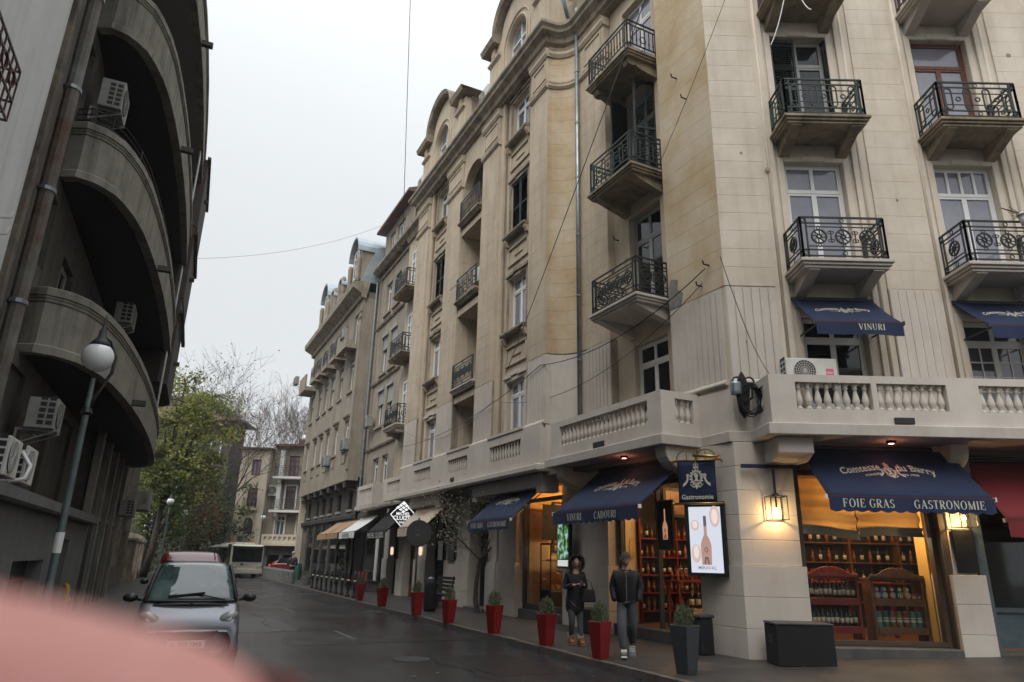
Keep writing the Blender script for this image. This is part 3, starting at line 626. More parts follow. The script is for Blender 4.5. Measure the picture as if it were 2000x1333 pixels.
# --- ground floor pillars ---
def pillar(F, x0, x1, y0, y1, zb=.1, zs=1.62, zt=ZB, inset=.07, m='paint', cut=3):
    g = MB(); P('pillar', MB().box(x0+inset+.01, x1-inset-.01, y0+inset+.01, y1, zb, zt-.002), K['paint'], F)
    z = zb; i = 0
    for (a, b, ins, n) in ((zb, zs, 0, 3), (zs, zt-.003, inset, 4)):
        for k in range(n):
            za = a+(b-a)*k/n; zc = a+(b-a)*(k+1)/n-.0045
            P('stone_block', MB().box(x0+ins, x1-ins, y0+ins, y1-.003, za, zc), K[m], F, bevel=.006)
def ppoly(poly, zb, zs, m='paint', inset=.93):
    cx = sum(p[0] for p in poly)/len(poly); cy = sum(p[1] for p in poly)/len(poly)
    up_ = [(cx+(p[0]-cx)*inset, cy+(p[1]-cy)*inset) for p in poly]; core = [(cx+(p[0]-cx)*inset*.97, cy+(p[1]-cy)*inset*.97) for p in poly]
    P('pillar', MB().plan(core, zb, ZB-.002), K['paint'])
    for (a, b, q, n) in ((zb, zs, poly, 3), (zs, ZB-.003, up_, 5)):
        for k in range(n): P('stone_block', MB().plan(q, a+(b-a)*k/n, a+(b-a)*(k+1)/n-.0045), K[m], bevel=.006)
vX = (9.55-.4423*12.97)/.8969
ppoly([sp(10.88, 9.55), (vX, 12.97), (5.42, 12.97), (5.42, 13.7), sp(10.88, 10.2)], .08, 1.68)
pillar(RF, 8.02, 8.64, 12.95, 13.6, .1, 1.6, inset=.09)
for a, b in ((13.95, 15.25), (18.75, 20.05), (20.1, 20.85), (22.25, 24.5), (26.5, 27.9), (29.3, 30.2), (31.6, 32.4)):
    pillar(ST, -b, -a, 9.5, 10.1, .1, 1.6, inset=.06)
P('jamb', MB().box(-16.4, -15.25, 9.72, 10.1, .1, 3.92), K['paint'], ST)
# ================= flat print: serif capitals, script, emblem =================
class FS:
    def __init__(s): s.p = []; s.w = 0
    def poly(s, pts): s.p.append(list(pts)); return s
    def stroke(s, pts, w0, w1=None):
        """polyline with width"""
        w1 = w0 if w1 is None else w1; n = len(pts)
        for i in range(n-1):
            (a, b), (c, d) = pts[i], pts[i+1]; l = math.hypot(c-a, d-b) or 1; nx, ny = -(d-b)/l, (c-a)/l
            u, v = w0+(w1-w0)*i/max(1, n-1), w0+(w1-w0)*(i+1)/max(1, n-1)
            s.p.append([(a+nx*u/2, b+ny*u/2), (a-nx*u/2, b-ny*u/2), (c-nx*v/2, d-ny*v/2), (c+nx*v/2, d+ny*v/2)])
        return s
    def arc(s, cx, cy, rx, ry, a0, a1, thin, thick, n=10, rot=0):
        for i in range(n):
            q = []
            for k in (i, i+1):
                a = R(a0+(a1-a0)*k/n); w = thin+(thick-thin)*abs(cos(a)); q.append((a, w))
            (a, w), (b, v) = q
            s.p.append([(cx+(rx-w/2)*cos(a), cy+(ry-thin/2)*sin(a)), (cx+(rx+w/2)*cos(a), cy+(ry+thin/2)*sin(a)), (cx+(rx+v/2)*cos(b), cy+(ry+thin/2)*sin(b)), (cx+(rx-v/2)*cos(b), cy+(ry-thin/2)*sin(b))])
        return s
    def ell(s, cx, cy, rx, ry, n=14): return s.poly([(cx+rx*cos(2*pi*i/n), cy+ry*sin(2*pi*i/n)) for i in range(n)])
    def ringe(s, cx, cy, rx, ry, w, n=20):
        for i in range(n):
            a, b = 2*pi*i/n, 2*pi*(i+1)/n; s.p.append([(cx+(rx-w)*cos(a), cy+(ry-w)*sin(a)), (cx+rx*cos(a), cy+ry*sin(a)), (cx+rx*cos(b), cy+ry*sin(b)), (cx+(rx-w)*cos(b), cy+(ry-w)*sin(b))])
        return s
    def join(s, o, k=1, dx=0, dz=0, fn=None):
        for q in o.p:
            r_ = [(x*k+dx, z*k+dz) for x, z in q]
            s.p.append([fn(*v) for v in r_] if fn else r_)
        return s
    def to(s, mb, fn):
        for q in s.p:
            a = sum(q[i][0]*q[(i+1)%len(q)][1]-q[(i+1)%len(q)][0]*q[i][1] for i in range(len(q)))
            if a < 0: q = q[::-1]
            mb.add([fn(x, z) for x, z in q], [tuple(range(len(q)))])
        return mb
def serif(txt, track=.10, bold=1.0):
    f = FS(); x = 0; TH, tn = .135*bold, .05*bold
    def sf(cx, z, w=.26): f.poly([(cx-w/2, z-(.02 if z > .5 else 0)-.02*(z > .5)), (cx+w/2, z-.04*(z > .5)), (cx+w/2, z+.04*(z < .5)), (cx-w/2, z+.04*(z < .5))])
    def V(cx, w=TH, a=0, b=1): f.poly([(cx-w/2, a), (cx+w/2, a), (cx+w/2, b), (cx-w/2, b)])
    def H(a, b, z, w=tn): f.poly([(a, z-w/2), (b, z-w/2), (b, z+w/2), (a, z+w/2)])
    for c in txt:
        s = x; wd = .6
        if c == ' ': x += .38; continue
        if c in 'FE':
            V(s+.14); sf(s+.14, 0, .28); sf(s+.12, 1, .2); H(s+.1, s+.55, .97); H(s+.1, s+.42, .52); f.poly([(s+.52, .76), (s+.56, .76), (s+.56, 1), (s+.5, .98)]); f.poly([(s+.4, .4), (s+.44, .4), (s+.44, .64), (s+.4, .64)])
            if c == 'E': H(s+.1, s+.58, .03); f.poly([(s+.55, 0), (s+.6, 0), (s+.62, .26), (s+.58, .26)])
            wd = .62
        elif c in 'OQ': f.arc(s+.38, .5, .30, .49, 0, 360, tn, TH, 18); wd = .76
        elif c in 'CG':
            f.arc(s+.37, .5, .29, .49, 42, 318, tn, TH, 14); f.poly([(s+.57, .72), (s+.61, .72), (s+.61, .98), (s+.58, .95)])
            if c == 'G': V(s+.58, TH*.9, .06, .42); sf(s+.58, .42, .26)
            wd = .70
        elif c == 'I': V(s+.15); sf(s+.15, 0); sf(s+.15, 1); wd = .3
        elif c == 'L': V(s+.14); sf(s+.14, 0, .28); sf(s+.14, 1, .28); H(s+.1, s+.56, .03); f.poly([(s+.53, 0), (s+.58, 0), (s+.6, .28), (s+.56, .28)]); wd = .6
        elif c in 'RBDP':
            V(s+.14); sf(s+.12, 0, .26); sf(s+.1, 1, .18)
            if c == 'D': H(s+.1, s+.35, .97); H(s+.1, s+.35, .03); f.arc(s+.33, .5, .33, .47, -90, 90, tn, TH, 10); wd = .74
            else:
                H(s+.1, s+.35, .97); H(s+.1, s+.35, .5); f.arc(s+.34, .735, .19, .235, -90, 90, tn, TH, 8)
                if c == 'R': f.stroke([(s+.3, .5), (s+.6, 0)], TH); sf(s+.6, 0, .2)
                if c == 'B': H(s+.1, s+.35, .03); f.arc(s+.34, .265, .22, .235, -90, 90, tn, TH, 8)
                wd = .66
        elif c == 'A': f.stroke([(s+.09, 0), (s+.36, 1)], tn); f.stroke([(s+.34, 1), (s+.63, 0)], TH); H(s+.18, s+.52, .33); sf(s+.09, 0, .22); sf(s+.63, 0, .26); wd = .72
        elif c == 'S': f.arc(s+.27, .74, .17, .23, 30, 270, tn, TH, 9); f.arc(s+.27, .26, .19, .24, 90, -150, tn, TH, 9); f.poly([(s+.42, .76), (s+.45, .76), (s+.45, 1), (s+.43, 1)]); f.poly([(s+.05, 0), (s+.08, 0), (s+.08, .27), (s+.05, .27)]); wd = .52
        elif c == 'T': V(s+.3); sf(s+.3, 0, .28); H(s+.02, s+.58, .97); f.poly([(s+.01, .76), (s+.04, .76), (s+.06, 1), (s+.01, 1)]); f.poly([(s+.55, .76), (s+.59, .76), (s+.59, 1), (s+.55, 1)]); wd = .6
        elif c == 'N': V(s+.12, tn); V(s+.62, tn); f.stroke([(s+.12, .98), (s+.62, .02)], TH); sf(s+.12, 0, .2); sf(s+.09, 1, .16); sf(s+.62, 1, .2); wd = .72
        elif c == 'M': V(s+.12, tn); V(s+.76, TH); f.stroke([(s+.13, .98), (s+.44, .03)], TH); f.stroke([(s+.44, .03), (s+.74, .98)], tn); sf(s+.12, 0, .2); sf(s+.76, 0, .26); sf(s+.1, 1, .14); sf(s+.78, 1, .18); wd = .9
        elif c == 'U': V(s+.14, TH, .3, 1); V(s+.58, tn, .3, 1); f.arc(s+.36, .3, .22, .28, 180, 360, tn, TH*.6, 8); sf(s+.14, 1); sf(s+.58, 1, .2); wd = .72
        elif c == 'V': f.stroke([(s+.09, 1), (s+.36, 0)], TH); f.stroke([(s+.36, 0), (s+.62, 1)], tn); sf(s+.09, 1, .26); sf(s+.62, 1, .2); wd = .7
        x += wd+track
    f.w = x-track; return f
def script(txt, bold=.0, gothic=True):
    """rows of text as a flat mesh: list of polygons from the built-in font"""
    c = bpy.data.curves.new('lettering', 'FONT'); c.body = txt; c.size = 1; c.offset = bold; c.resolution_u = 2; c.fill_mode = 'FRONT'
    o = bpy.data.objects.new('lettering', c); COL.objects.link(o); bpy.context.view_layer.update()
    me = bpy.data.meshes.new_from_object(o.evaluated_get(bpy.context.evaluated_depsgraph_get())); f = FS()
    f.p = [[(me.vertices[i].co.x, me.vertices[i].co.y) for i in p.vertices] for p in me.polygons]
    f.w = max([v.co.x for v in me.vertices] or [0]); bpy.data.objects.remove(o); bpy.data.curves.remove(c); bpy.data.meshes.remove(me); return f
def gothic(txt):
    f = script(txt, .018); g = FS()
    g.join(f, 1, 0, 0, lambda x, z: (x*.86+z*.02, z*1.15))
    # blackletter spurs on the x-height line
    x = 0
    return_w = f.w*.86; n = max(3, int(return_w/.28))
    for i in range(n): 
        cx = (i+.5)*return_w/n
        g.poly([(cx-.05, .60), (cx, .55), (cx+.05, .60), (cx, .66)]); g.poly([(cx-.05, .0), (cx, -.05), (cx+.05, .0), (cx, .05)])
    g.w = return_w; return g
def emblem():
    f = FS()   # about 1 high, centred; oval frame, bust, crown, ribbons
    f.ringe(0, 0, .27, .33, .05, 24); f.ringe(0, 0, .20, .26, .02, 20)
    f.ell(.0, .08, .085, .11); f.ell(-.03, .14, .08, .07); f.poly([(-.04, .0), (.05, .0), (.06, -.09), (.14, -.17), (-.14, -.17), (-.05, -.09)])
    for a in range(0, 360, 24): f.ell(.30*cos(R(a)), .36*sin(R(a)), .035, .035, 6)
    f.poly([(-.12, .42), (.12, .42), (.13, .47), (-.13, .47)]); f.ringe(-.06, .56, .07, .09, .025, 10); f.ringe(.06, .56, .07, .09, .025, 10); f.ringe(0, .57, .05, .11, .02, 10); f.ell(0, .70, .03, .04, 8)
    for sx in (-1, 1):
        f.stroke([(sx*x, z) for x, z in ((.30, .05), (.38, .16), (.44, .12), (.40, .02), (.42, -.12), (.50, -.24), (.62, -.33))], .05, .09)
        f.stroke([(sx*x, z) for x, z in ((.36, .02), (.40, -.16), (.50, -.30), (.64, -.40))], .03)
        f.stroke([(sx*x, z) for x, z in ((.04, -.38), (.14, -.44), (.22, -.36), (.3, -.30))], .045, .03)
    f.poly([(-.09, -.36), (.09, -.36), (0, -.55)]); return f
EMB = emblem()
def bend(f, k, dx=0, dz=0, sc=1):
    g = FS(); return g.join(f, sc, dx, dz, lambda x, z: (x, z-k*x*x))
# ================= awnings =================
def awning(label, F, x0, x1, y1, z1, y0, z0, val=.22, m='navy', group=None, scal=True, words=(), logo=False, inkm='ink', seams=0, arms=True, trim='red', vm=None, big=None):
    t = thing('awning', label, 'awning', F, (x0+x1)/2, y1, z1, group); L_ = math.hypot(y1-y0, z1-z0)
    def surf(x, u, off=0):   # u along the cloth from the front bar (0) to the wall (1)
        sag = .03*sin(pi*u)+.008*sin((x-x0)*9)*sin(pi*u); ny, nz = -(z1-z0)/L_, (y1-y0)/L_
        return (x, y0+(y1-y0)*u+ny*off, z0+(z1-z0)*u-sag+nz*off)
    g = MB(); g.grid(lambda a, b: surf(x0+(x1-x0)*a, b), 24, 8); n0 = len(g.v)
    c = part('canopy', g, K[m], t, F, (x0+x1)/2, y1, z1, smooth=True); so = c.modifiers.new('cloth', 'SOLIDIFY'); so.thickness = .006; so.offset = -1
    g = MB(); n = max(8, int((x1-x0)/.03)); per = .22
    for i in range(n):
        def zz(x): return z0-val-(.035*abs(sin(pi*(x-x0)/per)) if scal else .01*sin((x-x0)*5))
        a, b = x0+(x1-x0)*i/n, x0+(x1-x0)*(i+1)/n; ya, yb = [y0-.012*sin((q-x0)*7) for q in (a, b)]
        g.add([(a, y0-.02, z0-.02), (b, y0-.02, z0-.02), (b, yb-.025, zz(b)), (a, ya-.025, zz(a))], [(0, 3, 2, 1)])
    v = part('valance', g, K[vm or ('navyl' if m == 'navy' else m)], t, F, (x0+x1)/2, y0, z0); so = v.modifiers.new('cloth', 'SOLIDIFY'); so.thickness = .005; so.offset = 0
    part('front_bar', MB().box(x0-.03, x1+.03, y0-.02, y0+.03, z0-.045, z0+.005), K[trim] if trim != 'red' else mat('wine_edge', (.06, .01, .015), .6), t, F, (x0+x1)/2, y0, z0)
    for x in (x0-.045, x1+.02): part('end_cap', MB().box(x, x+.025, y0-.03, y0+.04, z0-.055, z0+.02), K['pvc'] if m == 'navy' and big else K['dgrey'], t, F, x, y0, z0)
    part('roller', MB().tube([(x0, y1+.02, z1), (x1, y1+.02, z1)], .05, 8), K['dgrey'], t, F, (x0+x1)/2, y1, z1)
    if arms:
        for x in (x0+.1, x1-.1):
            part('arm', MB().bar((x, y1+.08, z0+(.25 if big else .0)), (x, y0+.03, z0-.02), .025) if not big else MB().bar((x, y1+.08, z1-.12), (x+(.25 if x < (x0+x1)/2 else -.25), (y0+y1)/2, z0+.3), .03).bar((x+(.25 if x < (x0+x1)/2 else -.25), (y0+y1)/2, z0+.3), (x, y0+.03, z0-.01), .03), K['black'], t, F, x, y1, z0)
    cx = (x0+x1)/2
    for (txt, xc, hgt) in words:
        f = serif(txt, .12, 1.15); k = hgt; g = MB(); f.to(g, lambda x, z: (xc+(x-f.w/2)*k, y0-.041, z0-.05-hgt+z*k))
        part('lettering', g, K[inkm], v, F, xc, y0, z0)
    if logo:
        Lw = (x1-x0)*logo; g = MB(); k = Lw/6.6; G = FS()
        l = gothic('Comtesse'); r_ = gothic('du Barry'); 
        G.join(l, .72, -.45-l.w*.72, 0); G.join(r_, .72, .45, 0)
        G.join(EMB, 1.15, 0, -.12); a = script('FONDÉE', .01); b = script('EN 1908', .01)
        G.join(a, .26, -.45-a.w*.26-.15, -.45); G.join(b, .26, .6, -.45)
        H_ = FS(); H_.join(G, 1, 0, 0, lambda x, z: (x, z-.055*x*x*(1 if abs(x) > .4 else 0)))
        H_.to(g, lambda x, z: surf(cx+x*k, .56+z*k/L_, .007)); part('lettering', g, K[inkm], c, F, cx, (y0+y1)/2, (z0+z1)/2)
    return t
awning('big navy shop awning over the corner display window, FOIE GRAS and GASTRONOMIE on its valance', RF, 5.55, 8.42, 13.08, 3.86, 12.08, 2.87, .24, words=(('FOIE GRAS', 6.22, .145), ('GASTRONOMIE', 7.62, .145)), logo=.72, big=True)
awning('small navy awning with VINURI over the upper window above the white air conditioner', RF, 5.80, 7.46, 13.22, 6.98, 12.3, 6.17, .27, words=(('VINURI', 6.85, .125),), logo=.78, scal=False)
awning('small navy awning cut off by the right edge of the picture above the balustrade', RF, 9.15, 10.85, 13.22, 6.98, 12.3, 6.17, .27, words=(('CADOURI', 10.15, .125),), logo=.78, scal=False)
awning('long navy shop awning with VINURI and CADOURI at the street side of the corner', ST, -14.25, -11.0, 9.5, 3.8, 8.22, 2.74, .24, words=(('VINURI', -13.3, .15), ('CADOURI', -12.1, .15)), logo=.6, big=True)
awning('navy awning with FOIE GRAS and GASTRONOMIE over the lit delicatessen window', ST, -19.55, -16.75, 9.5, 3.8, 8.32, 2.72, .24, words=(('FOIE GRAS', -18.85, .14), ('GASTRONOMIE', -17.5, .14)), logo=.6, big=True)
awning('plain dark red awning at the right edge beside the corner shop', RF, 8.78, 12.2, 13.3, 3.72, 12.35, 2.55, .3, m='redcan', scal=False, big=True)
a_ = awning('beige awning with scalloped edge beyond the round road sign', ST, -26.7, -23.7, 9.45, 3.85, 8.4, 2.75, .3, m='cream', big=True)
g = MB(); f = FS(); f.w = 4.4; [f.stroke([(k*.62, .05+.1*(k % 2)), (k*.62+.1, .95-.15*(k % 3))], .16).stroke([(k*.62+.1, .9), (k*.62+.38, .55+.2*(k % 2))], .12) for k in range(7)]; f.to(g, lambda x, z: (-25.3+(x-f.w/2)*.22, 8.79+z*.2, 3.19+z*.22))
part('lettering', g, K['ink_red'], a_, ST, -25.3, 8.9, 3.2)
a_ = awning('black awning with thin white lettering next to the lit diamond sign', ST, -31.6, -28.7, 9.5, 3.75, 8.5, 2.7, .3, m='blackm', scal=False, big=True)
g = MB(); f = script('MICHEL CLUIZEL', .0); f.to(g, lambda x, z: (-30.15+(x-f.w/2)*.33, 8.455, 2.45+z*.3)); part('lettering', g, K['white'], a_, ST, -30, 8.4, 2.5)
# ================= windows of the corner building =================
for k, c in enumerate(BC):
    y = 13.40
    window(bld, RF, c, y, F0[0]+.1, 1.3, F0[1]-F0[0]-.12, 'tgrid' if k == 1 else 'tdouble', 'pvc', 'pane' if k else 'paned')
    window(bld, RF, c, y, F1[0], 1.3, F1[1]-F1[0], 'tfour' if k == 1 else 'tdouble', 'pvc', 'panel')
    if k == 0: window(bld, RF, c, y+.05, F2[0], 1.3, F2[1]-F2[0], 'tdouble', 'greyframe', 'paned', label='dark balcony door behind open dark shutters')
    else: window(bld, RF, c, y, F2[0], 1.3, F2[1]-F2[0], 'twhole', 'wood', 'panel', label='brown wooden balcony door' if k == 1 else None)
    window(bld, RF, c, y, F3[0], 1.3, F3[1]-F3[0], 'tdouble', 'pvc', 'pane')
def shut(F, x, y, z, w, h, ang, side): 
    lm = louvres(round(w, 2), round(h, 2)); M_ = Matrix.Rotation(ang, 4, 'Z') @ Matrix.Translation((w/2*side, 0, 0)); return inst('shutter', lm, bld, F, x, y, z, M_)
shut(RF, 5.97, 13.26, 10.95, .62, 2.7, R(62), 1); shut(RF, 7.27, 13.26, 10.95, .62, 2.7, R(-78), -1)
shut(RF, 5.97, 13.30, 10.95, .6, 2.7, R(5), 1)
window(bld, ST, WS, 10.12, 4.7, 1.28, 2.13, 'tdouble', 'pvc', 'paned'); window(bld, ST, WS, 10.12, 7.55, 1.28, 2.78, 'tdouble', 'greyframe', 'paned')
window(bld, ST, WS, 10.14, 10.92, 1.28, 2.96, 'tdouble', 'greyframe', 'paned'); window(bld, ST, WS, 10.12, 14.3, 1.28, 2.78, 'tdouble', 'pvc', 'panel')
shut(ST, WS-.65, 9.97, 10.95, .62, 2.9, R(-80), 1); shut(ST, WS+.65, 9.97, 10.95, .62, 2.9, R(75), -1)
for c in (18.3, 25.8):
    for j, (z0, z1) in enumerate(PW):
        if j == 2:
            P('dark_recess', MB().box(-c-.6, -c+.6, 9.42, 9.44, z0, z1), K['blackm'], ST)
            shut(ST, -c-.61, 9.25, z0+.02, .6, 1.96, R(-4), 1); shut(ST, -c+.61, 9.25, z0+.02, .6, 1.96, R(3), -1)
        else: window(bld, ST, -c, 9.34, z0, 1.22, z1-z0, 'tdouble', 'pvc', 'panel' if j < 2 else 'pane')
for z in (4.2, 7.4, 10.8, 14.2): window(bld, ST, -21.97, 9.93, z, 1.2, 2.5, 'tdouble', 'greyframe', 'paned')
# zinc downpipe, cables and small fittings
DP = part('downpipe', MB().tube([(-15.3, 9.62, 4.9), (-15.3, 9.62, 18.9)], .065, 10), K['zinc'], bld, ST, -15.3, 9.62, 4.9, smooth=True)
for z in (5.0, 6.9, 8.8, 10.7, 12.6, 14.5, 16.4): part('pipe_clamp', MB().lathe([(.078, 0), (.078, .05)], (-15.3, 9.62, z), 10), K['zinc'], DP, ST, -15.3, 9.62, z)
part('downpipe', MB().tube([(-15.3, 9.3, 18.4), (-15.32, 9.1, 19.2), (-15.32, 9.1, 20.5)], .065, 8), K['zinc'], bld, ST, -15.3, 9.3, 18.4, smooth=True)
P('vent_slot', MB().box(-13.3, -12.85, 8.705, 8.73, 4.16, 4.3), K['acg'], ST); P('vent_slot', MB().box(6.95, 7.3, 12.12, 12.16, 4.17, 4.28), K['acg'], RF); P('vent_slot', MB().box(-22.4, -22.1, 8.77, 8.81, 4.2, 4.32), K['acg'], ST)
P('gas_pipe', MB().tube([(-13.55, 9.93, 7.6), (-13.55, 9.93, 9.2), (-13.5, 9.93, 9.3), (-13.35, 9.93, 9.3), (-13.3, 9.93, 9.2), (-13.3, 9.93, 7.6)], .02, 6), K['stucco'], ST)
# ================= wrought iron balconies =================
def railpanel(m, p, q, z0, z1, pat, x_off=0):
    p, q = Vector((p[0], p[1], 0)), Vector((q[0], q[1], 0)); d = q-p; L_ = d.length; u = d/L_; H_ = z1-z0
    def pt(x, z): v = p+u*x; return (v.x, v.y, z0+z)
    t = .027
    for z in (.03, .16): m.bar(pt(0, z), pt(L_, z), t)
    for z in (H_-.13, H_): m.bar(pt(0, z), pt(L_, z), t if z < H_ else .035)
    for x in (0, .11, L_-.11, L_): m.bar(pt(x, 0), pt(x, H_), t if 0 < x < L_ else .035)
    for x in (.055, L_-.055):
        for z in (.095, H_-.065): m.ring(pt(x, z), .035, .012, u, n=8)
    a, b = .11, L_-.11; W_ = b-a
    m.ring(pt((a+b)/2, H_-.065), .045, .014, u, n=8); m.ring(pt((a+b)/2, .095), .045, .014, u, n=8)
    if pat == 'rosette':
        n = max(1, round(W_/.42)); pw = W_/n; r_ = min(.15, pw*.42); zc = .16+(H_-.29)/2
        for z in (.24, H_-.21): m.bar(pt(a, z), pt(b, z), .02)
        for i in range(n):
            x = a+pw*(i+.5); c = pt(x, zc); m.ring(c, r_, .03, u, n=16); m.ring(c, r_*.3, .03, u, n=8)
            for k in range(8):
                an = pi/4*k+.2; m.bar(pt(x+cos(an)*r_*.25, zc+sin(an)*r_*.25), pt(x+cos(an+.5)*r_*.92, zc+sin(an+.5)*r_*.92), .03, .012)
            for s_ in (-1, 1): m.ring(pt(x, zc+s_*(r_+.045)), .035, .014, u, n=8)
            if i: 
                xx = a+pw*i; m.bar(pt(xx, zc-r_*.9), pt(xx, zc+r_*.9), .02); 
                for s_ in (-1, 1): m.ring(pt(xx-.03, zc+s_*.09), .032, .014, u, n=8); m.ring(pt(xx+.03, zc+s_*.09), .032, .014, u, n=8)
    elif pat == 'oval':
        n = max(2, round(W_/.2)); pw = W_/n; zc = .16+(H_-.29)/2; hh = (H_-.29)/2-.03
        for i in range(n):
            x = a+pw*(i+.5)
            if i % 2 == 0:
                w = pw*.36; pts = [pt(x+w*cos(k*pi/6), zc+hh-w+w*sin(k*pi/6)) for k in range(7)]+[pt(x-w*cos(k*pi/6), zc-hh+w-w*sin(k*pi/6)) for k in range(7)]
                for k in range(len(pts)): m.bar(pts[k], pts[(k+1)%len(pts)], .024)
            else:
                m.ring(pt(x, zc), pw*.25, .02, u, n=8)
            m.bar(pt(x-pw*.5, zc+hh*.55), pt(x+pw*.5, zc+hh*.55), .018); m.bar(pt(x-pw*.5, zc-hh*.55), pt(x+pw*.5, zc-hh*.55), .018)
    else:
        n = max(2, round(W_/.13))
        for i in range(n):
            x = a+W_*(i+.5)/n; m.bar(pt(x, .16), pt(x, H_-.13), .024); m.bar(pt(x, .3), pt(x, .36), .034)
        m.ring(pt(L_/2, H_*.45), .1, .018, u, n=10)
def balcony(F, x0, x1, y0, y1, z, pat='rosette', im='iron', sm='slab', h=.92, label=None, sides=True, brackets=True):
    """slab top at z, front edge y0, wall y1"""
    g = MB(); g.box(x0-.06, x1+.06, y0-.05, y1, z-.07, z); g.box(x0-.02, x1+.02, y0-.01, y1, z-.13, z-.071); g.box(x0+.02, x1-.02, y0+.03, y1, z-.19, z-.131)
    b = part('balcony', g, K[sm], bld, F, (x0+x1)/2, y1, z, bevel=.01, label=label)
    g = MB(); railpanel(g, (x0+.03, y0+.03), (x1-.03, y0+.03), z+.04, z+h, pat)
    if sides: railpanel(g, (x0+.03, y1-.02), (x0+.03, y0+.03), z+.04, z+h, pat); railpanel(g, (x1-.03, y0+.03), (x1-.03, y1-.02), z+.04, z+h, pat)
    part('railing', g, K[im], b, F, (x0+x1)/2, y1, z)
    if brackets:
        for x in (x0+.12, x1-.34):
            if brackets == 'scroll':
                pr_ = [(y1, z-.19), (y0+.12, z-.19), (y0+.08, z-.27), (y0+.13, z-.36), (y0+.24, z-.38), (y0+.34, z-.34), (y0+.5, z-.42), (y1-.05, z-.5), (y1, z-.55)]
            else: pr_ = [(y1, z-.19), (y0+.06, z-.19), (y0+.06, z-.22), (y1, z-.52)]
            part('bracket', MB().xsec(pr_, x, x+.22), K[sm], b, F, x, y1, z)
    return b
for i, c in enumerate(BC):
    balcony(RF, c-.87, c+.87, 12.38, 13.25, 7.52, 'rosette', 'iron', 'whitepaint'); balcony(RF, c-.87, c+.87, 12.38, 13.25, 10.88, 'oval', 'iron_g' if i == 0 else 'iron', 'slab')
    balcony(RF, c-.87, c+.87, 12.38, 13.25, 14.3, 'bars', 'iron_r', 'whitepaint' if i == 1 else 'slab')
for z, p_, im, sm, br in ((7.55, 'rosette', 'iron', 'whitepaint', True), (10.95, 'oval', 'iron_g', 'slab', True), (14.35, 'bars', 'iron', 'slab', 'scroll')):
    balcony(ST, -13.58, -11.72, 8.9, 9.97, z, p_, im, sm, brackets=br)
for z, p_, sm in ((7.55, 'rosette', 'whitepaint'), (11.0, 'oval', 'slab'), (14.35, 'bars', 'slab')):
    balcony(ST, -22.95, -21.0, 8.85, 9.4, z, p_, 'iron', sm, sides=False, brackets=False)
    balcony(ST, -31.9, -29.9, 8.95, 9.7, z-.05, p_, 'iron', sm, brackets='scroll' if z < 8 else False)
# flower pot on the railing, dead plant in it
t = thing('flower_pot', 'white plastic pot with dry brown plant hung on the balcony railing at the right edge', 'flower pot', RF, 10.28, 12.3, 8.33)
part('pot', MB().lathe([(.07, 0), (.09, .12), (.11, .2), (.12, .2), (.12, .235)], n=14), K['pvc'], t, smooth=True)
g = MB()
for i in range(40):
    a = random.uniform(0, 2*pi); l = random.uniform(.1, .32); g.bar((0, 0, .2), (cos(a)*l-.12, sin(a)*l*.4, .22+random.uniform(-.08, .16)), .008)
part('dry_plant', g, mat('dry_plant', (.09, .045, .02), .9), t)
# ================= air conditioners =================
def ac_unit(label, F, x, y, z, w=.8, h=.56, d=.3, m='acw', side='front', group=None, yaw=0, bracket=True, logo=False):
    """box with round fan grille on its front (-y) and louvres at its left end"""
    t = thing('air_conditioner', label, 'air conditioner', F, x, y, z, group, yaw)
    part('casing', MB().box(-w/2, w/2, -d, 0, 0, h), K[m], t, bevel=.012)
    r_ = h*.42; g = MB().lathe([(r_, -d-.012), (r_, -d-.002)], (-w*.14, 0, h/2), 20, 'y'); part('fan_well', g, K['acg'], t)
    g = MB()
    for k in range(1, 6): g.ring((-w*.14, -d-.016, h/2), r_*k/5, .006, n=18)
    for k in range(10): a = pi*k/10; g.bar((-w*.14-cos(a)*r_, -d-.018, h/2-sin(a)*r_), (-w*.14+cos(a)*r_, -d-.018, h/2+sin(a)*r_), .005)
    part('fan_grille', g, K[m], t)
    g = MB()
    for i in range(2):
        for k in range(5): g.box(-w/2-.003, -w/2+.01, -d+.04+i*.12, -d+.13+i*.12, .06+k*.1, .13+k*.1)
    part('side_louvre', g, K['acg'], t)
    if bracket:
        for sx in (-w/2+.1, w/2-.13): part('wall_bracket', MB().box(sx, sx+.03, -d-.02, .12, -.035, -.002).bar((sx+.015, .1, -.03), (sx+.015, .1, -.28), .03).bar((sx+.015, -d, -.03), (sx+.015, .1, -.26), .02), K['acd'], t)
    if logo: part('brand_label', MB().box(w*.27, w*.42, -d-.004, -d-.001, .1, .3), mat('pink_label', (.6, .12, .2), .6), t)
    return t
t = ac_unit('white air conditioner with a pink label standing behind the corner balustrade', RF, 5.72, 12.85, 4.98, .98, .5, .34, logo=True, bracket=False)
f = script('Haier', .012); part('lettering', f.to(MB(), lambda x, z: (.275+x*.052, -.3455, .2+z*.07)), K['white'], t)
ac_unit('air conditioner standing on the roof cornice below the nearer arched dormer', ST, -20.6, 9.0, 18.45, .85, .6, .32, bracket=False)
ac_unit('air conditioner standing on the roof cornice below the farther arched dormer', ST, -27.9, 9.0, 18.45, .85, .6, .32, bracket=False)
t = thing('air_conditioner', 'white air conditioner leaning on the middle loggia balcony', 'air conditioner', ST, -21.6, 9.15, 11.05); part('casing', MB().box(-.4, .4, 0, .28, .4, .98), K['acw'], t, bevel=.012); part('stand', MB().box(-.35, -.3, .02, .26, 0, .4).box(.3, .35, .02, .26, 0, .4), K['acd'], t)
part('towel_bar', MB().tube([(-22.9, 8.6, 11.45), (-21.3, 8.75, 11.6)], .02, 6), K['acw'], bld, ST, -22, 8.7, 11.5)
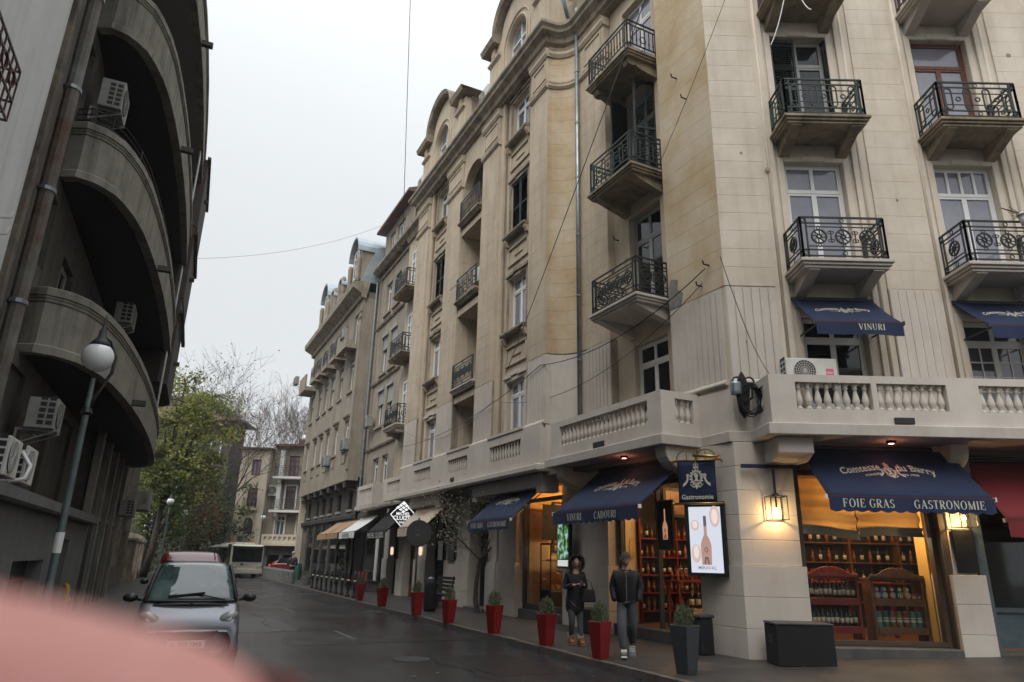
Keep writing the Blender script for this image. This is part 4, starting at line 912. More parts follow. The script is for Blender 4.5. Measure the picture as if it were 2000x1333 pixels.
# ================= ground floor: rooms, shopfronts =================
def lamp(name, loc, e, col=(1, .62, .28), r=.06):
    l = bpy.data.lights.new(name, 'POINT'); l.energy = e; l.color = col; l.shadow_soft_size = r; o = bpy.data.objects.new(name, l); COL.objects.link(o); o.location = loc; return o
g = MB(); X0 = [sp(14.1, 9.95), sp(10.9, 9.95), (5.42, 13.42), (8.55, 13.42), (10.9, 13.5), (10.9, 17.6), (7.0, 17.6), sp(12.9, 12.6), sp(14.1, 12.6)]
P('shop_floor', MB().plan(X0, .1, .34), K['floorw']); P('shop_ceiling', MB().plan(X0, 3.7, 3.8), K['wall_warm'])
P('room_wall', MB().box(7.0, 10.9, 17.6, 17.7, .1, 3.8).box(10.9, 11, 13.5, 17.6, .1, 3.8).plan([(7.0, 17.6), (7.1, 17.6), sp(12.9, 12.7), sp(12.9, 12.6)], .1, 3.8), mat('dark_shop_wall', (.07, .03, .016), .8))
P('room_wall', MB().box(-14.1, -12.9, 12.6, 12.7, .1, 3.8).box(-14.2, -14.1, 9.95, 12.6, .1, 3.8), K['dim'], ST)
P('room_wall', MB().box(8.03, 8.11, 13.65, 14.0, .34, 3.3), mat('yellow_room_wall', (.55, .33, .08), .8), RF)
# corner display window
g = MB(); g.box(5.42, 5.52, 13.2, 13.32, .36, 3.45); g.box(7.9, 8.0, 13.2, 13.32, .36, 3.45); g.box(5.52, 7.9, 13.2, 13.32, .36, .44); g.box(5.52, 7.9, 13.2, 13.32, 3.35, 3.45)
w_ = P('shop_window', g, mat('brown_shopfront', (.07, .045, .03), .6), RF); part('pane', MB().box(5.52, 7.9, 13.25, 13.26, .44, 3.35), K['glass'], w_, RF)
P('jamb', MB().box(7.99, 8.1, 13.05, 13.5, .1, 3.9), mat('brown_shopfront', (.07, .045, .03), .6), RF)
P('stone_step', MB().box(5.43, 8.01, 12.92, 13.42, .05, .35), K['stone_step'], RF, bevel=.015)
# street display window beside the corner, with cream jamb
P('stone_step', MB().box(-13.94, -10.9, 9.62, 10.0, .1, .36), K['stone_step'], ST, bevel=.015)
g = MB()
for x in (-13.94, -12.55, -11.0): g.box(x, x+.06, 9.84, 9.94, .36, 3.45)
g.box(-13.94, -10.94, 9.85, 9.93, 3.35, 3.44)
w_ = P('shop_window', g, K['dgrey'], ST); part('pane', MB().box(-13.88, -12.55, 9.88, 9.89, .37, 3.35), K['glass'], w_, ST); part('pane', MB().box(-12.49, -11.0, 9.88, 9.89, .37, 3.35), K['glass'], w_, ST)
P('cream_jamb', MB().box(9.95, 10.28, 13.86, 13.94, .36, 3.6), mat('cream_inner_wall', (.62, .48, .28), .7), sideF)
P('jamb_oval', MB().face_xz([(10.13+.09*cos(pi*i/12), 2.0+.26*sin(pi*i/12)) for i in range(24)], 13.845, 13.858), K['brass'], sideF)
# roman blind at the top of the corner window
t = thing('roman_blind', 'cream cloth blind half lowered inside the corner display window', 'blind', RF, 6.7, 13.45, 3.3)
bl = mat('blind_cloth', (.72, .58, .34), .9, (.6, .46, .26), 4)
for (a, b, zz, tilt) in ((5.55, 6.68, 2.42, .04), (6.70, 7.9, 2.38, -.02)):
    g = MB(); g.grid(lambda u, v: (a+(b-a)*u, 13.48+.03*sin(v*25)+.02*sin(u*7), zz+(3.32-zz)*v-tilt*(1-v)*u*2), 16, 30); o = part('blind_fold', g, bl, t, RF, (a+b)/2, 13.48, zz, smooth=True); o.modifiers.new('cloth', 'SOLIDIFY').thickness = .006
    g = MB(); g.grid(lambda u, v: (a+(b-a)*u, 13.42+.05*sin(v*pi)+.015*sin(u*11), zz-.14+.16*v-tilt*u*2+.02*sin(u*5)), 16, 5); o = part('hanging_hem', g, mat('grey_hem', (.5, .46, .4), .9), t, RF, (a+b)/2, 13.42, zz, smooth=True); o.modifiers.new('cloth', 'SOLIDIFY').thickness = .006
_n = bl.node_tree; _b = _n.nodes['Principled BSDF']; _t = _n.nodes.new('ShaderNodeBsdfTranslucent'); _t.inputs[0].default_value = (.8, .62, .36, 1); _x = _n.nodes.new('ShaderNodeMixShader'); _x.inputs[0].default_value = .55
_n.links.new(_b.outputs[0], _x.inputs[1]); _n.links.new(_t.outputs[0], _x.inputs[2]); _n.links.new(_x.outputs[0], _n.nodes['Material Output'].inputs[0])
# ---- bottles ----
ORD = 'first second third fourth fifth sixth seventh eighth ninth tenth eleventh twelfth thirteenth fourteenth fifteenth sixteenth seventeenth'.split()

BG = {}
def bottle(label, group, F, x, y, z, kind='wine', cm='bottle', h=1.0):
    key = (kind, cm)
    if key not in BG:
        if kind == 'wine': b = MB().lathe([(.034, 0), (.037, .01), (.037, .19), (.03, .215), (.015, .235), (.0135, .29), (.016, .295), (.016, .305)], n=9); l = MB().lathe([(.0378, .06), (.0378, .155)], n=9)
        elif kind == 'magnum': b = MB().lathe([(.05, 0), (.053, .02), (.053, .26), (.04, .31), (.02, .34), (.018, .42), (.022, .43), (.022, .44)], n=10); l = MB().lathe([(.054, .08), (.054, .2)], n=10)
        BG[key] = (b.mesh('bottle', K[cm] if isinstance(cm, str) else cm, True), l.mesh('paper_label', K['blabel'], True))
    b, l = BG[key]
    if cm != 'bottle': l = l.copy() if ('lc', cm) not in BG else BG[('lc', cm)]; BG[('lc', cm)] = l; l.materials[0] = mat('dimmed_label', (.20, .10, .045), .8)  # label colour darkened so amber and rose bottles look dimly lit
    o = bpy.data.objects.new('bottle', b); place(o, None, T(F, x, y, z) @ Matrix.Scale(h, 4)); tag(o, label, 'bottle', group)
    q = bpy.data.objects.new('paper_label', l); place(q, o, T(F, x, y, z) @ Matrix.Scale(h, 4)); return o
def rack(label, x0, x1, m, zs, y=13.85, crest=1.5, dep=.36):
    t = thing('display_rack', label, 'display rack', RF, (x0+x1)/2, y, .34)
    for x in (x0, x1-.05): part('side_post', MB().box(x, x+.05, y, y+dep, .34, crest), K[m], t, RF, x, y, .34, bevel=.006)
    for z in zs: part('shelf', MB().box(x0+.05, x1-.05, y, y+dep, z-.04, z), K[m], t, RF, x0, y, z, bevel=.005); part('shelf_apron', MB().box(x0+.05, x1-.05, y-.012, y, z-.12, z-.03), K[m], t, RF, x0, y, z)
    w = x1-x0; pts = [(x0-.03, crest), (x1+.03, crest)]+[(x1-w*i/16, crest+.06+.14*max(0, 1-((i-8)/5.5)**2)**.8*(1-.12*(abs(i-8) < 1))) for i in range(17)]
    part('crest_board', MB().face_xz(pts, y-.03, y), K[m], t, RF, x0, y, crest, bevel=.005); part('top_board', MB().box(x0-.03, x1+.03, y, y+dep+.03, crest-.04, crest), K[m], t, RF, x0, y, crest)
    for x in (x0+.02, x1-.06): part('leg', MB().box(x, x+.04, y+dep-.06, y+dep-.02, .34, zs[0]-.04), K[m], t, RF, x, y, .34)
rack('dark red wooden rack of wine bottles in the corner display window', 5.68, 6.75, 'redw', (.62, 1.12)); rack('brown wooden rack of tins beside the red wine rack in the display window', 6.98, 8.0, 'woodw', (.62, 1.12))
for z in (.62, 1.12):
    for i in range(11):
        for r_ in range(2): bottle(ORD[i]+' wine bottle from the left, '+('front' if r_ == 0 else 'back')+' row, '+('upper' if z > 1 else 'lower')+' shelf of the red rack', 'wine bottles on the red rack', RF, 5.78+i*.088+random.uniform(-.008, .008)+r_*.04, 13.93+r_*.13+random.uniform(0, .03), z, h=random.uniform(.92, 1.08))
tm = {}
def tinbox(label, x, z, c, kind, group=None):
    m = mat('tin_'+str(c), c, .35); o = thing('tin', label, 'tin', RF, x, 13.97, z, group)
    if kind == 'doll':
        part('body', MB().lathe([(.05, 0), (.066, .03), (.068, .08), (.05, .125), (.038, .14), (.044, .17), (.036, .21), (.012, .228)], n=12), m, o, smooth=True)
        g = MB(); FS().ell(0, .175, .026, .028, 12).ringe(0, .07, .05, .05, .014, 14).ell(0, .07, .022, .022, 8).to(g, lambda a, b: (a, -.0705, b)); part('printed_face', g, K['white'], o); part('face_backing', MB().box(-.025, .025, -.069, -.02, .15, .2), K['white'], o)
    elif kind == 'can':
        part('body', MB().lathe([(.046, 0), (.05, .006), (.05, .26), (.046, .266)], n=12), m, o, smooth=False); part('lid', MB().lathe([(.052, .266), (.052, .275), (.03, .285), (.012, .287)], n=12), K['zinc'], o); part('paper_label', MB().lathe([(.0506, .09), (.0506, .13)], n=12).lathe([(.0506, .15), (.0506, .17)], n=12), K['blabel'], o)
    else: part('body', MB().box(-.05, .05, -.05, .05, 0, .09), m, o, bevel=.004); part('paper_label', MB().box(-.03, .03, -.052, -.0501, .02, .06), K['blabel'], o)
for i, (nm, c) in enumerate((('pink', (.45, .2, .2)), ('pale blue', (.12, .3, .4)), ('red', (.4, .03, .03)), ('dark green', (.03, .12, .07)), ('yellow', (.5, .35, .08)))): tinbox(nm+' doll-shaped tin on the upper shelf of the brown rack', 7.12+i*.145, 1.12, c, 'doll')
for i, (nm, c) in enumerate((('pink', (.45, .08, .12)), ('dark blue', (.05, .1, .18)))): tinbox(nm+' small square tin at the right end of the upper shelf', 7.82+i*.105, 1.12, c, 'sq')
for i, (nm, c) in enumerate((('turquoise', (.03, .28, .22)), ('dark green', (.03, .13, .09)), ('brown', (.15, .08, .05)), ('olive', (.16, .15, .06)), ('dark red', (.2, .03, .04)), ('bright green', (.03, .26, .14)), ('teal', (.02, .22, .24)))): tinbox(nm+' tall cylindrical tin on the lower shelf of the brown rack', 7.12+i*.128, .62, c, 'can')
# ---- wall shelves with bottles ----
def shelves(label, F, x0, x1, y, zs, d=.3, m='woodw', top=2.7):
    t = thing('wall_shelf', label, 'shelf', F, (x0+x1)/2, y+d, .34); P_ = lambda n, g: part(n, g, K[m], t, F, x0, y, .34)
    n = max(1, round((x1-x0)/1.1))
    for i in range(n+1): x = x0+(x1-x0)*i/n; P_('upright', MB().box(x-.02, x+.02, y, y+d, .34, top))
    for z in zs: P_('shelf', MB().box(x0, x1, y-.001, y+d+.001, z-.03, z))
    part('back_board', MB().box(x0, x1, y+d+.002, y+d+.02, .34, top), K['dim'], t, F, x0, y, .34); return t
shelves('tall dark shelves of bottles along the back of the corner shop', RF, 7.05, 10.6, 17.1, (.9, 1.35, 1.8, 2.25)); shelves('shelves of bottles behind the street window with the hanging bottle picture', sideF, 10.3, 12.5, 13.75, (.62, 1.02, 1.42, 1.82, 2.25), m='redw')
amb = mat('amber_bottle_glass', (.22, .05, .012), .1); K['amber'] = amb; K['rose'] = mat('rose_bottle_glass', (.45, .16, .10), .1)
for zi, z in enumerate((.9, 1.35, 1.8, 2.25)):
    for i in range(17):
        if random.random() < .85: bottle(ORD[i]+' bottle from the left, '+('lowest', 'second', 'third', 'top')[zi]+' dark shelf at the shop back', 'bottles on the back shelves', RF, 7.15+i*.2+random.uniform(-.02, .02), 17.2, z, cm=random.choice(['bottle', 'bottle', 'amber']), h=random.uniform(.9, 1.1))
for zi, z in enumerate((.62, 1.02, 1.42, 1.82, 2.25)):
    for i in range(13): bottle(ORD[i]+' bottle from the left, '+('lowest', 'second', 'middle', 'fourth', 'top')[zi]+' red shelf behind the street window', 'bottles on the street shelves', sideF, 10.4+i*.165+random.uniform(-.015, .015), 13.85, z, cm=random.choice(['bottle', 'amber', 'rose', 'amber']), h=random.uniform(.85, 1.05))
def table(label, F, x0, x1, y0, y1, z, m='redw'):
    t = thing('table', label, 'table', F, (x0+x1)/2, (y0+y1)/2, .34); part('table_top', MB().box(x0, x1, y0, y1, z-.04, z), K[m], t, F, x0, y0, z, bevel=.005)
    for a in (x0+.03, x1-.09):
        for b in (y0+.03, y1-.09): part('leg', MB().box(a, a+.06, b, b+.06, .34, z-.04), K[m], t, F, a, b, .34)
table('red table of amber bottles under the ceiling spots of the corner shop', sideF, 10.55, 12.3, 12.75, 13.25, 1.32); table('long table behind the racks of the corner window', RF, 5.9, 8.0, 14.9, 15.5, 1.4)
for i in range(24): bottle(ORD[i % 12]+' small bottle from the left, '+('front', 'back')[i//12]+' row, red table under the spots', 'amber bottles on the red table', sideF, 10.65+(i % 12)*.135, 12.88+(i//12)*.2, 1.32, cm='amber' if i % 3 else 'rose', h=.8)
for i in range(22): bottle(ORD[i % 11]+' bottle from the left, '+('front', 'back')[i//11]+' row, long table behind the racks', 'bottles on the long table', RF, 5.98+(i % 11)*.125, 15.0+(i//11)*.2, 1.4, cm='amber' if i % 4 else 'bottle', h=.8)
t = thing('carton', 'wooden wine crate on the floor behind the street window', 'crate', sideF, 10.62, 12.3, .36); part('crate_side', MB().box(-.2, .2, -.15, .15, 0, .38), K['cream'], t, bevel=.006); part('crate_lid', MB().box(-.21, .21, -.16, .16, .385, .4), K['cream'], t)
for dx in (-.1, .08): bottle(('left' if dx < 0 else 'right')+' one of two large bottles on the wooden crate behind the street window', 'large bottles on the crate', sideF, 10.62+dx, 12.3, .76, 'magnum')
for i, (x, z, c) in enumerate(((9.0, 1.9, (.35, .01, .01)), (9.0, 1.42, (.3, .012, .01)))):
    o = part('gift_box', MB().box(-.22, .22, -.1, .1, 0, .36), mat('red_gift', c, .5), None, RF, x, 17.0, z+.0, bevel=.01); o['label'] = ('upper' if i == 0 else 'lower')+' bright red box on the shelves at the back of the corner shop'; o['category'] = 'box'
t = thing('framed_picture', 'dark framed picture on the back wall of the corner shop', 'picture', sideF, 11.4, 13.6, 2.75); part('frame', MB().box(-.5, .5, -.03, 0, 0, .7), K['dim'], t); part('sheet', MB().box(-.42, .42, -.036, -.031, .06, .62), mat('picture_sheet', (.16, .09, .04), .6, (.03, .02, .01), 3), t)
# ceiling spots
def spot(label, F, x, y, z, e, col=(1, .55, .25), red=False):
    t = thing('ceiling_spot', label, 'ceiling spot', F, x, y, z); part('housing', MB().lathe([(.07, -.04), (.09, 0)], n=12), K['blackm'], t)
    part('bulb', MB().lathe([(.001, -.05), (.05, -.045)], n=12), mat('spot_bulb_red' if red else 'spot_bulb', (1, .8, .6), .5, emit=(1, .3, .2) if red else (1, .75, .45), es=9), t)
    w = F.w(x, y, z-.1); lamp('spot_light', w, e, (1, .35, .2) if red else col)
spot('ceiling spot nearest the blue emblem banner inside the corner shop', sideF, 10.6, 12.6, 3.65, 30); spot('ceiling spot over the red table inside the corner shop', sideF, 11.3, 13.0, 3.65, 38); spot('ceiling spot at the back shelves of the corner shop', RF, 8.8, 15.8, 3.65, 22)
spot('ceiling spot above the racks behind the blind of the corner window', RF, 7.5, 14.6, 3.65, 42); spot('ceiling spot behind the wine rack side of the corner window', RF, 6.2, 14.9, 3.65, 36)
lamp('window_fill_light', (6.7, 13.62, 3.2), 34, (1, .68, .3)); lamp('window_fill_light', (7.5, 13.75, 2.3), 11, (1, .8, .55)); lamp('window_fill_light', (6.2, 13.72, 2.2), 11, (1, .8, .55))  # added lamps without fixtures, they brighten the blind and the racks
spot('red glowing spot under the balcony above the big navy corner awning', RF, 7.05, 12.55, 3.92, 1.2, red=True); spot('red glowing spot under the balcony above the long street awning', ST, -12.5, 9.0, 3.92, 1.2, red=True); spot('small warm spot under the balcony above the delicatessen awning', ST, -17.9, 9.7, 3.8, 1.0)
# ---- lanterns ----
def lantern(label, F, x, y, z0, z1, dz=.25):
    t = thing('wall_lantern', label, 'lantern', F, x, y, z0)
    w = .15; h = .42; g = MB()
    for a in (-w, w):
        for b in (-w, w): g.bar((a, b, 0), (a, b, h), .014)
    for zz in (0, h):
        for a in (-w, w): g.bar((a, -w, zz), (a, w, zz), .014); g.bar((-w, a, zz), (w, a, zz), .014)
    part('frame', g, K['black'], t); part('cap', MB().lathe([(.07, h), (.06, h+.04), (.03, h+.06)], n=12), K['black'], t)
    for nm, q in (('pane', MB().box(-w+.01, w-.01, -w-.001, -w+.003, .01, h-.01)), ('pane', MB().box(-w-.001, -w+.003, -w+.01, w-.01, .01, h-.01)), ('pane', MB().box(w-.003, w+.001, -w+.01, w-.01, .01, h-.01))): part(nm, q, K['glass'], t)
    part('stem', MB().bar((0, 0, h+.05), (0, 0, z1-z0-.02), .035), K['black'], t)
    part('lamp_holder', MB().lathe([(.018, .22), (.018, h)], n=8), K['black'], t)
    part('bulb', MB().sphere((0, 0, .17), .04, 10, 8, 1.2), mat('lantern_bulb', (1, .8, .5), .5, emit=(1, .62, .25), es=14), t)
    lamp('lantern_light', F.w(x, y-.02, z0+.08), 13, (1, .6, .25), .03)
for z in (3.42,): P('hanging_rail', MB().box(4.35, 5.45, 12.86, 12.92, z, z+.07), K['navyl'], RF)
lantern('square glass lantern lit on the right side of the corner pillar', RF, 4.92, 12.83, 2.48, 3.42); lantern('square glass lantern lit on the narrow pillar under the right end of the navy awning', RF, 8.33, 12.83, 2.42, 3.5)
part('glass_board', MB().box(8.18, 8.56, 12.99, 13.015, 1.63, 2.38), K['paned'], bld, RF, 8.37, 13.0, 1.63)
# ---- screens and signs at the corner ----
emis = lambda n, c, e: mat(n, (.02, .02, .02), .3, emit=c, es=e)
def screen(label, F, x, y, z, w, h, yaw=0):
    t = thing('advertising_screen', label, 'screen', F, x, y, z, yaw=yaw); part('casing', MB().box(-w/2, w/2, 0, .1, 0, h), K['black'], t, bevel=.006); return t
t = screen('lit advertising screen with a rose wine bottle, below the blue emblem banner', ST, -10.38, 9.3, 1.47, .76, 1.36, yaw=R(34))
b = .06; part('display', MB().box(-.36+b, .36-b, -.004, -.001, b, 1.32-b), emis('screen_white', (.62, .66, .74), .72), t)
def flat(t, pts_fs, m, y, name): g = MB(); pts_fs.to(g, lambda a, c: (a, y, c)); return part(name, g, m, t)
bt = FS(); bt.poly([(-.09, .2), (.09, .2), (.1, .55), (.07, .66), (.028, .74), (.028, 1.05), (-.028, 1.05), (-.028, .74), (-.07, .66), (-.1, .55)]); flat(t, bt, emis('rose_bottle_print', (.50, .30, .25), .6), -.006, 'printed_bottle')
bt = FS(); bt.poly([(-.028, .9), (.028, .9), (.028, 1.09), (-.028, 1.09)]); bt.ringe(0, .47, .035, .05, .015, 12); bt.poly([(-.05, .22), (-.02, .22), (-.01, .3), (.01, .3), (.02, .22), (.05, .22), (.03, .34), (-.03, .34)]); flat(t, bt, emis('bottle_print_dark', (.12, .09, .09), .7), -.0075, 'printed_neck')
bt = FS().ell(-.19, .92, .08, .10).ell(.19, 1.08, .10, .20).ell(-.19, .4, .09, .17); flat(t, bt, emis('glass_print', (.55, .40, .36), .8), -.006, 'printed_glass')
bt = FS().ell(-.19, .93, .05, .07).ell(.19, 1.08, .06, .14).ell(-.19, .43, .05, .12); flat(t, bt, emis('glass_print_light', (.66, .56, .54), .85), -.0072, 'printed_shine')
f = script('MIRAVAL', .005); f2 = FS(); f2.join(f, .085, -f.w*.0425, .12); [f2.poly([(-.08+k*.03, .215), (-.06+k*.03, .215), (-.06+k*.03, .23), (-.08+k*.03, .23)]) for k in range(6)]; flat(t, f2, emis('print_grey', (.2, .2, .22), .6), -.006, 'lettering')
t = screen('lit screen showing a green forest scene, between two street pillars', ST, -15.75, 9.35, 1.5, .62, 1.15)
def forest():
    m = bpy.data.materials.new('screen_forest'); m.use_nodes = True; n_ = m.node_tree; b_ = n_.nodes['Principled BSDF']; tcn = n_.nodes.new('ShaderNodeTexCoord'); nn = n_.nodes.new('ShaderNodeTexNoise'); nn.inputs['Scale'].default_value = 7; cr_ = n_.nodes.new('ShaderNodeValToRGB')
    e = cr_.color_ramp.elements; e[0].position = .38; e[0].color = (.005, .02, .008, 1); e[1].position = .62; e[1].color = (.35, .42, .5, 1); q = e.new(.5); q.color = (.04, .16, .02, 1)
    n_.links.new(tcn.outputs['Object'], nn.inputs['Vector']); n_.links.new(nn.outputs['Fac'], cr_.inputs[0]); n_.links.new(cr_.outputs[0], b_.inputs['Emission Color']); b_.inputs['Emission Strength'].default_value = .8; b_.inputs['Base Color'].default_value = (.02, .02, .02, 1); return m
part('display', MB().box(-.26, .26, -.004, -.001, .22, 1.1), forest(), t); part('display', MB().box(-.26, .26, -.004, -.001, .05, .2), emis('screen_pale', (.5, .52, .5), .8), t)
# emblem banner on brass arms, hung across the street pillar
t = thing('emblem_banner', 'navy cloth banner with a crowned portrait emblem hung on brass bars at the corner', 'banner', ST, -10.42, 9.2, 2.8, yaw=R(34))
g = MB(); g.grid(lambda u, v: (-.37+.74*u, .012*sin(v*4+u*3), .8*v), 8, 8); o = part('cloth', g, K['navy'], t, smooth=True); o.modifiers.new('cloth', 'SOLIDIFY').thickness = .006
g = MB(); f = FS(); f.join(EMB, .42, .0, .48); k = serif('', 1); f.to(g, lambda a, c: (a, -.022, c)); part('emblem', g, K['ink'], t)
f = script('Gastronomie', .014); g = MB(); f.to(g, lambda a, c: ((a-f.w/2)*.115, -.022, .07+c*.13)); part('lettering', g, K['ink'], t)
for nm, z in (('brass_bar', .81), ('brass_bar', -.01)): part(nm, MB().tube([(-.46, 0, z), (.46, 0, z), (.48, .3, z)], .022, 8), K['brass'], t, smooth=True); part('finial', MB().sphere((-.48, 0, z), .035, 10, 6), K['brass'], t, smooth=True)
g = MB()
for c in (-.17, .2): g.tube([(c+.2*cos(pi-pi*i/10), -.02, .82+.2*sin(pi*i/10)) for i in range(11)], .014, 6); g.bar((c, -.02, .82), (c, -.02, 1.01), .018)
g.bar((-.17, -.02, 1.02), (.2, -.02, 1.02), .016); part('brass_scroll', g, K['brass'], t); part('wall_plate', MB().lathe([(.06, .27), (.05, .3)], (.48, 0, -.01), 12, 'y').lathe([(.06, .27), (.05, .3)], (.48, 0, .81), 12, 'y'), K['brass'], t); part('picture_light', MB().tube([(-.02, -.1, .9), (.5, -.1, .85)], .03, 8), K['brass'], t, smooth=True)
# hanging framed bottle picture
t = thing('hanging_picture', 'black gold-framed picture of a rose bottle hung in the street window', 'picture', ST, -11.75, 9.45, 1.95)
part('board', MB().box(-.26, .26, 0, .02, 0, .98), K['blackm'], t); g = MB(); g.box(-.27, .27, -.01, .03, .98, 1.0).box(-.27, .27, -.01, .03, -.02, 0).box(-.27, -.255, -.01, .03, 0, .98).box(.255, .27, -.01, .03, 0, .98); part('gold_frame', g, K['brass'], t)
bt = FS(); bt.poly([(-.075, .2), (.075, .2), (.085, .45), (.06, .52), (.022, .58), (.022, .82), (-.022, .82), (-.022, .58), (-.06, .52), (-.085, .45)]); flat(t, bt, emis('glowing_bottle_print', (.55, .26, .14), .55), -.003, 'printed_bottle')  # the bottle print emits light so the picture looks lit
bt = FS(); bt.ringe(0, .38, .03, .04, .013, 12); bt.poly([(-.05, .21), (-.02, .21), (0, .28), (.02, .21), (.05, .21), (0, .33)]); flat(t, bt, K['blackm'], -.0045, 'printed_mark'); part('cord', MB().bar((-.2, .01, 1.0), (-.2, .01, 1.75), .006).bar((.2, .01, 1.0), (.2, .01, 1.75), .006), K['black'], t)
t = thing('window_poster', 'narrow lit poster with pale figures at the right edge of the street window', 'poster', ST, -11.12, 9.96, 1.9); part('board', MB().box(-.14, .14, 0, .02, 0, 1.3), K['blackm'], t); part('printed_sheet', MB().box(-.12, .12, -.003, -.001, .03, 1.27), mat('poster_print', (.3, .08, .05), .6, (.5, .35, .28), 9, emit=(.4, .15, .1), es=.12), t)
# black box outside the corner
t = thing('black_box', 'black lidded storage box on the pavement against the corner pillar', 'box', RF, 4.93, 12.40, .13); part('body', MB().box(-.48, .48, -.27, .27, 0, .62), K['blackm'], t, bevel=.012); part('lid', MB().box(-.49, .49, -.28, .28, .622, .655), mat('grey_lid', (.03, .03, .032), .45), t, bevel=.01); part('hand_hole', MB().box(-.483, -.4785, -.1, .08, .32, .46), K['acg'], t)
# ---- delicatessen ----
g = MB().plan([sp(18.75, 9.95), sp(15.2, 9.95), sp(15.2, 12.8), sp(18.75, 12.8)], .1, .34); P('shop_floor', g, K['floorw'])
warm = mat('bright_warm_wall', (.6, .36, .13), .8)
P('room_wall', MB().box(-18.7, -15.3, 12.3, 12.4, .34, 3.8).box(-18.75, -18.7, 9.95, 12.3, .34, 3.8).box(-16.4, -16.3, 10.1, 12.3, .34, 3.8), warm, ST); P('shop_ceiling', MB().box(-18.75, -15.2, 9.95, 12.4, 3.7, 3.8), warm, ST)
g = MB()
for x in (-18.72, -16.48): g.box(x, x+.07, 9.75, 9.87, .36, 3.4)
g.box(-18.65, -16.48, 9.75, 9.87, 3.3, 3.4); g.box(-18.65, -16.48, 9.75, 9.87, .36, .5); w_ = P('shop_window', g, K['dgrey'], ST); part('pane', MB().box(-18.65, -16.48, 9.8, 9.81, .5, 3.3), K['glass'], w_, ST)
P('stone_step', MB().box(-18.74, -16.42, 9.62, 9.95, .1, .35), K['stone_step'], ST, bevel=.012)
t = thing('display_case', 'glass deli display case lit from inside behind the street window', 'display case', sideF, 10.75, 17.7, .36)
part('base', MB().box(-.65, .65, 0, .6, 0, .5), K['black'], t, bevel=.01); g = MB()
for a in (-.65, .62):
    for b in (0, .57): g.box(a, a+.03, b, b+.03, .5, 1.75)
g.box(-.65, .65, 0, .6, 1.751, 1.8); part('frame', g, K['black'], t)
for z in (.52, .92, 1.3): part('glass_shelf', MB().box(-.62, .62, .03, .57, z, z+.015), K['zinc'], t)
part('pane', MB().box(-.62, .62, .005, .012, .5, 1.75), K['glass'], t)
fm = [mat('food_'+str(i), c, .6) for i, c in enumerate(((.6, .5, .35), (.5, .2, .12), (.55, .45, .15), (.7, .66, .6)))]
for z in (.535, .935, 1.315):
    for i in range(7): part('food_tray', MB().box(-.56+i*.165, -.43+i*.165, .1, .4, z, z+random.uniform(.03, .14)), fm[(i+int(z*10)) % 4], t, bevel=.008)
lamp('case_light', sideF.w(10.75, 17.8, 2.0), 8, (1, .9, .75)); lamp('deli_light', ST.w(-17.1, 11.2, 3.5), 85, (1, .62, .26))
t = thing('hanging_banner', 'black fabric banner hanging in the lit delicatessen window', 'banner', sideF, 10.45, 18.2, 2.25); part('cloth', MB().box(-.33, .33, 0, .02, 0, 1.0), K['blackm'], t); part('rod', MB().tube([(-.36, .01, 1.01), (.36, .01, 1.01)], .012, 6), K['black'], t)
t = thing('framed_sign', 'tall gold-framed board behind the black banner in the delicatessen', 'picture', sideF, 11.1, 18.62, 1.9); part('frame', MB().box(-.4, .4, 0, .03, 0, 1.5), K['blackm'], t); part('board', MB().box(-.34, .34, -.006, -.001, .06, 1.44), mat('golden_board', (.45, .22, .06), .6, (.2, .08, .02), 6), t)
# ---- doors and dark shopfronts further along the street ----
def front(x0, x1, y=9.95, z0=.12, z1=3.9, n=2, m='dgrey', gm='paned', kick=.5):
    g = MB(); w = (x1-x0)/n
    for i in range(n+1): x = x0+w*i; g.box(x-.035, x+.035, y-.06, y+.03, z0, z1)
    g.box(x0, x1, y-.055, y+.028, 2.55, 2.65); g.box(x0, x1, y-.055, y+.028, z0, z0+kick); o = P('shop_window', g, K[m], ST)
    for i in range(n):
        part('pane', MB().box(x0+w*i+.03, x0+w*(i+1)-.03, y-.02, y-.01, z0+kick, 2.56), K[gm], o, ST); part('pane', MB().box(x0+w*i+.03, x0+w*(i+1)-.03, y-.02, y-.01, 2.64, z1), K[gm], o, ST)
    return o
# black iron door
P('doorway', MB().box(-22.26, -20.84, 10.05, 10.1, .12, 3.9), K['dim'], ST)
g = MB(); g.box(-22.1, -21.58, 9.9, 9.94, .2, 2.7).box(-21.54, -21.0, 9.9, 9.94, .2, 2.7); dr = P('entrance_door', g, K['blackm'], ST, bevel=.01); g = MB()
for i in range(9): x = -22.02+i*.12; g.bar((x, 9.88, .35), (x, 9.88, 2.55), .018)
part('iron_grille', g, K['iron'], dr, ST, -21.5, 9.88, .3); P('stone_step', MB().box(-22.3, -20.8, 9.4, 9.9, .1, .2), K['concrete'], ST, bevel=.01)
part('door_panel', MB().box(-20.86, -20.78, 9.42, 9.5, 1.5, 1.9), K['blackm'], bld, ST, -20.8, 9.45, 1.5)
front(-26.5, -24.45, 9.98, n=2); front(-29.3, -27.9, 9.9, n=1, m='woodw', gm='glass'); front(-31.6, -30.2, 9.9, n=1, m='black')
P('room_wall', MB().box(-29.4, -27.8, 11.2, 11.3, .1, 3.9).box(-29.45, -29.4, 9.95, 11.2, .1, 3.9).box(-27.85, -27.8, 9.95, 11.2, .1, 3.9), warm, ST); P('shop_floor', MB().box(-29.4, -27.8, 9.95, 11.2, .1, .2), K['floorw'], ST); lamp('shop_light', ST.w(-28.6, 10.6, 3.2), 60, (1, .6, .25))
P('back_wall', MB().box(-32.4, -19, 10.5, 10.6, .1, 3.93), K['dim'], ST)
part('notice_case', MB().box(-24.0, -23.4, 9.44, 9.5, 1.6, 3.0), K['black'], bld, ST, -23.7, 9.5, 1.6); 
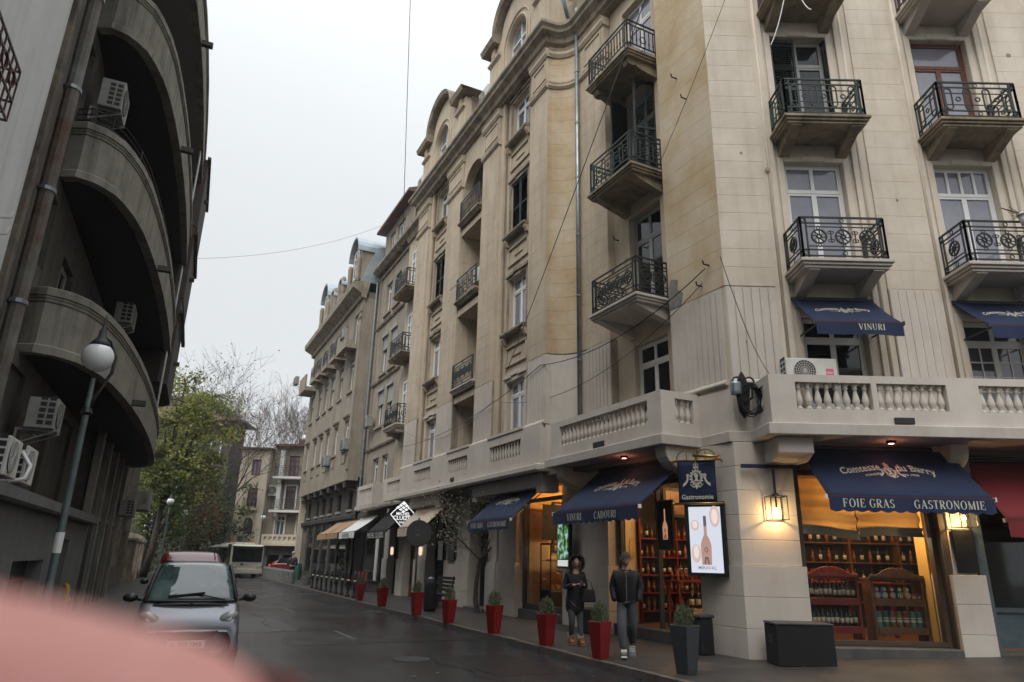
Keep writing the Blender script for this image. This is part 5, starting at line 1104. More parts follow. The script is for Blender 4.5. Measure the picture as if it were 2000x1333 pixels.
part('bulletin_sheet', MB().box(-26.2, -25.7, 9.9, 9.905, 1.6, 2.3), K['white'], bld, ST, -26, 9.9, 1.6); part('bulletin_sheet', MB().box(-26.25, -25.75, 9.9, 9.905, 2.75, 3.3), K['lgrey'], bld, ST, -26, 9.9, 2.8)
for s in (26.45, 30.25): part('wall_sconce', MB().lathe([(.02, 0), (.07, .05), (.07, .3), (.02, .35)], (-s-.6, 9.48, 1.75), 8), mat('lit_sconce', (.8, .8, .8), .3, emit=(1, .8, .55), es=.6), bld, ST, -s-.6, 9.48, 1.75)
# shop beside the corner shop (right edge): grey-blue front
bluef = mat('grey_blue_paint', (.085, .115, .13), .5, (.06, .085, .1), 5)
g = MB(); g.box(8.64, 8.8, 13.1, 13.5, .1, 3.9); g.box(8.8, 14, 13.5, 13.6, .1, .95); g.box(10.0, 10.14, 13.42, 13.62, .1, 3.9); g.box(8.8, 14, 13.45, 13.62, .95, 1.03); o = P('shop_window', g, bluef, RF)
for a, b in ((8.9, 9.9), (10.25, 11.4)): part('base_panel', MB().box(a, b, 13.475, 13.499, .28, .82), bluef, o, RF, a, 13.48, .3, bevel=.012)
part('pane', MB().box(8.8, 10.0, 13.52, 13.53, 1.03, 3.9), K['paned'], o, RF); part('pane', MB().box(10.14, 14, 13.52, 13.53, 1.03, 3.9), K['paned'], o, RF); part('paper_notice', MB().box(10.3, 10.8, 13.49, 13.5, 1.95, 2.2), K['white'], o, RF)
P('stone_step', MB().box(8.64, 14, 13.0, 13.5, .1, .3), K['stone_step'], RF)
# lit diamond sign
t = thing('diamond_sign', 'white lit diamond-shaped sign reading MICHEL CLUIZEL above the scalloped awning', 'sign', sideF, 8.75, 27.3, 3.3)
g = MB(); c4 = [(-.55, 0), (0, -.55), (.55, 0), (0, .55)]; g.face_xz(c4, 0, .1); part('board', g, K['blackm'], t)
em = emis('sign_white', (1, 1, 1), .7); f = FS()
for i in range(4): a, b = c4[i], c4[(i+1) % 4]; f.stroke([(a[0]*.95, a[1]*.95), (b[0]*.95, b[1]*.95)], .035)
for i in (1, 2): f.stroke([(-.28+.14*i, .12+.02+.14*i-.0), (.28-.0*i-.14*(2-i)*.0-.14*(i-1)*.0-(.14*i-.14), .12+.0)], .02) if 0 else None
for k in range(3):
    for j in range(3):
        cx, cz = (k-j)*.115, .30-.0+(2-k-j)*.075-.02; f.poly([(cx-.085, cz), (cx, cz-.055), (cx+.085, cz), (cx, cz+.055)])
q = script('MICHEL', .02); f.join(q, .17, -q.w*.085, -.02); q = script('CLUIZEL', .02); f.join(q, .22, -q.w*.11, -.2); q = script('PARIS', .015); f.join(q, .12, -q.w*.06, -.34)
flat(t, f, em, -.004, 'lettering'); part('bracket', MB().box(.55, .8, .03, .07, -.03, .03), K['black'], t)
# ================= narrow building beyond (s 32.4..38.4) =================
b2 = thing('town_house', 'narrow grey-brown house with paired windows and attic, between corner block and bay building', 'building', ST, -32.4, 9.9, .12)
def Q(name, mb, m, F=ST, x=0, y=0, z=0, **k): return part(name, mb, K[m] if isinstance(m, str) else m, CUR, F, x, y, z, **k)
CUR = b2
g = MB(); hol = []
for z0, z1 in ((5.0, 6.7), (8.4, 10.4), (11.4, 13.6), (15.0, 16.9)):
    for c in (34.6, 36.3): hol.append((-c-.55, -c+.55, z0, z1))
wallpanel(g, -38.6, -32.4, 3.9, 17.9, 9.9, hol, .25); Q('wall', g, 'brown')
for i, h in enumerate(hol):
    c = -(h[0]+h[1])/2; window(b2, ST, -c, 10.05, h[2], 1.08, h[3]-h[2], 'tdouble', 'pvc', 'pane')
    Q('window_sill', MB().box(h[0]-.12, h[1]+.12, 9.78, 9.93, h[2]-.12, h[2]-.002), 'trim')
    if 4 > i//2 >= 1 and i//2 != 3: Q('roller_shutter', MB().box(h[0]+.02, h[1]-.02, 9.95, 10.02, h[3]-(.75 if i % 2 else .9), h[3]).box(h[0]-.03, h[1]+.03, 9.82, 9.93, h[3]-.02, h[3]+.16), 'greyframe')
Q('core', MB().box(-38.6, -32.4, 10.17, 20, 0, 17.9), 'soffit')
for z in (7.2, 10.95, 14.4, 17.6): Q('string_course', MB().xsec([(9.9, z), (9.8, z+.03), (9.76, z+.12), (9.9, z+.16)], -38.5, -32.45), 'trim')
Q('cornice', MB().xsec([(9.9, 17.9), (9.6, 17.95), (9.35, 18.15), (9.35, 18.3), (9.9, 18.4)], -38.4, -32.3), 'trim')
for s in (32.6, 38.2): Q('pilaster', MB().box(-s-.2, -s+.2, 9.84, 9.9, 4, 17.6), 'brown')
g = MB(); hol = [(-35.2-.7, -35.2+.7, 19.0, 20.4), (-36.9-.5, -36.9+.5, 19.0, 20.4)]; wallpanel(g, -38.4, -32.6, 18.4, 20.9, 10.0, hol, .2); Q('attic_wall', g, 'brown'); Q('attic_body', MB().box(-38.4, -32.6, 10.3, 16, 18.4, 20.9), 'brown')
for h in hol: window(b2, ST, (h[0]+h[1])/2, 10.12, h[2], h[1]-h[0]-.04, 1.36, 'double', 'pvc', 'panel')
Q('attic_roof', MB().xsec([(9.45, 20.9), (9.45, 21.05), (10.5, 21.5), (16, 21.5), (16, 20.9)], -38.7, -32.4), 'roofr')
Q('balcony', MB().box(-36.4, -33.0, 9.0, 9.9, 3.93, 4.12), 'whitepaint'); 
g = MB(); wallpanel(g, -36.3, -33.1, 4.12, 5.1, 9.05, [(-35.9, -33.5, 4.45, 4.9)], .14); g.box(-36.3, -36.16, 9.05, 9.9, 4.12, 5.1); g.box(-33.24, -33.1, 9.05, 9.9, 4.12, 5.1); g.box(-36.3, -33.1, 9.2, 9.22, 5.0, 5.1); Q('parapet', g, 'paint')
for i in range(12): inst('baluster', balme_s, b2, ST, -35.8+i*.2, 9.12, 4.45)
for z in (5.6, 8.2, 11): pass
Q('drain_pipe', MB().tube([(-38.45, 9.72, 4), (-38.45, 9.72, 17.6)], .07, 6), 'zinc')
Q('lower_wall', MB().box(-38.6, -32.4, 9.75, 10.4, .1, 3.93), 'ldark')
for a, b in ((-36.0, -33.2),):
    Q('shop_window', MB().box(a, b, 9.68, 9.74, .5, 3.0), 'black'); Q('pane', MB().box(a+.08, b-.08, 9.66, 9.67, .6, 2.9), 'paned')
Q('door', MB().box(-38.2, -36.6, 9.69, 9.74, .15, 2.9), 'blackm')
Q('white_panel', MB().box(-33.1, -32.75, 9.35, 9.4, .6, 2.6), 'white')
ac_unit('air conditioner on the narrow house wall beside its long drain pipe', ST, -37.3, 9.7, 8.5, .8, .6, .32, m='acd')
# ================= bay building (s 38.5..55) =================
b3 = thing('bay_building', 'tall brown-grey apartment building with an overhanging bay, barrel dormers and black shopfronts', 'building', ST, -38.6, 9.6, .12)
CUR = b3
g = MB(); cols = (40.0, 42.7, 45.1, 47.2, 49.2, 52.0)
hol = []
for z0, z1 in ((7.5, 9.3), (11.0, 13.0)):
    for c in cols: hol.append((-c-.5, -c+.5, z0, z1))
for c in cols: hol.append((-c-.5, -c+.5, 13.9, 15.9))
wallpanel(g, -53.5, -38.6, 5.9, 16.6, 9.0, hol, .25); g.box(-38.601, -38.6, 9.0, 10.3, 5.9, 16.6); g.box(-53.5, -53.49, 9.0, 12, 5.9, 16.6); Q('wall', g, 'brown')
Q('core', MB().box(-53.5, -38.61, 9.27, 20, 5.9, 17), 'soffit'); Q('core', MB().box(-53.5, -38.6, 10.3, 20, 0, 6.0), 'soffit')
for i, h in enumerate(hol):
    c = (h[0]+h[1])/2; j = i//6; window(b3, ST, c, 9.14, h[2], .98, h[3]-h[2], 'tdouble', 'pvc', 'pane')
    if j < 2: Q('window_sill', MB().box(h[0]-.1, h[1]+.1, 8.9, 9.02, h[2]-.1, h[2]-.002), 'trim')
    if j == 1 : Q('roller_shutter', MB().box(h[0]-.02, h[1]+.02, 8.93, 8.998, h[3]-.02, h[3]+.2).box(h[0]+.03, h[1]-.03, 9.05, 9.1, h[3]-(.3+.25*(i % 3)), h[3]), 'greyframe')
    if j == 0: Q('window_hood', MB().xsec([(9.0, h[3]+.1), (8.88, h[3]+.16), (8.85, h[3]+.24), (9.0, h[3]+.3)], h[0]-.2, h[1]+.2), 'brown'); Q('carved_panel', MB().box(h[0]+.05, h[1]-.05, 8.96, 9.0, h[2]-.75, h[2]-.3), 'trim')
g = MB(); g.box(-39.05, -38.58, 8.93, 9.0, 6.3, 16.2); Q('corner_pilaster', g, 'brown')
for z in (15.3, 15.7): Q('capital_band', MB().box(-39.2, -38.5, 8.88, 8.925, z, z+.12), 'brown')
# balconies of the top storey
for k, c in enumerate(cols[:-1]):
    w = 1.5 if k == 0 else .75
    zb = 13.7
    Q('balcony', MB().box(-c-w, -c+(1.0 if k == 0 else w), 8.25, 9.0, zb-.25, zb), 'brown'); Q('console', MB().xsec([(9.0, zb-.26), (8.5, zb-.26), (8.55, zb-.5), (9.0, zb-.8)], -c-.35, -c+.35), 'brown')
    if k == 0: Q('parapet', MB().box(-c-w, -c+1.0, 8.27, 8.4, zb, zb+.95), 'brown')
    else:
        g = MB(); railpanel(g, (-c-w, 8.3), (-c+w, 8.3), zb, zb+.95, 'oval'); Q('railing', g, 'iron')
Q('balcony', MB().box(-53.4, -51.0, 8.1, 9.0, 13.3, 13.6).box(-53.4, -51.0, 8.1, 8.22, 13.6, 14.5), 'brown')
Q('cornice', MB().xsec([(9.1, 16.5), (8.85, 16.55), (8.8, 16.8), (8.25, 17.1), (8.22, 17.45), (8.4, 17.5), (9.3, 17.62)], -53.9, -38.45), 'trim')
for i in range(16): Q('cornice_bracket', MB().xsec([(8.99, 16.6), (8.45, 17.0), (8.45, 17.08), (8.99, 17.08)], -39.2-i*.93-.12, -39.2-i*.93+.12), 'trim')
Q('mansard_roof', MB().xsec([(8.7, 17.6), (9.6, 20.0), (12, 20.6), (18, 20.6), (18, 17.6)], -53.6, -38.6), 'roofz')
for c, r_ in ((40.2, 1.15), (43.6, .55), (45.9, .55), (49.0, 1.15)):
    z0 = 17.9; zz = z0+(1.9 if r_ > 1 else 1.0)
    g = MB(); ar = [(-c-r_, z0)]+[(-c+r_*cos(pi-pi*i/12), zz+r_*sin(pi-pi*i/12)) for i in range(13)]+[(-c+r_, z0)]; g.face_xz(ar, 8.75, 10.8); Q('dormer', g, 'brown')
    g = MB(); o1 = [(-c+(r_+.12)*cos(pi-pi*i/12), zz+(r_+.12)*sin(pi-pi*i/12)) for i in range(13)]; i1 = [(-c+(r_+.001)*cos(pi-pi*i/12), zz+(r_+.001)*sin(pi-pi*i/12)) for i in range(13)][::-1]; g.face_xz(o1+i1, 8.45, 11.2); Q('barrel_roof', g, 'roofz')
    Q('dormer_front', MB().face_xz([(-c-r_*.62, z0+.3)]+[(-c+r_*.62*cos(pi-pi*i/10), zz+r_*.62*sin(pi-pi*i/10)) for i in range(11)]+[(-c+r_*.62, z0+.3)], 8.70, 8.745), 'pane')
    for sx in (-1, 1): Q('dormer_column', MB().lathe([(.13, 0), (.16, .2), (.12, .5), (.15, .9), (.17, 1.5), (.12, 1.7)], (-c+sx*(r_-.08), 8.6, z0-.1), 8), 'brown')
    if r_ > 1: window(b3, ST, -c, 8.68, z0+.4, 1.2, 1.9, 'tdouble', 'pvc', 'panel')
# underside and shops
Q('bay_soffit', MB().box(-53.4, -38.6, 8.99, 9.6, 5.7, 5.9), 'brown')
for i in range(7): Q('soffit_beam', MB().box(-39.6-i*2.1, -39.2-i*2.1, 9.02, 9.62, 5.35, 5.69), 'ldark')
g = MB(); hol = [(-c-.5, -c+.5, 4.2, 5.2) for c in cols]; wallpanel(g, -53.5, -38.6, .1, 5.9, 9.62, hol, .15); Q('lower_wall', g, 'ldark')
for h in hol: Q('dark_pane', MB().box(h[0], h[1], 9.74, 9.76, h[2], h[3]), 'paned'); Q('window_sill', MB().box(h[0]-.05, h[1]+.05, 9.52, 9.62, 4.05, 4.18), 'greyframe')
Q('fascia', MB().xsec([(9.62, 3.6), (9.4, 3.65), (9.35, 3.85), (9.62, 3.95)], -53.5, -38.5), 'ldark')
for i in range(6):
    s = 39.2+i*2.4
    for k in range(9): Q('rustic_block', MB().box(-s-.35, -s+.05, 9.5-.04*(k % 2), 9.61, .15+k*.38, .5+k*.38), 'ldark', bevel=.02)
    Q('shop_window', MB().box(-s-2.3, -s-.4, 9.56, 9.61, .5, 3.3), 'black'); Q('pane', MB().box(-s-2.2, -s-.5, 9.54, 9.552, .6, 3.2), 'paned')
Q('corner_post', MB().box(-53.9, -53.5, 9.2, 9.6, 0, 5.8), 'farst')
ac_unit('air conditioner on the bay building between its two nearest window columns', ST, -39.0, 8.95, 7.4, .85, .62, .34, m='acd'); ac_unit('air conditioner on the bay building under the third window column', ST, -43.9, 8.95, 7.0, .85, .62, .34, m='acd'); ac_unit('air conditioner on the top corner balcony of the bay building', ST, -40.0, 8.5, 14.2, .85, .6, .34, m='acd'); ac_unit('far air conditioner at the end of the bay building', ST, -53.6, 8.0, 14.2, .8, .6, .3, m='acd')
a_ = awning('white awning with black lettering between the black and tan awnings', ST, -36.6, -33.5, 9.5, 3.6, 8.4, 2.8, .3, m='white', vm='white', scal=False, big=True)
g = MB(); f = FS(); f.w = 4.0; [f.stroke([(k*.55, .05), (k*.55+.12, .75)], .12).stroke([(k*.55+.12, .75), (k*.55+.3, .05+.4*(k % 2))], .1) for k in range(7)]; f.to(g, lambda x, z: (-35.05+(x-f.w/2)*.36, 8.355, 2.52+z*.3)); part('lettering', g, K['blackm'], a_, ST, -35, 8.4, 2.5)
awning('nearer tan awning beyond the white one', ST, -39.5, -37.0, 9.45, 3.5, 8.4, 2.8, .28, m='tan', scal=False, big=True); awning('farther tan awning at the far end of the shop row', ST, -42.1, -39.6, 9.45, 3.5, 8.4, 2.8, .28, m='tan', scal=False, big=True)
# ================= building closing the street =================
EF = Fr(R(3))
b4 = thing('end_building', 'beige three-storey building with arched window and white balconies closing the street', 'building', RF, -21, 62, 0)
CUR = b4
def E_(name, mb, m, **k): return Q(name, mb, m, RF, **k)
g = MB(); A = [(-23.6, 62), (-21.3, 62)]
hl = [(-23.0, -22.2, 3.3, 4.6), (-23.0, -22.15, 5.6, 7.2), (-22.95, -22.15, 8.3, 9.7)]
wallpanel(g, -24.0, -21.45, 2.6, 10.6, 61.6, hl, .2); g.box(-24.0, -23.99, 61.6, 70, 0, 10.6); g.box(-21.46, -21.45, 61.6, 62.6, 0, 10.6); E_('wall', g, 'farst')
hr = [(-19.9, -19.0, 5.5, 7.5), (-18.0, -17.1, 5.5, 7.5), (-19.9, -19.0, 8.4, 10.2), (-18.0, -17.1, 8.4, 10.2), (-20.5, -19.7, 3.2, 4.9), (-18.6, -17.7, 3.2, 4.9)]
g = MB(); wallpanel(g, -21.45, -12, 2.6, 11.0, 62.4, hr, .25); E_('wall', g, mat('far_grey_beige_stucco', (.30, .265, .21), .9, (.26, .23, .18), .8, 0, .4, (.14, .12, .09)))
E_('core', MB().box(-24, -12, 62.7, 72, 0, 10.8), 'soffit')
for h in hl[1:]+hr: window(b4, RF, (h[0]+h[1])/2, (61.7 if h in hl else 62.5), h[2], h[1]-h[0], h[3]-h[2], 'tdouble' if h[3]-h[2] > 1.5 else 'double', 'wood' if h in hl or h[2] > 5 else 'pvc', 'pane')
E_('window', MB().box(-23.0, -22.2, 61.72, 61.76, 3.3, 4.6), 'wood'); E_('pane', MB().box(-22.9, -22.65, 61.7, 61.715, 3.4, 4.5).box(-22.55, -22.3, 61.7, 61.715, 3.4, 4.5), 'pane')
g = MB(); ap = [(-23.1, 4.0), (-23.1, 4.8), (-22.1, 4.8), (-22.1, 4.0)]+[(-22.6+.4*cos(pi*i/8), 4.25+.4*sin(pi*i/8)) for i in range(9)]; g.face_xz(ap, 61.5, 61.6); E_('arch_surround', g, 'farst')
E_('white_pilaster', MB().box(-20.6, -20.25, 61.9, 62.4, 5.0, 10.6), 'white')
for z in (5.35, 8.25):
    E_('balcony', MB().box(-20.9, -14, 61.3, 62.4, z-.2, z), 'white'); g = MB(); railpanel(g, (-20.8, 61.35), (-17.6, 61.35), z, z+.9, 'oval'); railpanel(g, (-17.6, 61.35), (-14.2, 61.35), z, z+.9, 'oval'); E_('railing', g, 'iron')
    for x in (-20.4, -17.2): E_('console', MB().xsec([(62.4, z-.2), (61.5, z-.2), (61.6, z-.5), (62.4, z-.8)], x-.15, x+.15), 'white')
E_('balcony', MB().box(-23.2, -22.0, 61.2, 61.6, 5.3, 5.42), 'farst'); g = MB(); railpanel(g, (-23.2, 61.22), (-22.0, 61.22), 5.42, 6.3, 'bars'); E_('railing', g, 'iron')
for h in hr[4:]+hr[:2]:
    g = MB()
    for q in ((h[0]-.12, h[0], h[2], h[3]+.12), (h[1], h[1]+.12, h[2], h[3]+.12), (h[0], h[1], h[3], h[3]+.12)): g.box(q[0], q[1], 62.3, 62.4, q[2], q[3])
    E_('window_surround', g, 'white')
E_('ledge', MB().box(-24.2, -21.3, 61.0, 61.6, 2.35, 2.6).box(-21.3, -12, 61.2, 62.4, 2.35, 2.6), 'farst')
g = MB(); wallpanel(g, -21.3, -12, 2.6, 3.3, 61.3, [(-21.0+i*.42, -20.75+i*.42, 2.8, 3.1) for i in range(16)], .12); g.box(-21.3, -12, 61.43, 61.45, 2.6, 3.3); E_('pierced_parapet', g, 'farst')
E_('lower_wall', MB().box(-24, -21.2, 61.7, 62.4, 0, 2.35).box(-21.2, -12, 62.0, 62.6, 1.6, 2.35), 'concrete'); 
for i, x in enumerate((-21.0, -19.7, -18.4, -17.1, -15.6)): E_('shopfront_post', MB().box(x, x+.3, 61.9, 62.3, 0, 1.6), 'concrete')
E_('shop_window', MB().box(-20.7, -12, 62.25, 62.3, 0, 1.6), 'paned'); E_('roof_edge', MB().box(-24.2, -21.3, 61.3, 70, 10.6, 10.75).box(-21.3, -12, 61.9, 70, 11.0, 11.2), 'roofr'); E_('roof_terrace', MB().box(-19.5, -13, 63, 69, 11.2, 11.9), 'tile')
sd_ = thing('satellite_dish', 'white satellite dish on the roof of the building closing the street', 'satellite dish', RF, -18.6, 61.95, 11.2); part('dish', MB().lathe([(.02, .12), (.2, .06), (.32, -.06)], (0, 0, .55), 14, 'y'), K['white'], sd_, smooth=True); part('mast', MB().tube([(0, .1, 0), (0, .1, .55)], .03, 6), K['zinc'], sd_)
ac_unit('air conditioner under the arched window of the end building', RF, -22.9, 61.5, 2.65, .8, .5, .3, m='acd'); ac_unit('air conditioner on the inner wall beside the white pilaster of the end building', RF, -20.9, 62.3, 6.6, .8, .9, .35, m='acw'); ac_unit('air conditioner on the upper balcony of the end building', RF, -17.0, 62.2, 8.9, .8, .7, .35, m='acw')
# house behind the trees
b5 = thing('house_behind_trees', 'dim grey house with wide brown hipped roof half hidden behind the trees', 'building', RF, -30, 70, 0); CUR = b5
E_('wall', MB().box(-44, -28.2, 69, 72.5, 0, 14.4), 'ldark')
g = MB(); a, b, c, d = (-45, 68, 14.4), (-27.0, 68, 14.4), (-27.2, 73.5, 14.4), (-45, 73.5, 14.4); e, f = (-40, 71, 17.4), (-31.5, 71, 17.4)
g.add([a, b, c, d, e, f], [(0, 1, 5, 4), (1, 2, 5), (2, 3, 4, 5), (3, 0, 4), (3, 2, 1, 0)]); E_('roof', g, 'tile')
for i in range(4):
    for j in range(3): window(b5, RF, -29.6-i*2.6, 68.93, 3.5+j*3.6, 1.1, 1.7, 'double', 'pvc', 'pane')
# ================= left side =================
lb = thing('curved_balcony_building', 'dark stained apartment building with stacked curved balconies on the left', 'building', LF, 9.4, 3.0, .1); CUR = lb
def Lp(name, mb, m, **k): return Q(name, mb, m, LF, **k)
LV = (4.70, 7.90, 11.10, 14.30)
curve = [(12.92, 3.0), (12.80, 2.74), (12.88, 2.50), (13.0, 2.36), (13.2, 2.2), (13.5, 2.08), (14.0, 1.94), (14.7, 1.82), (15.6, 1.73), (16.8, 1.64), (18.2, 1.57), (20.0, 1.52), (22.0, 1.5), (24, 1.51), (26, 1.55), (27.8, 1.62), (28.8, 1.75), (29.5, 2.0), (29.9, 2.4), (30, 3.0)]
def offs(c, o):
    r_ = []
    for i, p in enumerate(c):
        a = Vector(c[max(0, i-1)]); b = Vector(c[min(len(c)-1, i+1)]); d = (b-a).normalized(); r_.append((p[0]+d.y*o, p[1]-d.x*o))
    return r_
def sweep(name, prof, m, cv=curve, F=LF):
    """closed profile of (outward offset, z) along the balcony curve"""
    g = MB(); n = len(prof); rows = [offs(cv, o) for o, z in prof]; vs = []
    for i in range(len(cv)):
        for j in range(n): vs.append((rows[j][i][0], rows[j][i][1], prof[j][1]))
    fs = [(i*n+j, i*n+(j+1)%n, (i+1)*n+(j+1)%n, (i+1)*n+j) for i in range(len(cv)-1) for j in range(n)]; g.add(vs, fs)
    return part(name, g, K[m], CUR, F, smooth=False)
for k, z in enumerate(LV):
    sweep('balcony_parapet', [(-.12, z+.16), (0, z+.16), (0, z+.95), (-.12, z+.95)], 'lfront')
    sweep('balcony_lower_band', [(-.14, z), (.05, z), (.05, z+.13), (.02, z+.16), (-.14, z+.16)], 'lfront')
    sweep('balcony_coping', [(-.14, z+.951), (.015, z+.951), (.015, z+.985), (.04, z+1.0), (.04, z+1.12), (.02, z+1.14), (-.16, z+1.14)], 'lfront'); sweep('coping_groove', [(-.01, z+.88), (.012, z+.88), (.012, z+.90), (-.01, z+.90)], 'ldark')
    Lp('balcony_floor', MB().plan(offs(curve, -.08)+[(30, 3.05), (12.92, 3.05)], z+.01, z+.15), mat('grey_soffit', (.2, .2, .195), .9) if k == 3 else mat('black_soffit', (.018, .017, .016), .95))  # near black under the lower balconies, grey under the top one
    if k == 1:
        g = MB(); cv = offs(curve, -.06)
        for zz in (z+1.22, z+1.34, z+1.46): g.tube([(p[0], p[1], zz) for p in cv[:16]], .012, 5)
        for p in cv[:16:3]: g.bar((p[0], p[1], z+1.14), (p[0], p[1], z+1.46), .02)
        Lp('balcony_rail', g, 'iron')
    p_ = offs(curve, .02)
    for ii in (9, 14):
        q = p_[ii]; Lp('drain_spout', MB().box(q[0]-.07, q[0]+.07, q[1]-.3, q[1]+.05, z+.02, z+.14), 'ldark')
# recessed wall behind the balconies
g = MB(); hol = [(12.3, 13.3, z+1.55, z+2.85) for z in LV]+[(14.6, 15.8, z+.2, z+2.4) for z in LV]+[(17.6, 18.8, z+.2, z+2.4) for z in LV]+[(21.0, 22.2, z+.2, z+2.4) for z in LV]
wallpanel(g, 9.4, 30.2, 2.3, 17.6, 3.0, hol, .2); g.box(30.19, 30.2, 3.0, 14, 0, 17.6); Lp('recessed_wall', g, 'ldark')
for h in hol: window(lb, LF, (h[0]+h[1])/2, 3.12, h[2], h[1]-h[0], h[3]-h[2], 'double' if h[0] < 13 else 'tdouble', 'pvc' if h[0] < 13 else 'greyframe', 'pane' if h[0] < 13 else 'paned')
Lp('body', MB().box(9.4, 30.1, 3.22, 16, 0, 17.6), 'ldark')
# stacked closed bays further along
rds = mat('reddish_dark_stucco', (.06, .046, .041), .9, (.04, .033, .03), 2)
for z0, z1, y in ((6.9, 9.9, 1.42), (9.93, 12.6, 1.39), (12.63, 15.3, 1.36)): Lp('closed_bay', MB().plan([(24.2, 3.0), (24.2, 1.7), (24.5, y), (28.2, y), (28.6, 1.7), (28.6, 3.0)], z0, z1), rds)
for z in (9.3, 12.2, 15.2): Lp('bay_ledge', MB().box(24.2, 28.6, 1.28, 1.4, z, z+.1), 'ldark')
yl = mat('yellowed_glass', (.28, .2, .07), .4, (.2, .15, .08), 3); 
for z, x in ((5.9, 23.6), (8.8, 23.6), (12.4, 22.4)):
    for i in range(2):
        for j in range(4): Lp('glazed_panel', MB().box(x-.5+i*.26, x-.26+i*.26, 1.5, 1.53, z+j*.45, z+.42+j*.45), yl if i else mat('pale_frosted_glass', (.25, .3, .29), .3))
o = part('flag_sign', MB().box(-.35, .35, 0, .04, 0, 1.1), mat('orange_sign', (.3, .12, .03), .6), lb, LF, 21.4, 1.1, 13.2); o = part('flag_sign', MB().box(-.3, .3, 0, .04, 0, .8), mat('orange_sign', (.3, .12, .03), .6), lb, LF, 21.6, 1.1, 11.6)
# lower storeys
wb = [(13.3, 15.9, .25, 1.5), (17.6, 18.5, .2, 1.9)]
g = MB(); wallpanel(g, 4, 21.0, 0, 2.3, 2.45, wb, .3); g.box(20.99, 21.0, 2.45, 3.2, 0, 2.3); Lp('base_wall', g, 'lgrey')
for h in wb: Lp('dark_pane', MB().box(h[0], h[1], 2.7, 2.72, h[2], h[3]), 'paned'); Lp('window_bar', MB().box(h[0], h[1], 2.66, 2.70, h[3]-.35, h[3]-.3), 'wood')
Lp('ledge', MB().xsec([(3.0, 2.3), (2.3, 2.3), (2.25, 2.34), (2.25, 2.5), (3.0, 2.54)], 4, 21.1), 'lgrey')
g = MB(); hu = [(10.4, 11.6, 2.9, 4.4), (12.4, 13.6, 3.0, 4.45), (15.0, 16.4, 2.7, 4.45), (17.6, 19.0, 2.7, 4.45)]; wallpanel(g, 4, 21.0, 2.5, 4.72, 2.92, hu, .18); Lp('upper_ground_wall', g, 'ldark')
for h in hu: window(lb, LF, (h[0]+h[1])/2, 3.02, h[2], h[1]-h[0], h[3]-h[2], 'double', 'greyframe' if h[0] < 12 else 'pvc', 'paned')
Lp('posted_bill', MB().box(15.3, 15.8, 3.0, 3.01, 3.75, 4.2), 'white')
Lp('base_wall', MB().box(21.0, 30, 2.62, 3.0, 0, 4.7), 'ldark')
for a, b, m in ((21.6, 22.8, 'blackm'), (23.6, 24.6, 'green'), (25.4, 26.6, 'blackm'), (27.6, 28.8, 'wood')): Lp('entrance_door', MB().box(a, b, 2.55, 2.62, .1, 2.4), m); Lp('door_frame', MB().box(a-.12, a, 2.52, 2.62, .1, 2.5).box(b, b+.12, 2.52, 2.62, .1, 2.5).box(a-.12, b+.12, 2.52, 2.62, 2.5, 2.62), 'lgrey')
for x in (20.9, 23.0, 25.0, 27.0, 29.0): Lp('wall_pier', MB().box(x, x+.35, 2.45, 2.62, 0, 4.69), 'lfront')
# graffiti tag on the far pier
g = MB(); f = FS(); rr = random.Random(3)
for i in range(9): z = 1.0+i*.16; f.stroke([(29.02+.06*rr.random(), z), (29.15, z+.1*rr.random()), (29.3, z-.03)], .02)
f.to(g, lambda a, c: (a, 2.443, c)); Lp('graffiti', g, mat('pale_spray_paint', (.25, .3, .32), .7))
# old downpipe at the corner with the pale building
Lp('downpipe', MB().tube([(11.2, 2.72, .3), (11.2, 2.72, 20)], .11, 10), mat('old_pipe', (.2, .21, .19), .8, (.10, .06, .04), 1.2, .3))
for z in (1.6, 3.3, 5.0, 6.8, 8.6, 10.4, 12.2, 14): Lp('pipe_clamp', MB().lathe([(.13, 0), (.13, .06)], (11.2, 2.72, z), 10), 'zinc')
Lp('brick_pier', MB().box(9.4, 9.75, 2.6, 3.0, 4.7, 20), mat('crumbling_plaster', (.16, .13, .10), .95, (.06, .045, .035), 3, .8, .5))
# pale building
wh = thing('pale_building', 'pale grey rendered building cut off by the left edge', 'building', LF, 4, 2.5, .1); CUR = wh
g = MB(); hw_ = [(5.7, 6.7, 5.5, 7.6), (6.3, 7.3, 9.4, 11.3), (3.0, 4.2, 5.9, 7.8)]; wallpanel(g, -6, 9.4, 2.55, 24, 2.5, hw_, .2); g.box(9.39, 9.4, 2.5, 3.6, 2.55, 24); Lp('wall', g, 'lwhite')
Lp('body', MB().box(-6, 9.38, 2.72, 14, 0, 24), 'lgrey'); Lp('coping', MB().box(9.3, 9.46, 2.44, 2.5, 4.4, 24), mat('crumbling_plaster', (.16, .13, .10), .95))
for h in hw_: window(wh, LF, (h[0]+h[1])/2, 2.6, h[2], h[1]-h[0], h[3]-h[2], 'tdouble', 'wood', 'pane')
g = MB(); x0, x1, yf, z0, z1 = 5.6, 6.8, 2.08, 5.42, 5.95
for z in (z0, z0+.2, z0+.4, z1): g.bar((x0, yf, z), (x1, yf, z), .018); g.bar((x1, yf, z), (x1, 2.5, z), .018); g.bar((x0, yf, z), (x0, 2.5, z), .018)
for i in range(10): x = x0+(x1-x0)*i/9; g.bar((x, yf, z0), (x, yf, z1), .014); g.bar((x, yf, z0), (x, 2.5, z0), .012)
for i in range(4): g.ring((x0+.2+i*.27, yf-.01, z0+.33), .08, .014, n=10)
Lp('flower_grille', g, 'iron_r')
for z in (5.2, 5.0): Lp('wall_hook', MB().tube([(8.6, 2.5, z), (8.6, 2.35, z+.03), (8.6, 2.33, z+.1)], .02, 5), 'white')
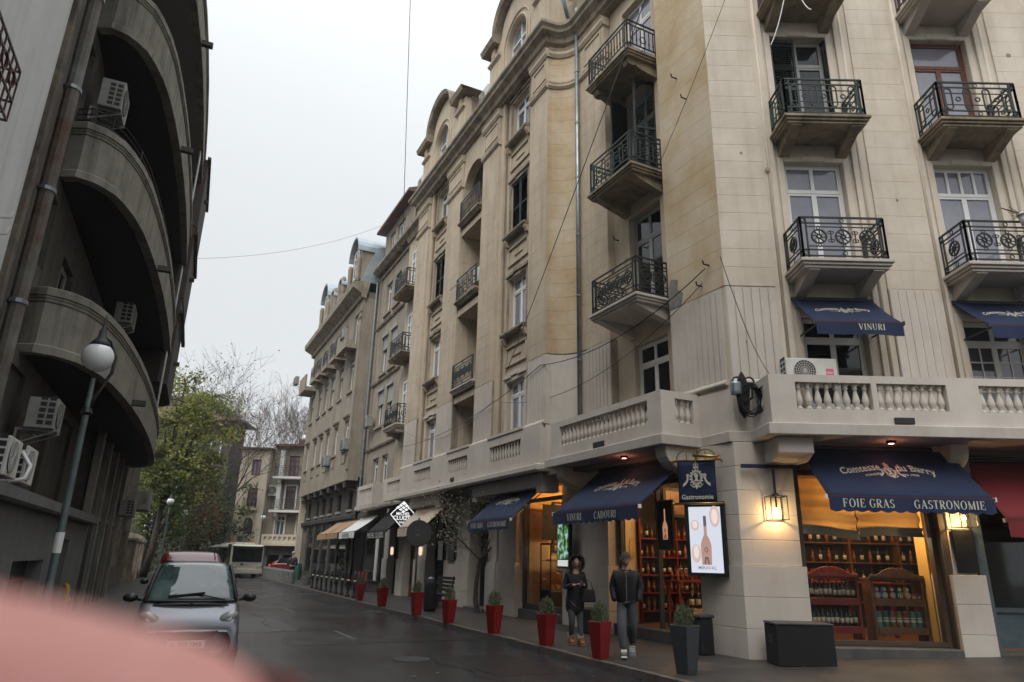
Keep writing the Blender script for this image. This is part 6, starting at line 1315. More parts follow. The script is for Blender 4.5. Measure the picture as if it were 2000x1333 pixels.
# air conditioners on the dark building
ac_unit('larger pair air conditioner cut by the left edge above the grey ledge', LF, 11.0, 2.7, 2.58, .7, .5, .42, bracket=False); ac_unit('white air conditioner with hoses on the grey ledge, right one of the pair', LF, 12.1, 2.7, 2.58, .66, .52, .42, bracket=False)
Lh = part('hose', MB().tube([(11.72, 2.35, 3.0), (11.64, 2.2, 2.8), (11.58, 2.22, 2.62), (11.5, 2.4, 2.56)], .03, 6), K['white'], lb, LF, 11, 2.3, 2.8, smooth=True)
ac_unit('dirty boxy air conditioner under the lowest curved balcony', LF, 13.4, 2.7, 3.55, .62, .5, .42, m='acd'); ac_unit('two-fan air conditioner above the lowest curved balcony', LF, 18.5, 2.45, 6.95, .8, .5, .4, m='acd'); ac_unit('air conditioner with square grille high above the second curved balcony', LF, 13.4, 2.75, 9.6, .7, .6, .4, m='acd'); ac_unit('air conditioner in the shadow above the third curved balcony', LF, 18.6, 2.7, 10.1, .7, .7, .4, m='acd')
ac_unit('old pink-grey air conditioner on the far wall past the curved building', LF, 29.3, 2.5, 2.9, .8, .55, .5, m='acd')
# low ruined house and gate piers beyond
rb = thing('ruined_house', 'low crumbling house with stained plaster beyond the curved balconies', 'building', LF, 31, 2.9, .1); CUR = rb
g = MB(); hr_ = [(32, 33, 1.0, 2.6), (35, 36, 1.0, 2.6), (38.5, 39.5, 1.0, 2.6), (32, 33, 4, 5.6), (36, 37, 4, 5.6)]; wallpanel(g, 30.3, 41.5, 0, 6.6, 2.9, hr_, .2); g.box(41.49, 41.5, 2.9, 10, 0, 6.6); Lp('wall', g, mat('ruined_plaster', (.17, .14, .11), .95, (.07, .06, .05), 2.2, .6, .7)); Lp('body', MB().box(30.3, 41.4, 3.15, 10, 0, 6.6), 'ldark')
for h in hr_: Lp('dark_pane', MB().box(h[0], h[1], 3.08, 3.1, h[2], h[3]), 'paned'); Lp('window_surround', MB().box(h[0]-.12, h[0], 2.84, 2.9, h[2], h[3]).box(h[1], h[1]+.12, 2.84, 2.9, h[2], h[3]), 'trim')
Lp('balcony', MB().box(36.5, 38.6, 2.0, 2.9, 3.5, 3.75).box(36.5, 38.6, 2.0, 2.1, 3.75, 4.5).box(38.5, 38.6, 2.1, 2.9, 3.75, 4.5), 'lfront'); Lp('cornice', MB().box(30.2, 41.6, 2.6, 3.0, 6.6, 6.85), 'trim')
for i, x in enumerate((42.4, 45.4, 47.2, 50.5)):
    t = thing('gate_pier', ('first', 'second', 'third', 'fourth')[i]+' pale stone fence pier from the near end, past the ruined house', 'pier', LF, x, 2.8, .1); part('shaft', MB().box(-.25, .25, -.25, .25, 0, 2.1), K['trim'], t, bevel=.02); part('cap', MB().box(-.34, .34, -.34, .34, 2.1, 2.22).lathe([(.3, 2.22), (.05, 2.5)], n=4), K['trim'], t)
for a, b in ((42.7, 45.1), (47.5, 50.2), (50.8, 56)):
    t = thing('iron_fence', 'dark iron fence %s the pale stone piers' % ('between the first two of' if a < 43 else 'between the last two of' if a < 50 else 'running on beyond'), 'fence', LF, a, 2.8, .1); part('plinth', MB().box(0, b-a, -.1, .1, 0, .5), K['concrete'], t)
    for z in (.6, 1.7): part('rail', MB().bar((0, 0, z), (b-a, 0, z), .04), K['iron'], t)
    for i in range(int((b-a)/.16)): part('picket', MB().bar((.08+i*.16, 0, .5), (.08+i*.16, 0, 1.9), .02), K['iron'], t)

# street side opposite, behind the viewpoint
ob = thing('apartment_building', 'plain grey apartment building across the street behind the viewpoint', 'building', RF, 4, -17, 0); CUR = ob
g = MB(); F180 = Fr(pi); hq = [(-26+i*3.2, -24.8+i*3.2, z, z+1.8) for i in range(15) for z in (1.2, 4.5, 7.8, 11.1)]
wallpanel(g, -30, 24, 0, 14, 16, hq, .2); part('wall', g, K['brown'], ob, F180); part('body', MB().box(-30, 24, 16.25, 26, 0, 14), K['ldark'], ob, F180)
wm, wp = window_meshes(1.18, 1.78, 'tdouble', K['pvc'], K['paned'])
for h in hq: inst('window', wm, ob, F180, (h[0]+h[1])/2, 16.1, h[2])
# ================= street furniture =================
def post_lamp(label, F, x, y, z, h, twin=False):
    t = thing('street_lamp', label, 'street lamp', F, x, y, z, 'globe street lamps')
    part('pole', MB().tube([(0, 0, 0), (0, 0, .9), (0, 0, .95), (0, 0, h-.75), (0, 0, h-.3)], [.075, .07, .05, .04, .028], 10), K['lead'], t, smooth=True)
    part('pole_base', MB().lathe([(.13, 0), (.12, .25), (.08, .4), (.08, .8), (.055, .9)], n=12), K['lead'], t)
    part('pole_collar', MB().lathe([(.05, h-.8), (.075, h-.77), (.05, h-.7)], n=10), K['black'], t)
    offs_ = (-.28, .28) if twin else (0,)
    for k, o in enumerate(offs_):
        zc = h-(.35 if k else 0) if twin else h
        g = MB().sphere((o, 0, zc), .2, 20, 12); part('globe', g, K['globe'], t, smooth=True)
        if not twin:
            part('side_arm', MB().tube([(0, 0, h-.75), (.0, -.08, h-.5), (0, -.2, h-.2), (0, -.21, h+.02), (0, -.12, h+.24), (0, 0, h+.3)], .022, 6), K['black'], t, smooth=True)
            part('lamp_hood', MB().lathe([(.14, h+.15), (.10, h+.22), (.055, h+.28), (.045, h+.38), (.02, h+.42), (.012, h+.55), (.001, h+.62)], n=14), K['dgrey'], t, smooth=True)
        else: part('side_arm', MB().tube([(0, 0, zc-.25), (o, 0, zc-.25), (o, 0, zc-.15)], .02, 6), K['black'], t)
    return t
t = post_lamp('tall street lamp with white globe in front of the curved balconies, nearest', LF, 10.48, 1.5, .1, 4.1)
part('sticker', MB().lathe([(.052, 1.55), (.052, 1.8)], n=10), K['white'], t); part('red_band', MB().lathe([(.056, .9), (.056, .94)], n=10), K['ink_red'], t)
post_lamp('street lamp with round white globe between the ruined house and the green tree', LF, 43.5, 1.3, .1, 4.25); post_lamp('farther twin-globe street lamp under the tree branches', LF, 60, .6, .1, 4.6, True)
post_lamp('slim street lamp with globe in front of the end building', RF, -18.9, 54.5, 0, 4.35)
# bollards
bo = thing('bollard', 'black metal bollard nearest to the red planters, first of the row', 'bollard', ST, -28.0, 7.2, .12, 'black bollards along the kerb')
part('post', MB().lathe([(.09, 0), (.09, .06), (.055, .1), (.05, .7), (.065, .72), (.065, .76), (.05, .78), (.055, .86), (.03, .92), (.001, .93)], n=12), K['black'], bo, smooth=True); part('white_band', MB().lathe([(.054, .6), (.053, .66)], n=12), K['white'], bo)
for i in range(1, 9): dup(bo, T(ST, -28.0-i*1.02, 7.2, .12), ORD[i]+' black metal bollard counted from the red planters')
co = thing('concrete_bollard', 'short round concrete bollard nearest in the far row', 'bollard', ST, -41.5, 7.1, .12, 'concrete bollards near the crossing')
part('post', MB().lathe([(.17, 0), (.17, .62), (.12, .7), (.001, .74)], n=12), K['concrete'], co)
for i in range(1, 11): dup(co, T(ST, -41.5-i*1.05, 7.1, .12), ORD[i]+' short concrete bollard from the near end of the far row')
# planters
def shrub(t, z, r, h, n=520, m='shrub'):
    mm = mat('shrub_leaf', (.06, .085, .035), .8, (.10, .115, .05), 9, lo=.3, hi=.7); g = MB(); rr = random.Random(n+int(r*1000)+int(z*77)+len(WM))
    for i in range(n):
        a = rr.uniform(0, 2*pi); u = rr.random()**.5; zz = rr.uniform(0, 1); rad = r*u*(.75+.5*sin(pi*min(1, zz*.9)))*(1-.35*zz)
        p = Vector((rad*cos(a), rad*sin(a), z+zz*h*(1-.25*u))); d = Vector((rr.uniform(-1, 1)+cos(a)*.6*u, rr.uniform(-1, 1)+sin(a)*.6*u, rr.uniform(.4, 1.8))).normalized(); q = d.orthogonal().normalized()*.007; l = rr.uniform(.035, .075)
        g.add([p-q, p+q, p+d*l], [(0, 1, 2)])
    for i in range(14): a = rr.uniform(0, 6.3); g.bar((0, 0, z-.02), (r*.7*cos(a), r*.7*sin(a), z+h*rr.uniform(.5, .9)), .006)
    part('shrub', g, mm, t)
def planter(label, F, x, y, z, m='red', h=.60, w=.295, b=.2, group=None, sh=.38, sr=.15):
    t = thing('planter', label, 'planter', F, x, y, z, group, yaw=random.uniform(-.1, .1)+R(14)); vs = []
    def sq(r_, z_): return [(-r_, -r_, z_), (r_, -r_, z_), (r_, r_, z_), (-r_, r_, z_)]
    g = MB(); rings = [sq(b/2, 0), sq(w/2, h), sq(w/2-.02, h), sq(w/2-.03, h-.06)]; vs = sum(rings, [])
    g.add(vs, [(3, 2, 1, 0)]+[(k*4+i, k*4+(i+1) % 4, k*4+4+(i+1) % 4, k*4+4+i) for k in range(3) for i in range(4)]); part('pot', g, K[m], t, bevel=.006)
    part('soil', MB().box(-w/2+.03, w/2-.03, -w/2+.03, w/2-.03, h-.09, h-.05), mat('soil', (.03, .02, .014), .95), t); shrub(t, h-.05, sr, sh); return t
for i, (s, n) in enumerate(((10.65, 7.2), (12.52, 7.2), (14.8, 7.15), (17.4, 7.1), (19.75, 7.05), (23.35, 7.1), (26.6, 7.2))):
    planter(('tall red tapered planter nearest the corner, beside the walking man', 'second red planter from the corner, left of the woman', 'third red planter from the corner, below the delicatessen awning', 'fourth red planter from the corner, by the black iron door', 'fifth red planter, in front of the round road sign', 'sixth red planter, near the end of the black awning', 'farthest red planter, next to the black bollards')[i], ST, -s, n-.14, .12, group='red planters along the kerb', h=.59*(1, .98, 1, .95, 1.05, 1, 1)[i])
planter('dark grey tapered planter with a sparse shrub in front of the corner pillar', ST, -8.85, 7.4, .12, 'dgrey', .68, .33, .22, sh=.36, sr=.15)
# bench, bins, sign
t = thing('bench', 'dark metal bench on the pavement behind the fifth red planter', 'bench', ST, -22.6, 8.6, .12)
for i in range(5): part('seat_slat', MB().box(-.75, .75, -.3+i*.11, -.22+i*.11, .42, .45), K['blackm'], t)
for i in range(4): part('back_slat', MB().box(-.75, .75, .22+i*.02, .25+i*.02, .52+i*.12, .61+i*.12), K['blackm'], t)
for x in (-.68, .65): part('bench_frame', MB().bar((x, -.28, 0), (x, -.28, .42), .04).bar((x, .28, 0), (x, .2, .45), .04).bar((x, .2, .45), (x, .3, 1.0), .04).bar((x, -.28, .4), (x, .24, .4), .04), K['black'], t)
t = thing('road_sign', 'round dark grey back of a road sign on a pole with a parcel-sized plate', 'road sign', sideF, 6.98, 20.2, .12)
part('pole', MB().tube([(0, 0, 0), (0, 0, 2.7)], .032, 8), K['dgrey'], t, smooth=True); part('sign_disc', MB().lathe([(.38, -.012), (.39, 0), (.38, .012)], (0, -.05, 2.25), 24, 'y'), mat('sign_back', (.05, .052, .055), .5), t)
part('paper_sticker', MB().box(-.12, .02, -.065, -.063, 2.32, 2.35).box(-.12, .04, -.065, -.063, 2.18, 2.22), K['lgrey'], t); part('clamp', MB().box(-.04, .04, -.05, .05, 2.42, 2.48), K['zinc'], t)
t = thing('litter_bin', 'small dark cylindrical bin behind the fifth red planter', 'bin', ST, -21.1, 7.8, .12); part('body', MB().lathe([(.16, 0), (.2, .1), (.2, .75), (.17, .85), (.1, .93)], n=14), K['blackm'], t, smooth=True); part('lid', MB().lathe([(.11, .9), (.12, .95), (.02, 1.0)], n=12), K['zinc'], t)
t = thing('litter_bin', 'black flat bin against the pillar behind the woman', 'bin', ST, -14.3, 9.2, .12); part('body', MB().box(-.22, .22, -.16, .16, 0, .5), K['blackm'], t, bevel=.02); part('lid', MB().box(-.24, .24, -.18, .18, .505, .54), K['dgrey'], t, bevel=.01)
t = thing('litter_bin', 'dark bin between the corner pillar and the shop step', 'bin', ST, -10.55, 9.2, .12); part('body', MB().box(-.18, .18, -.15, .15, 0, .62), K['blackm'], t, bevel=.02); part('lid', MB().box(-.2, .2, -.17, .17, .625, .68), K['dgrey'], t, bevel=.015)
for i, s in enumerate((46.2, 47.6)):
    t = thing('flower_box', ('grey-green potted bush at the kerb before the far bollards', 'dark green bin beside the far potted bush')[i], ('planter', 'bin')[i], ST, -40.3 if i == 0 else -48.5, 7.7 if i == 0 else 8.6, .12); part('tub' if i == 0 else 'body', MB().lathe([(.2, 0), (.27, .45)], n=12) if i == 0 else MB().lathe([(.25, 0), (.28, .8), (.22, .95)], n=12), K['concrete' if i == 0 else 'green'], t)
    if i == 0: shrub(t, .4, .3, .4, 300)
    else: part('lid', MB().lathe([(.3, .95), (.1, 1.05)], n=12), K['green'], t)
for i in range(4):
    t = thing('cafe_chair', ('nearest', 'second nearest', 'third', 'farthest')[i]+' red cafe chair in the row under the white awning', 'chair', ST, -33.0-i*.65, 8.8, .12, 'red cafe chairs')
    part('seat', MB().box(-.2, .2, -.2, .2, .42, .46), K['red'], t); part('backrest', MB().box(-.2, .2, .18, .22, .46, .85), K['red'], t)
    for a in (-.18, .15):
        for c in (-.18, .15): part('leg', MB().box(a, a+.03, c, c+.03, 0, .42), K['black'], t)
t = thing('gas_pipe', 'yellow gas pipe standing at the foot of the dark left wall', 'pipe', LF, 18.6, 2.3, .1); part('riser', MB().tube([(0, 0, 0), (0, 0, .75), (.02, .02, .82), (.05, .08, .85)], .045, 8), K['yellow'], t, smooth=True); part('valve', MB().box(-.05, .05, -.08, 0, .5, .6), K['yellow'], t)
# wires and the wall bracket with coiled cable
def wire(label, pts, r=.012, sag=.3, m='black'):
    g = MB(); P_ = []
    for a, b in zip(pts, pts[1:]):
        a, b = Vector(a), Vector(b)
        for i in range(13): u = i/12; p = a.lerp(b, u); p.z -= sag*4*u*(1-u); P_.append(p)
    o = part('wire', g.tube(P_, r, 4), K[m], None, RF); tag(o, label, 'cable')
wire('long black cable from the corner pillar up past the pavilion to the upper left', [ST.w(-10.3, 9.68, 7.75), ST.w(-16.2, 8.9, 6.9), ST.w(-28.6, 8.8, 6.2)], .012, .45)
wire('thin cable sagging from the corner down across the pavilion windows', [ST.w(-10.4, 9.68, 7.45), ST.w(-19, 8.75, 6.4), ST.w(-29, 8.8, 7.2)], .008, .9)
wire('black cable crossing steeply in front of the street facade', [(3.2, 10.8, 14.5), ST.w(-17.8, 8.6, 7.0)], .012, .1); wire('black cable across the stained face of the corner', [(5.2, 11.5, 15.5), ST.w(-11.6, 9.5, 10.7)], .008, .2)
wire('cable hanging down the sky from above the bay building', [ST.w(-24.5, 6.2, 34), ST.w(-30, 8.6, 17.5)], .02, 0); wire('thin wire spanning the street between the roofs', [LF.w(24, 1.4, 11.2), ST.w(-30.5, 9.0, 18.4)], .007, .6)
wire('cable hanging from the corner to the coil of cables', [(4.3, 13.0, 7.8), (4.75, 12.95, 6.0), (4.95, 12.6, 5.15), (4.72, 12.9, 4.5)], .009, .05)
for a, b in (((6.0, 12.3, 14.0), (5.55, 12.3, 12.6)), ((6.3, 12.3, 14.1), (6.5, 12.2, 13.5))): wire('loose white cable hanging from the topmost balcony%s' % (' on the left' if a[0] < 6.1 else ', shorter one'), [a, b], .012, .12, 'white')
t = thing('lamp_bracket', 'black ornate bracket with coiled cables on the corner parapet', 'wall bracket', RF, 4.5, 12.93, 4.35)
part('back_plate', MB().face_xz([(-.1, .15), (.0, 0), (.1, .15), (.14, .6), (.06, .85), (0, .95), (-.06, .85), (-.14, .6)], -.06, 0), K['black'], t, bevel=.01)
g = MB(); 
for s_ in (-1, 1): g.ring((s_*.12, -.1, .72), .09, .03, n=12); g.tube([(0, -.08, .3), (s_*.14, -.14, .4), (s_*.16, -.14, .6)], .025, 6)
part('scrolls', g, K['black'], t); part('junction_box', MB().lathe([(.1, .45), (.11, .5), (.11, .66), (.09, .7)], (-.17, -.15, 0), 12), K['zinc'], t)
g = MB(); rr = random.Random(5)
for i in range(9): g.ring((.1+rr.uniform(-.03, .03), -.12-rr.uniform(0, .08), .35+rr.uniform(-.04, .04)), .2+rr.uniform(-.03, .04), .018, n=18, rz=.27+rr.uniform(-.04, .04))
part('cable_coil', g, K['blackm'], t)
for s_, z in ((10.25, 7.82), (10.5, 7.42), (13.5, 9.8), (10.6, 12.3), (10.9, 13.1)): part('wall_hook', MB().tube([(-s_, 9.75, z), (-s_, 9.6, z), (-s_, 9.58, z+.08)], .018, 5), K['blackm'], bld, ST, -s_, 9.7, z)
for x, z, r_ in ((5.55, 10.0, .05), (5.0, 10.4, .035), (8.3, 9.3, .03), (11.5, 13.2, .06), (4.75, 6.0, .02)): part('bolt_hole', MB().lathe([(r_, -.004), (r_, .01)], (x, 13.15, z), 10, 'y'), K['trim'], bld, RF, x, 13.15, z)
# fallen leaves
g = MB(); rr = random.Random(11)
for i in range(150):
    u = rr.random(); x, y = (rr.uniform(3.5, 11), rr.uniform(9.5, 13)) if u < .4 else (sp(rr.uniform(9, 34), rr.gauss(6.75, .35)) if u < .85 else sp(rr.uniform(9, 30), rr.uniform(1, 6)))
    zz = (slopez(x, y)+.012) if (Vector((x, y, 0)).dot(Vector((cos(A1), sin(A1), 0))) > 6.9) else .012; a = rr.uniform(0, 6); r_ = rr.uniform(.02, .045)
    g.add([(x+r_*cos(a+k*1.57)*(1 if k % 2 else .6), y+r_*sin(a+k*1.57)*(1 if k % 2 else .6), zz+rr.uniform(0, .012)) for k in range(4)], [(0, 1, 2, 3)])
tag(part('fallen_leaves', g, mat('fallen_leaf', (.25, .16, .04), .8, (.12, .09, .03), 4), None, RF), 'scattered yellow fallen leaves on the wet pavement and road', 'leaves', kind='stuff')
# ================= trees =================
def tree(name, label, X, Y, z0, h, spread, seed, leaves=0, leafc=None, lean=(0, 0), bark='bark', depth=5, tr=.18, leafsize=.16, crown0=.35, group=None, twigm='twig', bend_=.35):
    rr = random.Random(seed); t = thing(name, label, 'tree', RF, X, Y, z0, group); gt = MB(); gb = MB(); tips = []
    def grow(p, d, l, r_, k):
        n = 4 if k < 2 else 3; pts = [p]; rs = [r_]; q = p; dd = d
        for i in range(n):
            dd = (dd+Vector((rr.gauss(0, .13), rr.gauss(0, .13), rr.gauss(.03, .08)))).normalized(); q = q+dd*l/n; pts.append(q); rs.append(r_*(1-.42*(i+1)/n))
        (gt if k < 2 else gb).tube(pts, rs, 7 if k < 2 else (4 if k < 4 else 3), cap=False)
        if k >= depth-2: tips.extend(pts[1:])
        if k == depth: return
        m = 3 if k else 4
        for j in range(m+(rr.random() < .5)):
            a = rr.uniform(0, 2*pi); up_ = rr.uniform(.3, 1.0) if k else rr.uniform(.5, 1.0); s_ = pts[-1] if j < 2 or k == 0 else pts[rr.randint(1, n)]
            nd = (dd*up_+Vector((cos(a)*spread, sin(a)*spread, rr.uniform(-.05, bend_)))).normalized(); grow(s_, nd, l*rr.uniform(.62, .82), max(.012 if h > 8 else .006, rs[-1]*rr.uniform(.6, .8)), k+1)
    grow(Vector((0, 0, 0)), Vector((lean[0], lean[1], 1)).normalized(), h*crown0, tr, 0)
    part('trunk', gt, K[bark], t, smooth=True); part('branches' if leaves else 'crown', gb, K[twigm], t)
    if leaves:
        g = MB(); 
        for i in range(leaves):
            p = rr.choice(tips)+Vector((rr.gauss(0, .28), rr.gauss(0, .28), rr.gauss(-.05, .25))); u = Vector((rr.gauss(0, 1), rr.gauss(0, 1), rr.gauss(0, .6))).normalized(); v = u.orthogonal().normalized(); v = (v+u.cross(v)*rr.uniform(-1, 1)).normalized(); s_ = leafsize*rr.uniform(.5, 1.1)
            g.cur = rr.choice((0, 0, 1, 1, 2)); g.add([p-u*s_*.5, p+v*s_*.32, p+u*s_*.6, p-v*s_*.32], [(0, 1, 2, 3)])
        part('crown', g, leafc, t)
    return t
def leafmat(n, c):
    m = mat(n, c, .6); b = m.node_tree.nodes['Principled BSDF']; b.inputs['Subsurface Weight'].default_value = 0; 
    t = m.node_tree; tr_ = t.nodes.new('ShaderNodeBsdfTranslucent'); tr_.inputs[0].default_value = (c[0]*1.6, c[1]*1.6, c[2], 1); mx_ = t.nodes.new('ShaderNodeMixShader'); mx_.inputs[0].default_value = .4
    o = t.nodes['Material Output']; t.links.new(b.outputs[0], mx_.inputs[1]); t.links.new(tr_.outputs[0], mx_.inputs[2]); t.links.new(mx_.outputs[0], o.inputs[0]); return m
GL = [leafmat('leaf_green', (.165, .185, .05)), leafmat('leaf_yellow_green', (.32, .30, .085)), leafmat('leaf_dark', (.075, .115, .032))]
def leafy(name, label, X, Y, z0, hull, seed, nc, per, leafc, top=None, tr=.2, ls=.26, limbs=9, cl=.42):
    """trunk, main limbs, and leaf clusters spread unevenly through an ellipsoid hull (cx, cy, cz, rx, ry, rz)"""
    rr = random.Random(seed); t = thing(name, label, 'tree', RF, X, Y, z0); cx, cy, cz, rx, ry, rz = hull; gt = MB(); gb = MB(); g = MB()
    base = Vector((0, 0, 0)); knee = Vector((cx*.35, cy*.35, max(1.6, cz-rz*1.05))); gt.tube([base, base.lerp(knee, .5)+Vector((.1, 0, 0)), knee], [tr, tr*.85, tr*.7], 9)
    ends = []
    for i in range(limbs):
        a = 2*pi*i/limbs+rr.uniform(-.4, .4); u = rr.uniform(.45, .9); ph = rr.uniform(-.25, 1.2)
        e = Vector((cx+rx*u*cos(a)*cos(ph), cy+ry*u*sin(a)*cos(ph), cz+rz*.85*sin(ph))); m1 = knee.lerp(e, .35)+Vector((0, 0, rz*.12)); m2 = knee.lerp(e, .7)+Vector((rr.gauss(0, .2), rr.gauss(0, .2), rz*.14))
        P_ = [knee, m1, m2, e]; gt.tube(P_, [tr*.5, tr*.36, tr*.22, tr*.08], 6); ends.append(P_)
    for i in range(nc):
        while True:
            v = Vector((rr.uniform(-1, 1), rr.uniform(-1, 1), rr.uniform(-1, 1)))
            if .25 < v.length < 1: break
        k = 1+.18*sin(v.x*5+seed)+.14*sin(v.y*7+v.z*4+seed*2); c = Vector((cx+v.x*rx*k, cy+v.y*ry*k, cz+v.z*rz*k)); P_ = min(ends, key=lambda q: min((q[j]-c).length for j in (1, 2, 3))); s_ = min(P_[1:], key=lambda q: (q-c).length)
        md = s_.lerp(c, .5)+Vector((rr.gauss(0, .15), rr.gauss(0, .15), .2)); gb.tube([s_, md, c, c+(c-md)*.5+Vector((0, 0, -.1))], [.045, .03, .016, .006], 4, cap=False)
        for j in range(3):
            d = Vector((rr.gauss(0, 1), rr.gauss(0, 1), rr.gauss(.1, .7))).normalized()*rr.uniform(.4, .9); gb.tube([md.lerp(c, rr.random()), c+d], [.014, .005], 3, cap=False)
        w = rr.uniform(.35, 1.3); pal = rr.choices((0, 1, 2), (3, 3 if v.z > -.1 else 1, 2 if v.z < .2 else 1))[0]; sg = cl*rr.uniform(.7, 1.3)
        for j in range(int(per*w)):
            p = c+Vector((rr.gauss(0, sg), rr.gauss(0, sg), rr.gauss(-.08, sg*.62))); u = Vector((rr.gauss(0, 1), rr.gauss(0, 1), rr.gauss(0, .6))).normalized(); q = u.orthogonal().normalized(); q = (q+u.cross(q)*rr.uniform(-1, 1)).normalized(); z_ = ls*rr.uniform(.45, 1.1)
            g.cur = pal if rr.random() < .75 else rr.choice((0, 1, 2)); g.add([p-u*z_*.5, p+q*z_*.34, p+u*z_*.6, p-q*z_*.34], [(0, 1, 2, 3)])
    part('trunk', gt, K['bark'], t, smooth=True); part('branches', gb, K['bark'], t); part('crown', g, leafc, t); return t
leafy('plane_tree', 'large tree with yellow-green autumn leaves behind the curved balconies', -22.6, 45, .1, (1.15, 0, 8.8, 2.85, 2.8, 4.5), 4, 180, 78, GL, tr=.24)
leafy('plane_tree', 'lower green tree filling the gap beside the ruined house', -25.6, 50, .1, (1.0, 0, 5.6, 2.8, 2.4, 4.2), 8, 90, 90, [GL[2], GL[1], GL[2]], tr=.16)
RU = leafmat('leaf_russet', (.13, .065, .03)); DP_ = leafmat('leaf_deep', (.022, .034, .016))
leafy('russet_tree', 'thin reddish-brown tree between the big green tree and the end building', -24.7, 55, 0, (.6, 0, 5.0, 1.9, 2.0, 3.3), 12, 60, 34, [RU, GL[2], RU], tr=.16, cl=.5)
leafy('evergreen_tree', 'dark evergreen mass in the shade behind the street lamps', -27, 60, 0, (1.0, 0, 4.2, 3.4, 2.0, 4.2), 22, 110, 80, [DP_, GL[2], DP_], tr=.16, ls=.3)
for i, (X, Y, h, s) in enumerate(((-28.4, 57, 20, 31), (-26.3, 60, 19.0, 32), (-30.5, 58, 19, 33))): tree('bare_tree', ('tall leafless tree rising centrally above the green crown', 'leafless tree leaning right over the hipped roof', 'leafless tree close to the left facade above the green crown')[i], X, Y, 0, h, .62, s, 900, [RU], tr=.22, depth=5, leafsize=.18, crown0=.30, bend_=.5)
for i, (X, Y, h, s) in enumerate(((-26.0, 72, 19, 41), (-23.2, 74, 19.5, 42), (-20.6, 73, 19, 43), (-18.0, 75, 18, 44))): tree('bare_tree', 'leafless tree behind the end building, '+('leftmost', 'second from left', 'third from left', 'rightmost')[i]+' of four', X, Y, 0, h, .5, s, 250, [leafmat('leaf_yellow', (.3, .2, .04))], tr=.2, depth=5, leafsize=.16, crown0=.32, bend_=.8)
# climbing blossom shrub by the black door
tw = tree('climbing_shrub', 'gnarled climbing shrub with pale blossoms beside the black iron door', sp(20.3, 9.05)[0], sp(20.3, 9.05)[1], .1, 2.6, .9, 51, 1300, [leafmat('pale_blossom', (.30, .28, .24)), GL[2], leafmat('pale_blossom', (.30, .28, .24))], (-.25, .1), tr=.085, depth=4, leafsize=.075, crown0=.62, bend_=.1)
# ================= vehicles =================
def loft(secs, sub=2, nm='body', m=None, parent=None):
    """secs: (y, zb, ztop, shoulder, W, G)"""
    vs = []; fs = []
    for (y, zb, zt, sh, W_, G) in secs:
        half = [(0, zb), (W_*.8, zb), (W_*.98, zb+.06), (W_, (zb+sh)/2), (W_*.985, sh-.04), (W_*.95, sh), (G+(W_-G)*.12, sh+(zt-sh)*.5 if zt-sh > .2 else sh+(zt-sh)*.6), (G, zt-.07 if zt-sh > .2 else zt-.02), (G*.85, zt-.015), (0, zt)]
        for x, z in half: vs.append((x, y, z))
        for x, z in half[-2:0:-1]: vs.append((-x, y, z))
    n = 18
    for k in range(len(secs)-1):
        for i in range(n): fs.append((k*n+i, k*n+(i+1) % n, (k+1)*n+(i+1) % n, (k+1)*n+i))
    fs.append(tuple(range(n))); fs.append(tuple(range((len(secs)-1)*n, len(secs)*n))[::-1])
    g = MB().add(vs, [f[::-1] for f in fs]); o = part(nm, g, m, parent, smooth=True); s_ = o.modifiers.new('sub', 'SUBSURF'); s_.levels = sub; s_.render_levels = sub; return o
def patch(fn, nu=10, nv=8): return MB().grid(fn, nu, nv)
def bez(a, b, c, u): return a*(1-u)**2+2*b*u*(1-u)+c*u*u
carp = mat('blue_grey_car_paint', (.18, .19, .215), .28, metal=.45, coat=.8); dkp = mat('black_car_plastic', (.012, .012, .013), .45); cglass = mat('windscreen_glass', (.035, .06, .058), .04, (.10, .15, .145), 1.2, spec=1.0, lo=.45, hi=.6)  # paler blotches in the windscreen colour are painted reflections
def wheel(t, x, y, r=.28):
    o = part('wheel', MB().lathe([(r*.62, -.08), (r, -.075), (r*1.02, 0), (r, .075), (r*.62, .08)], n=20, ax='z'), mat('tyre', (.012, .012, .012), .8), t, x=x, y=y, z=r); me = o.data
    for v in me.vertices: a, b, c = v.co; v.co = (c, a, b)
    q = part('rim', MB().lathe([(.02, 0), (r*.6, .0), (r*.62, .02)], n=14), K['zinc'], o, x=0, y=0, z=0)
    for v in q.data.vertices: a, b, c = v.co; v.co = ((c+.082)*(1 if x > 0 else -1), a, b)
t = thing('parked_car', 'small silver-blue two-seater city car facing the camera on the left of the road', 'car', sideF, .68, 13.45, 0, yaw=R(-1.5))
loft([(-1.27, .24, .55, .48, .62, .55), (-1.25, .2, .68, .58, .71, .62), (-1.17, .18, .78, .68, .745, .66), (-1.02, .2, .87, .76, .745, .67), (-.86, .2, .96, .84, .755, .68), (-.6, .2, 1.17, .9, .755, .62), (-.3, .2, 1.42, .94, .755, .565), (-.05, .2, 1.53, .95, .755, .55), (.4, .2, 1.555, .95, .755, .55), (.85, .2, 1.53, .95, .755, .54), (1.1, .2, 1.4, .93, .74, .54), (1.22, .22, .9, .8, .70, .55), (1.25, .26, .6, .5, .62, .5)], m=carp, parent=t)
def ws(u, v):   # windscreen
    w = .645-.11*v; x = (u*2-1)*w; c = abs(u*2-1)
    return (x, -.90+.62*v+.07*c**2-.03*sin(pi*v), .955+.52*v-.03*c**3+.028*sin(pi*v)+.02)
o = part('windscreen', patch(ws, 16, 10), cglass, t, smooth=True); o.modifiers.new('th', 'SOLIDIFY').thickness = .01
g = MB(); g.tube([(-.665, -.84, .955)]+[((u*2-1)*.66, -.93+.07*(u*2-1)**2, .958) for u in [i/10 for i in range(11)]], .022, 6)
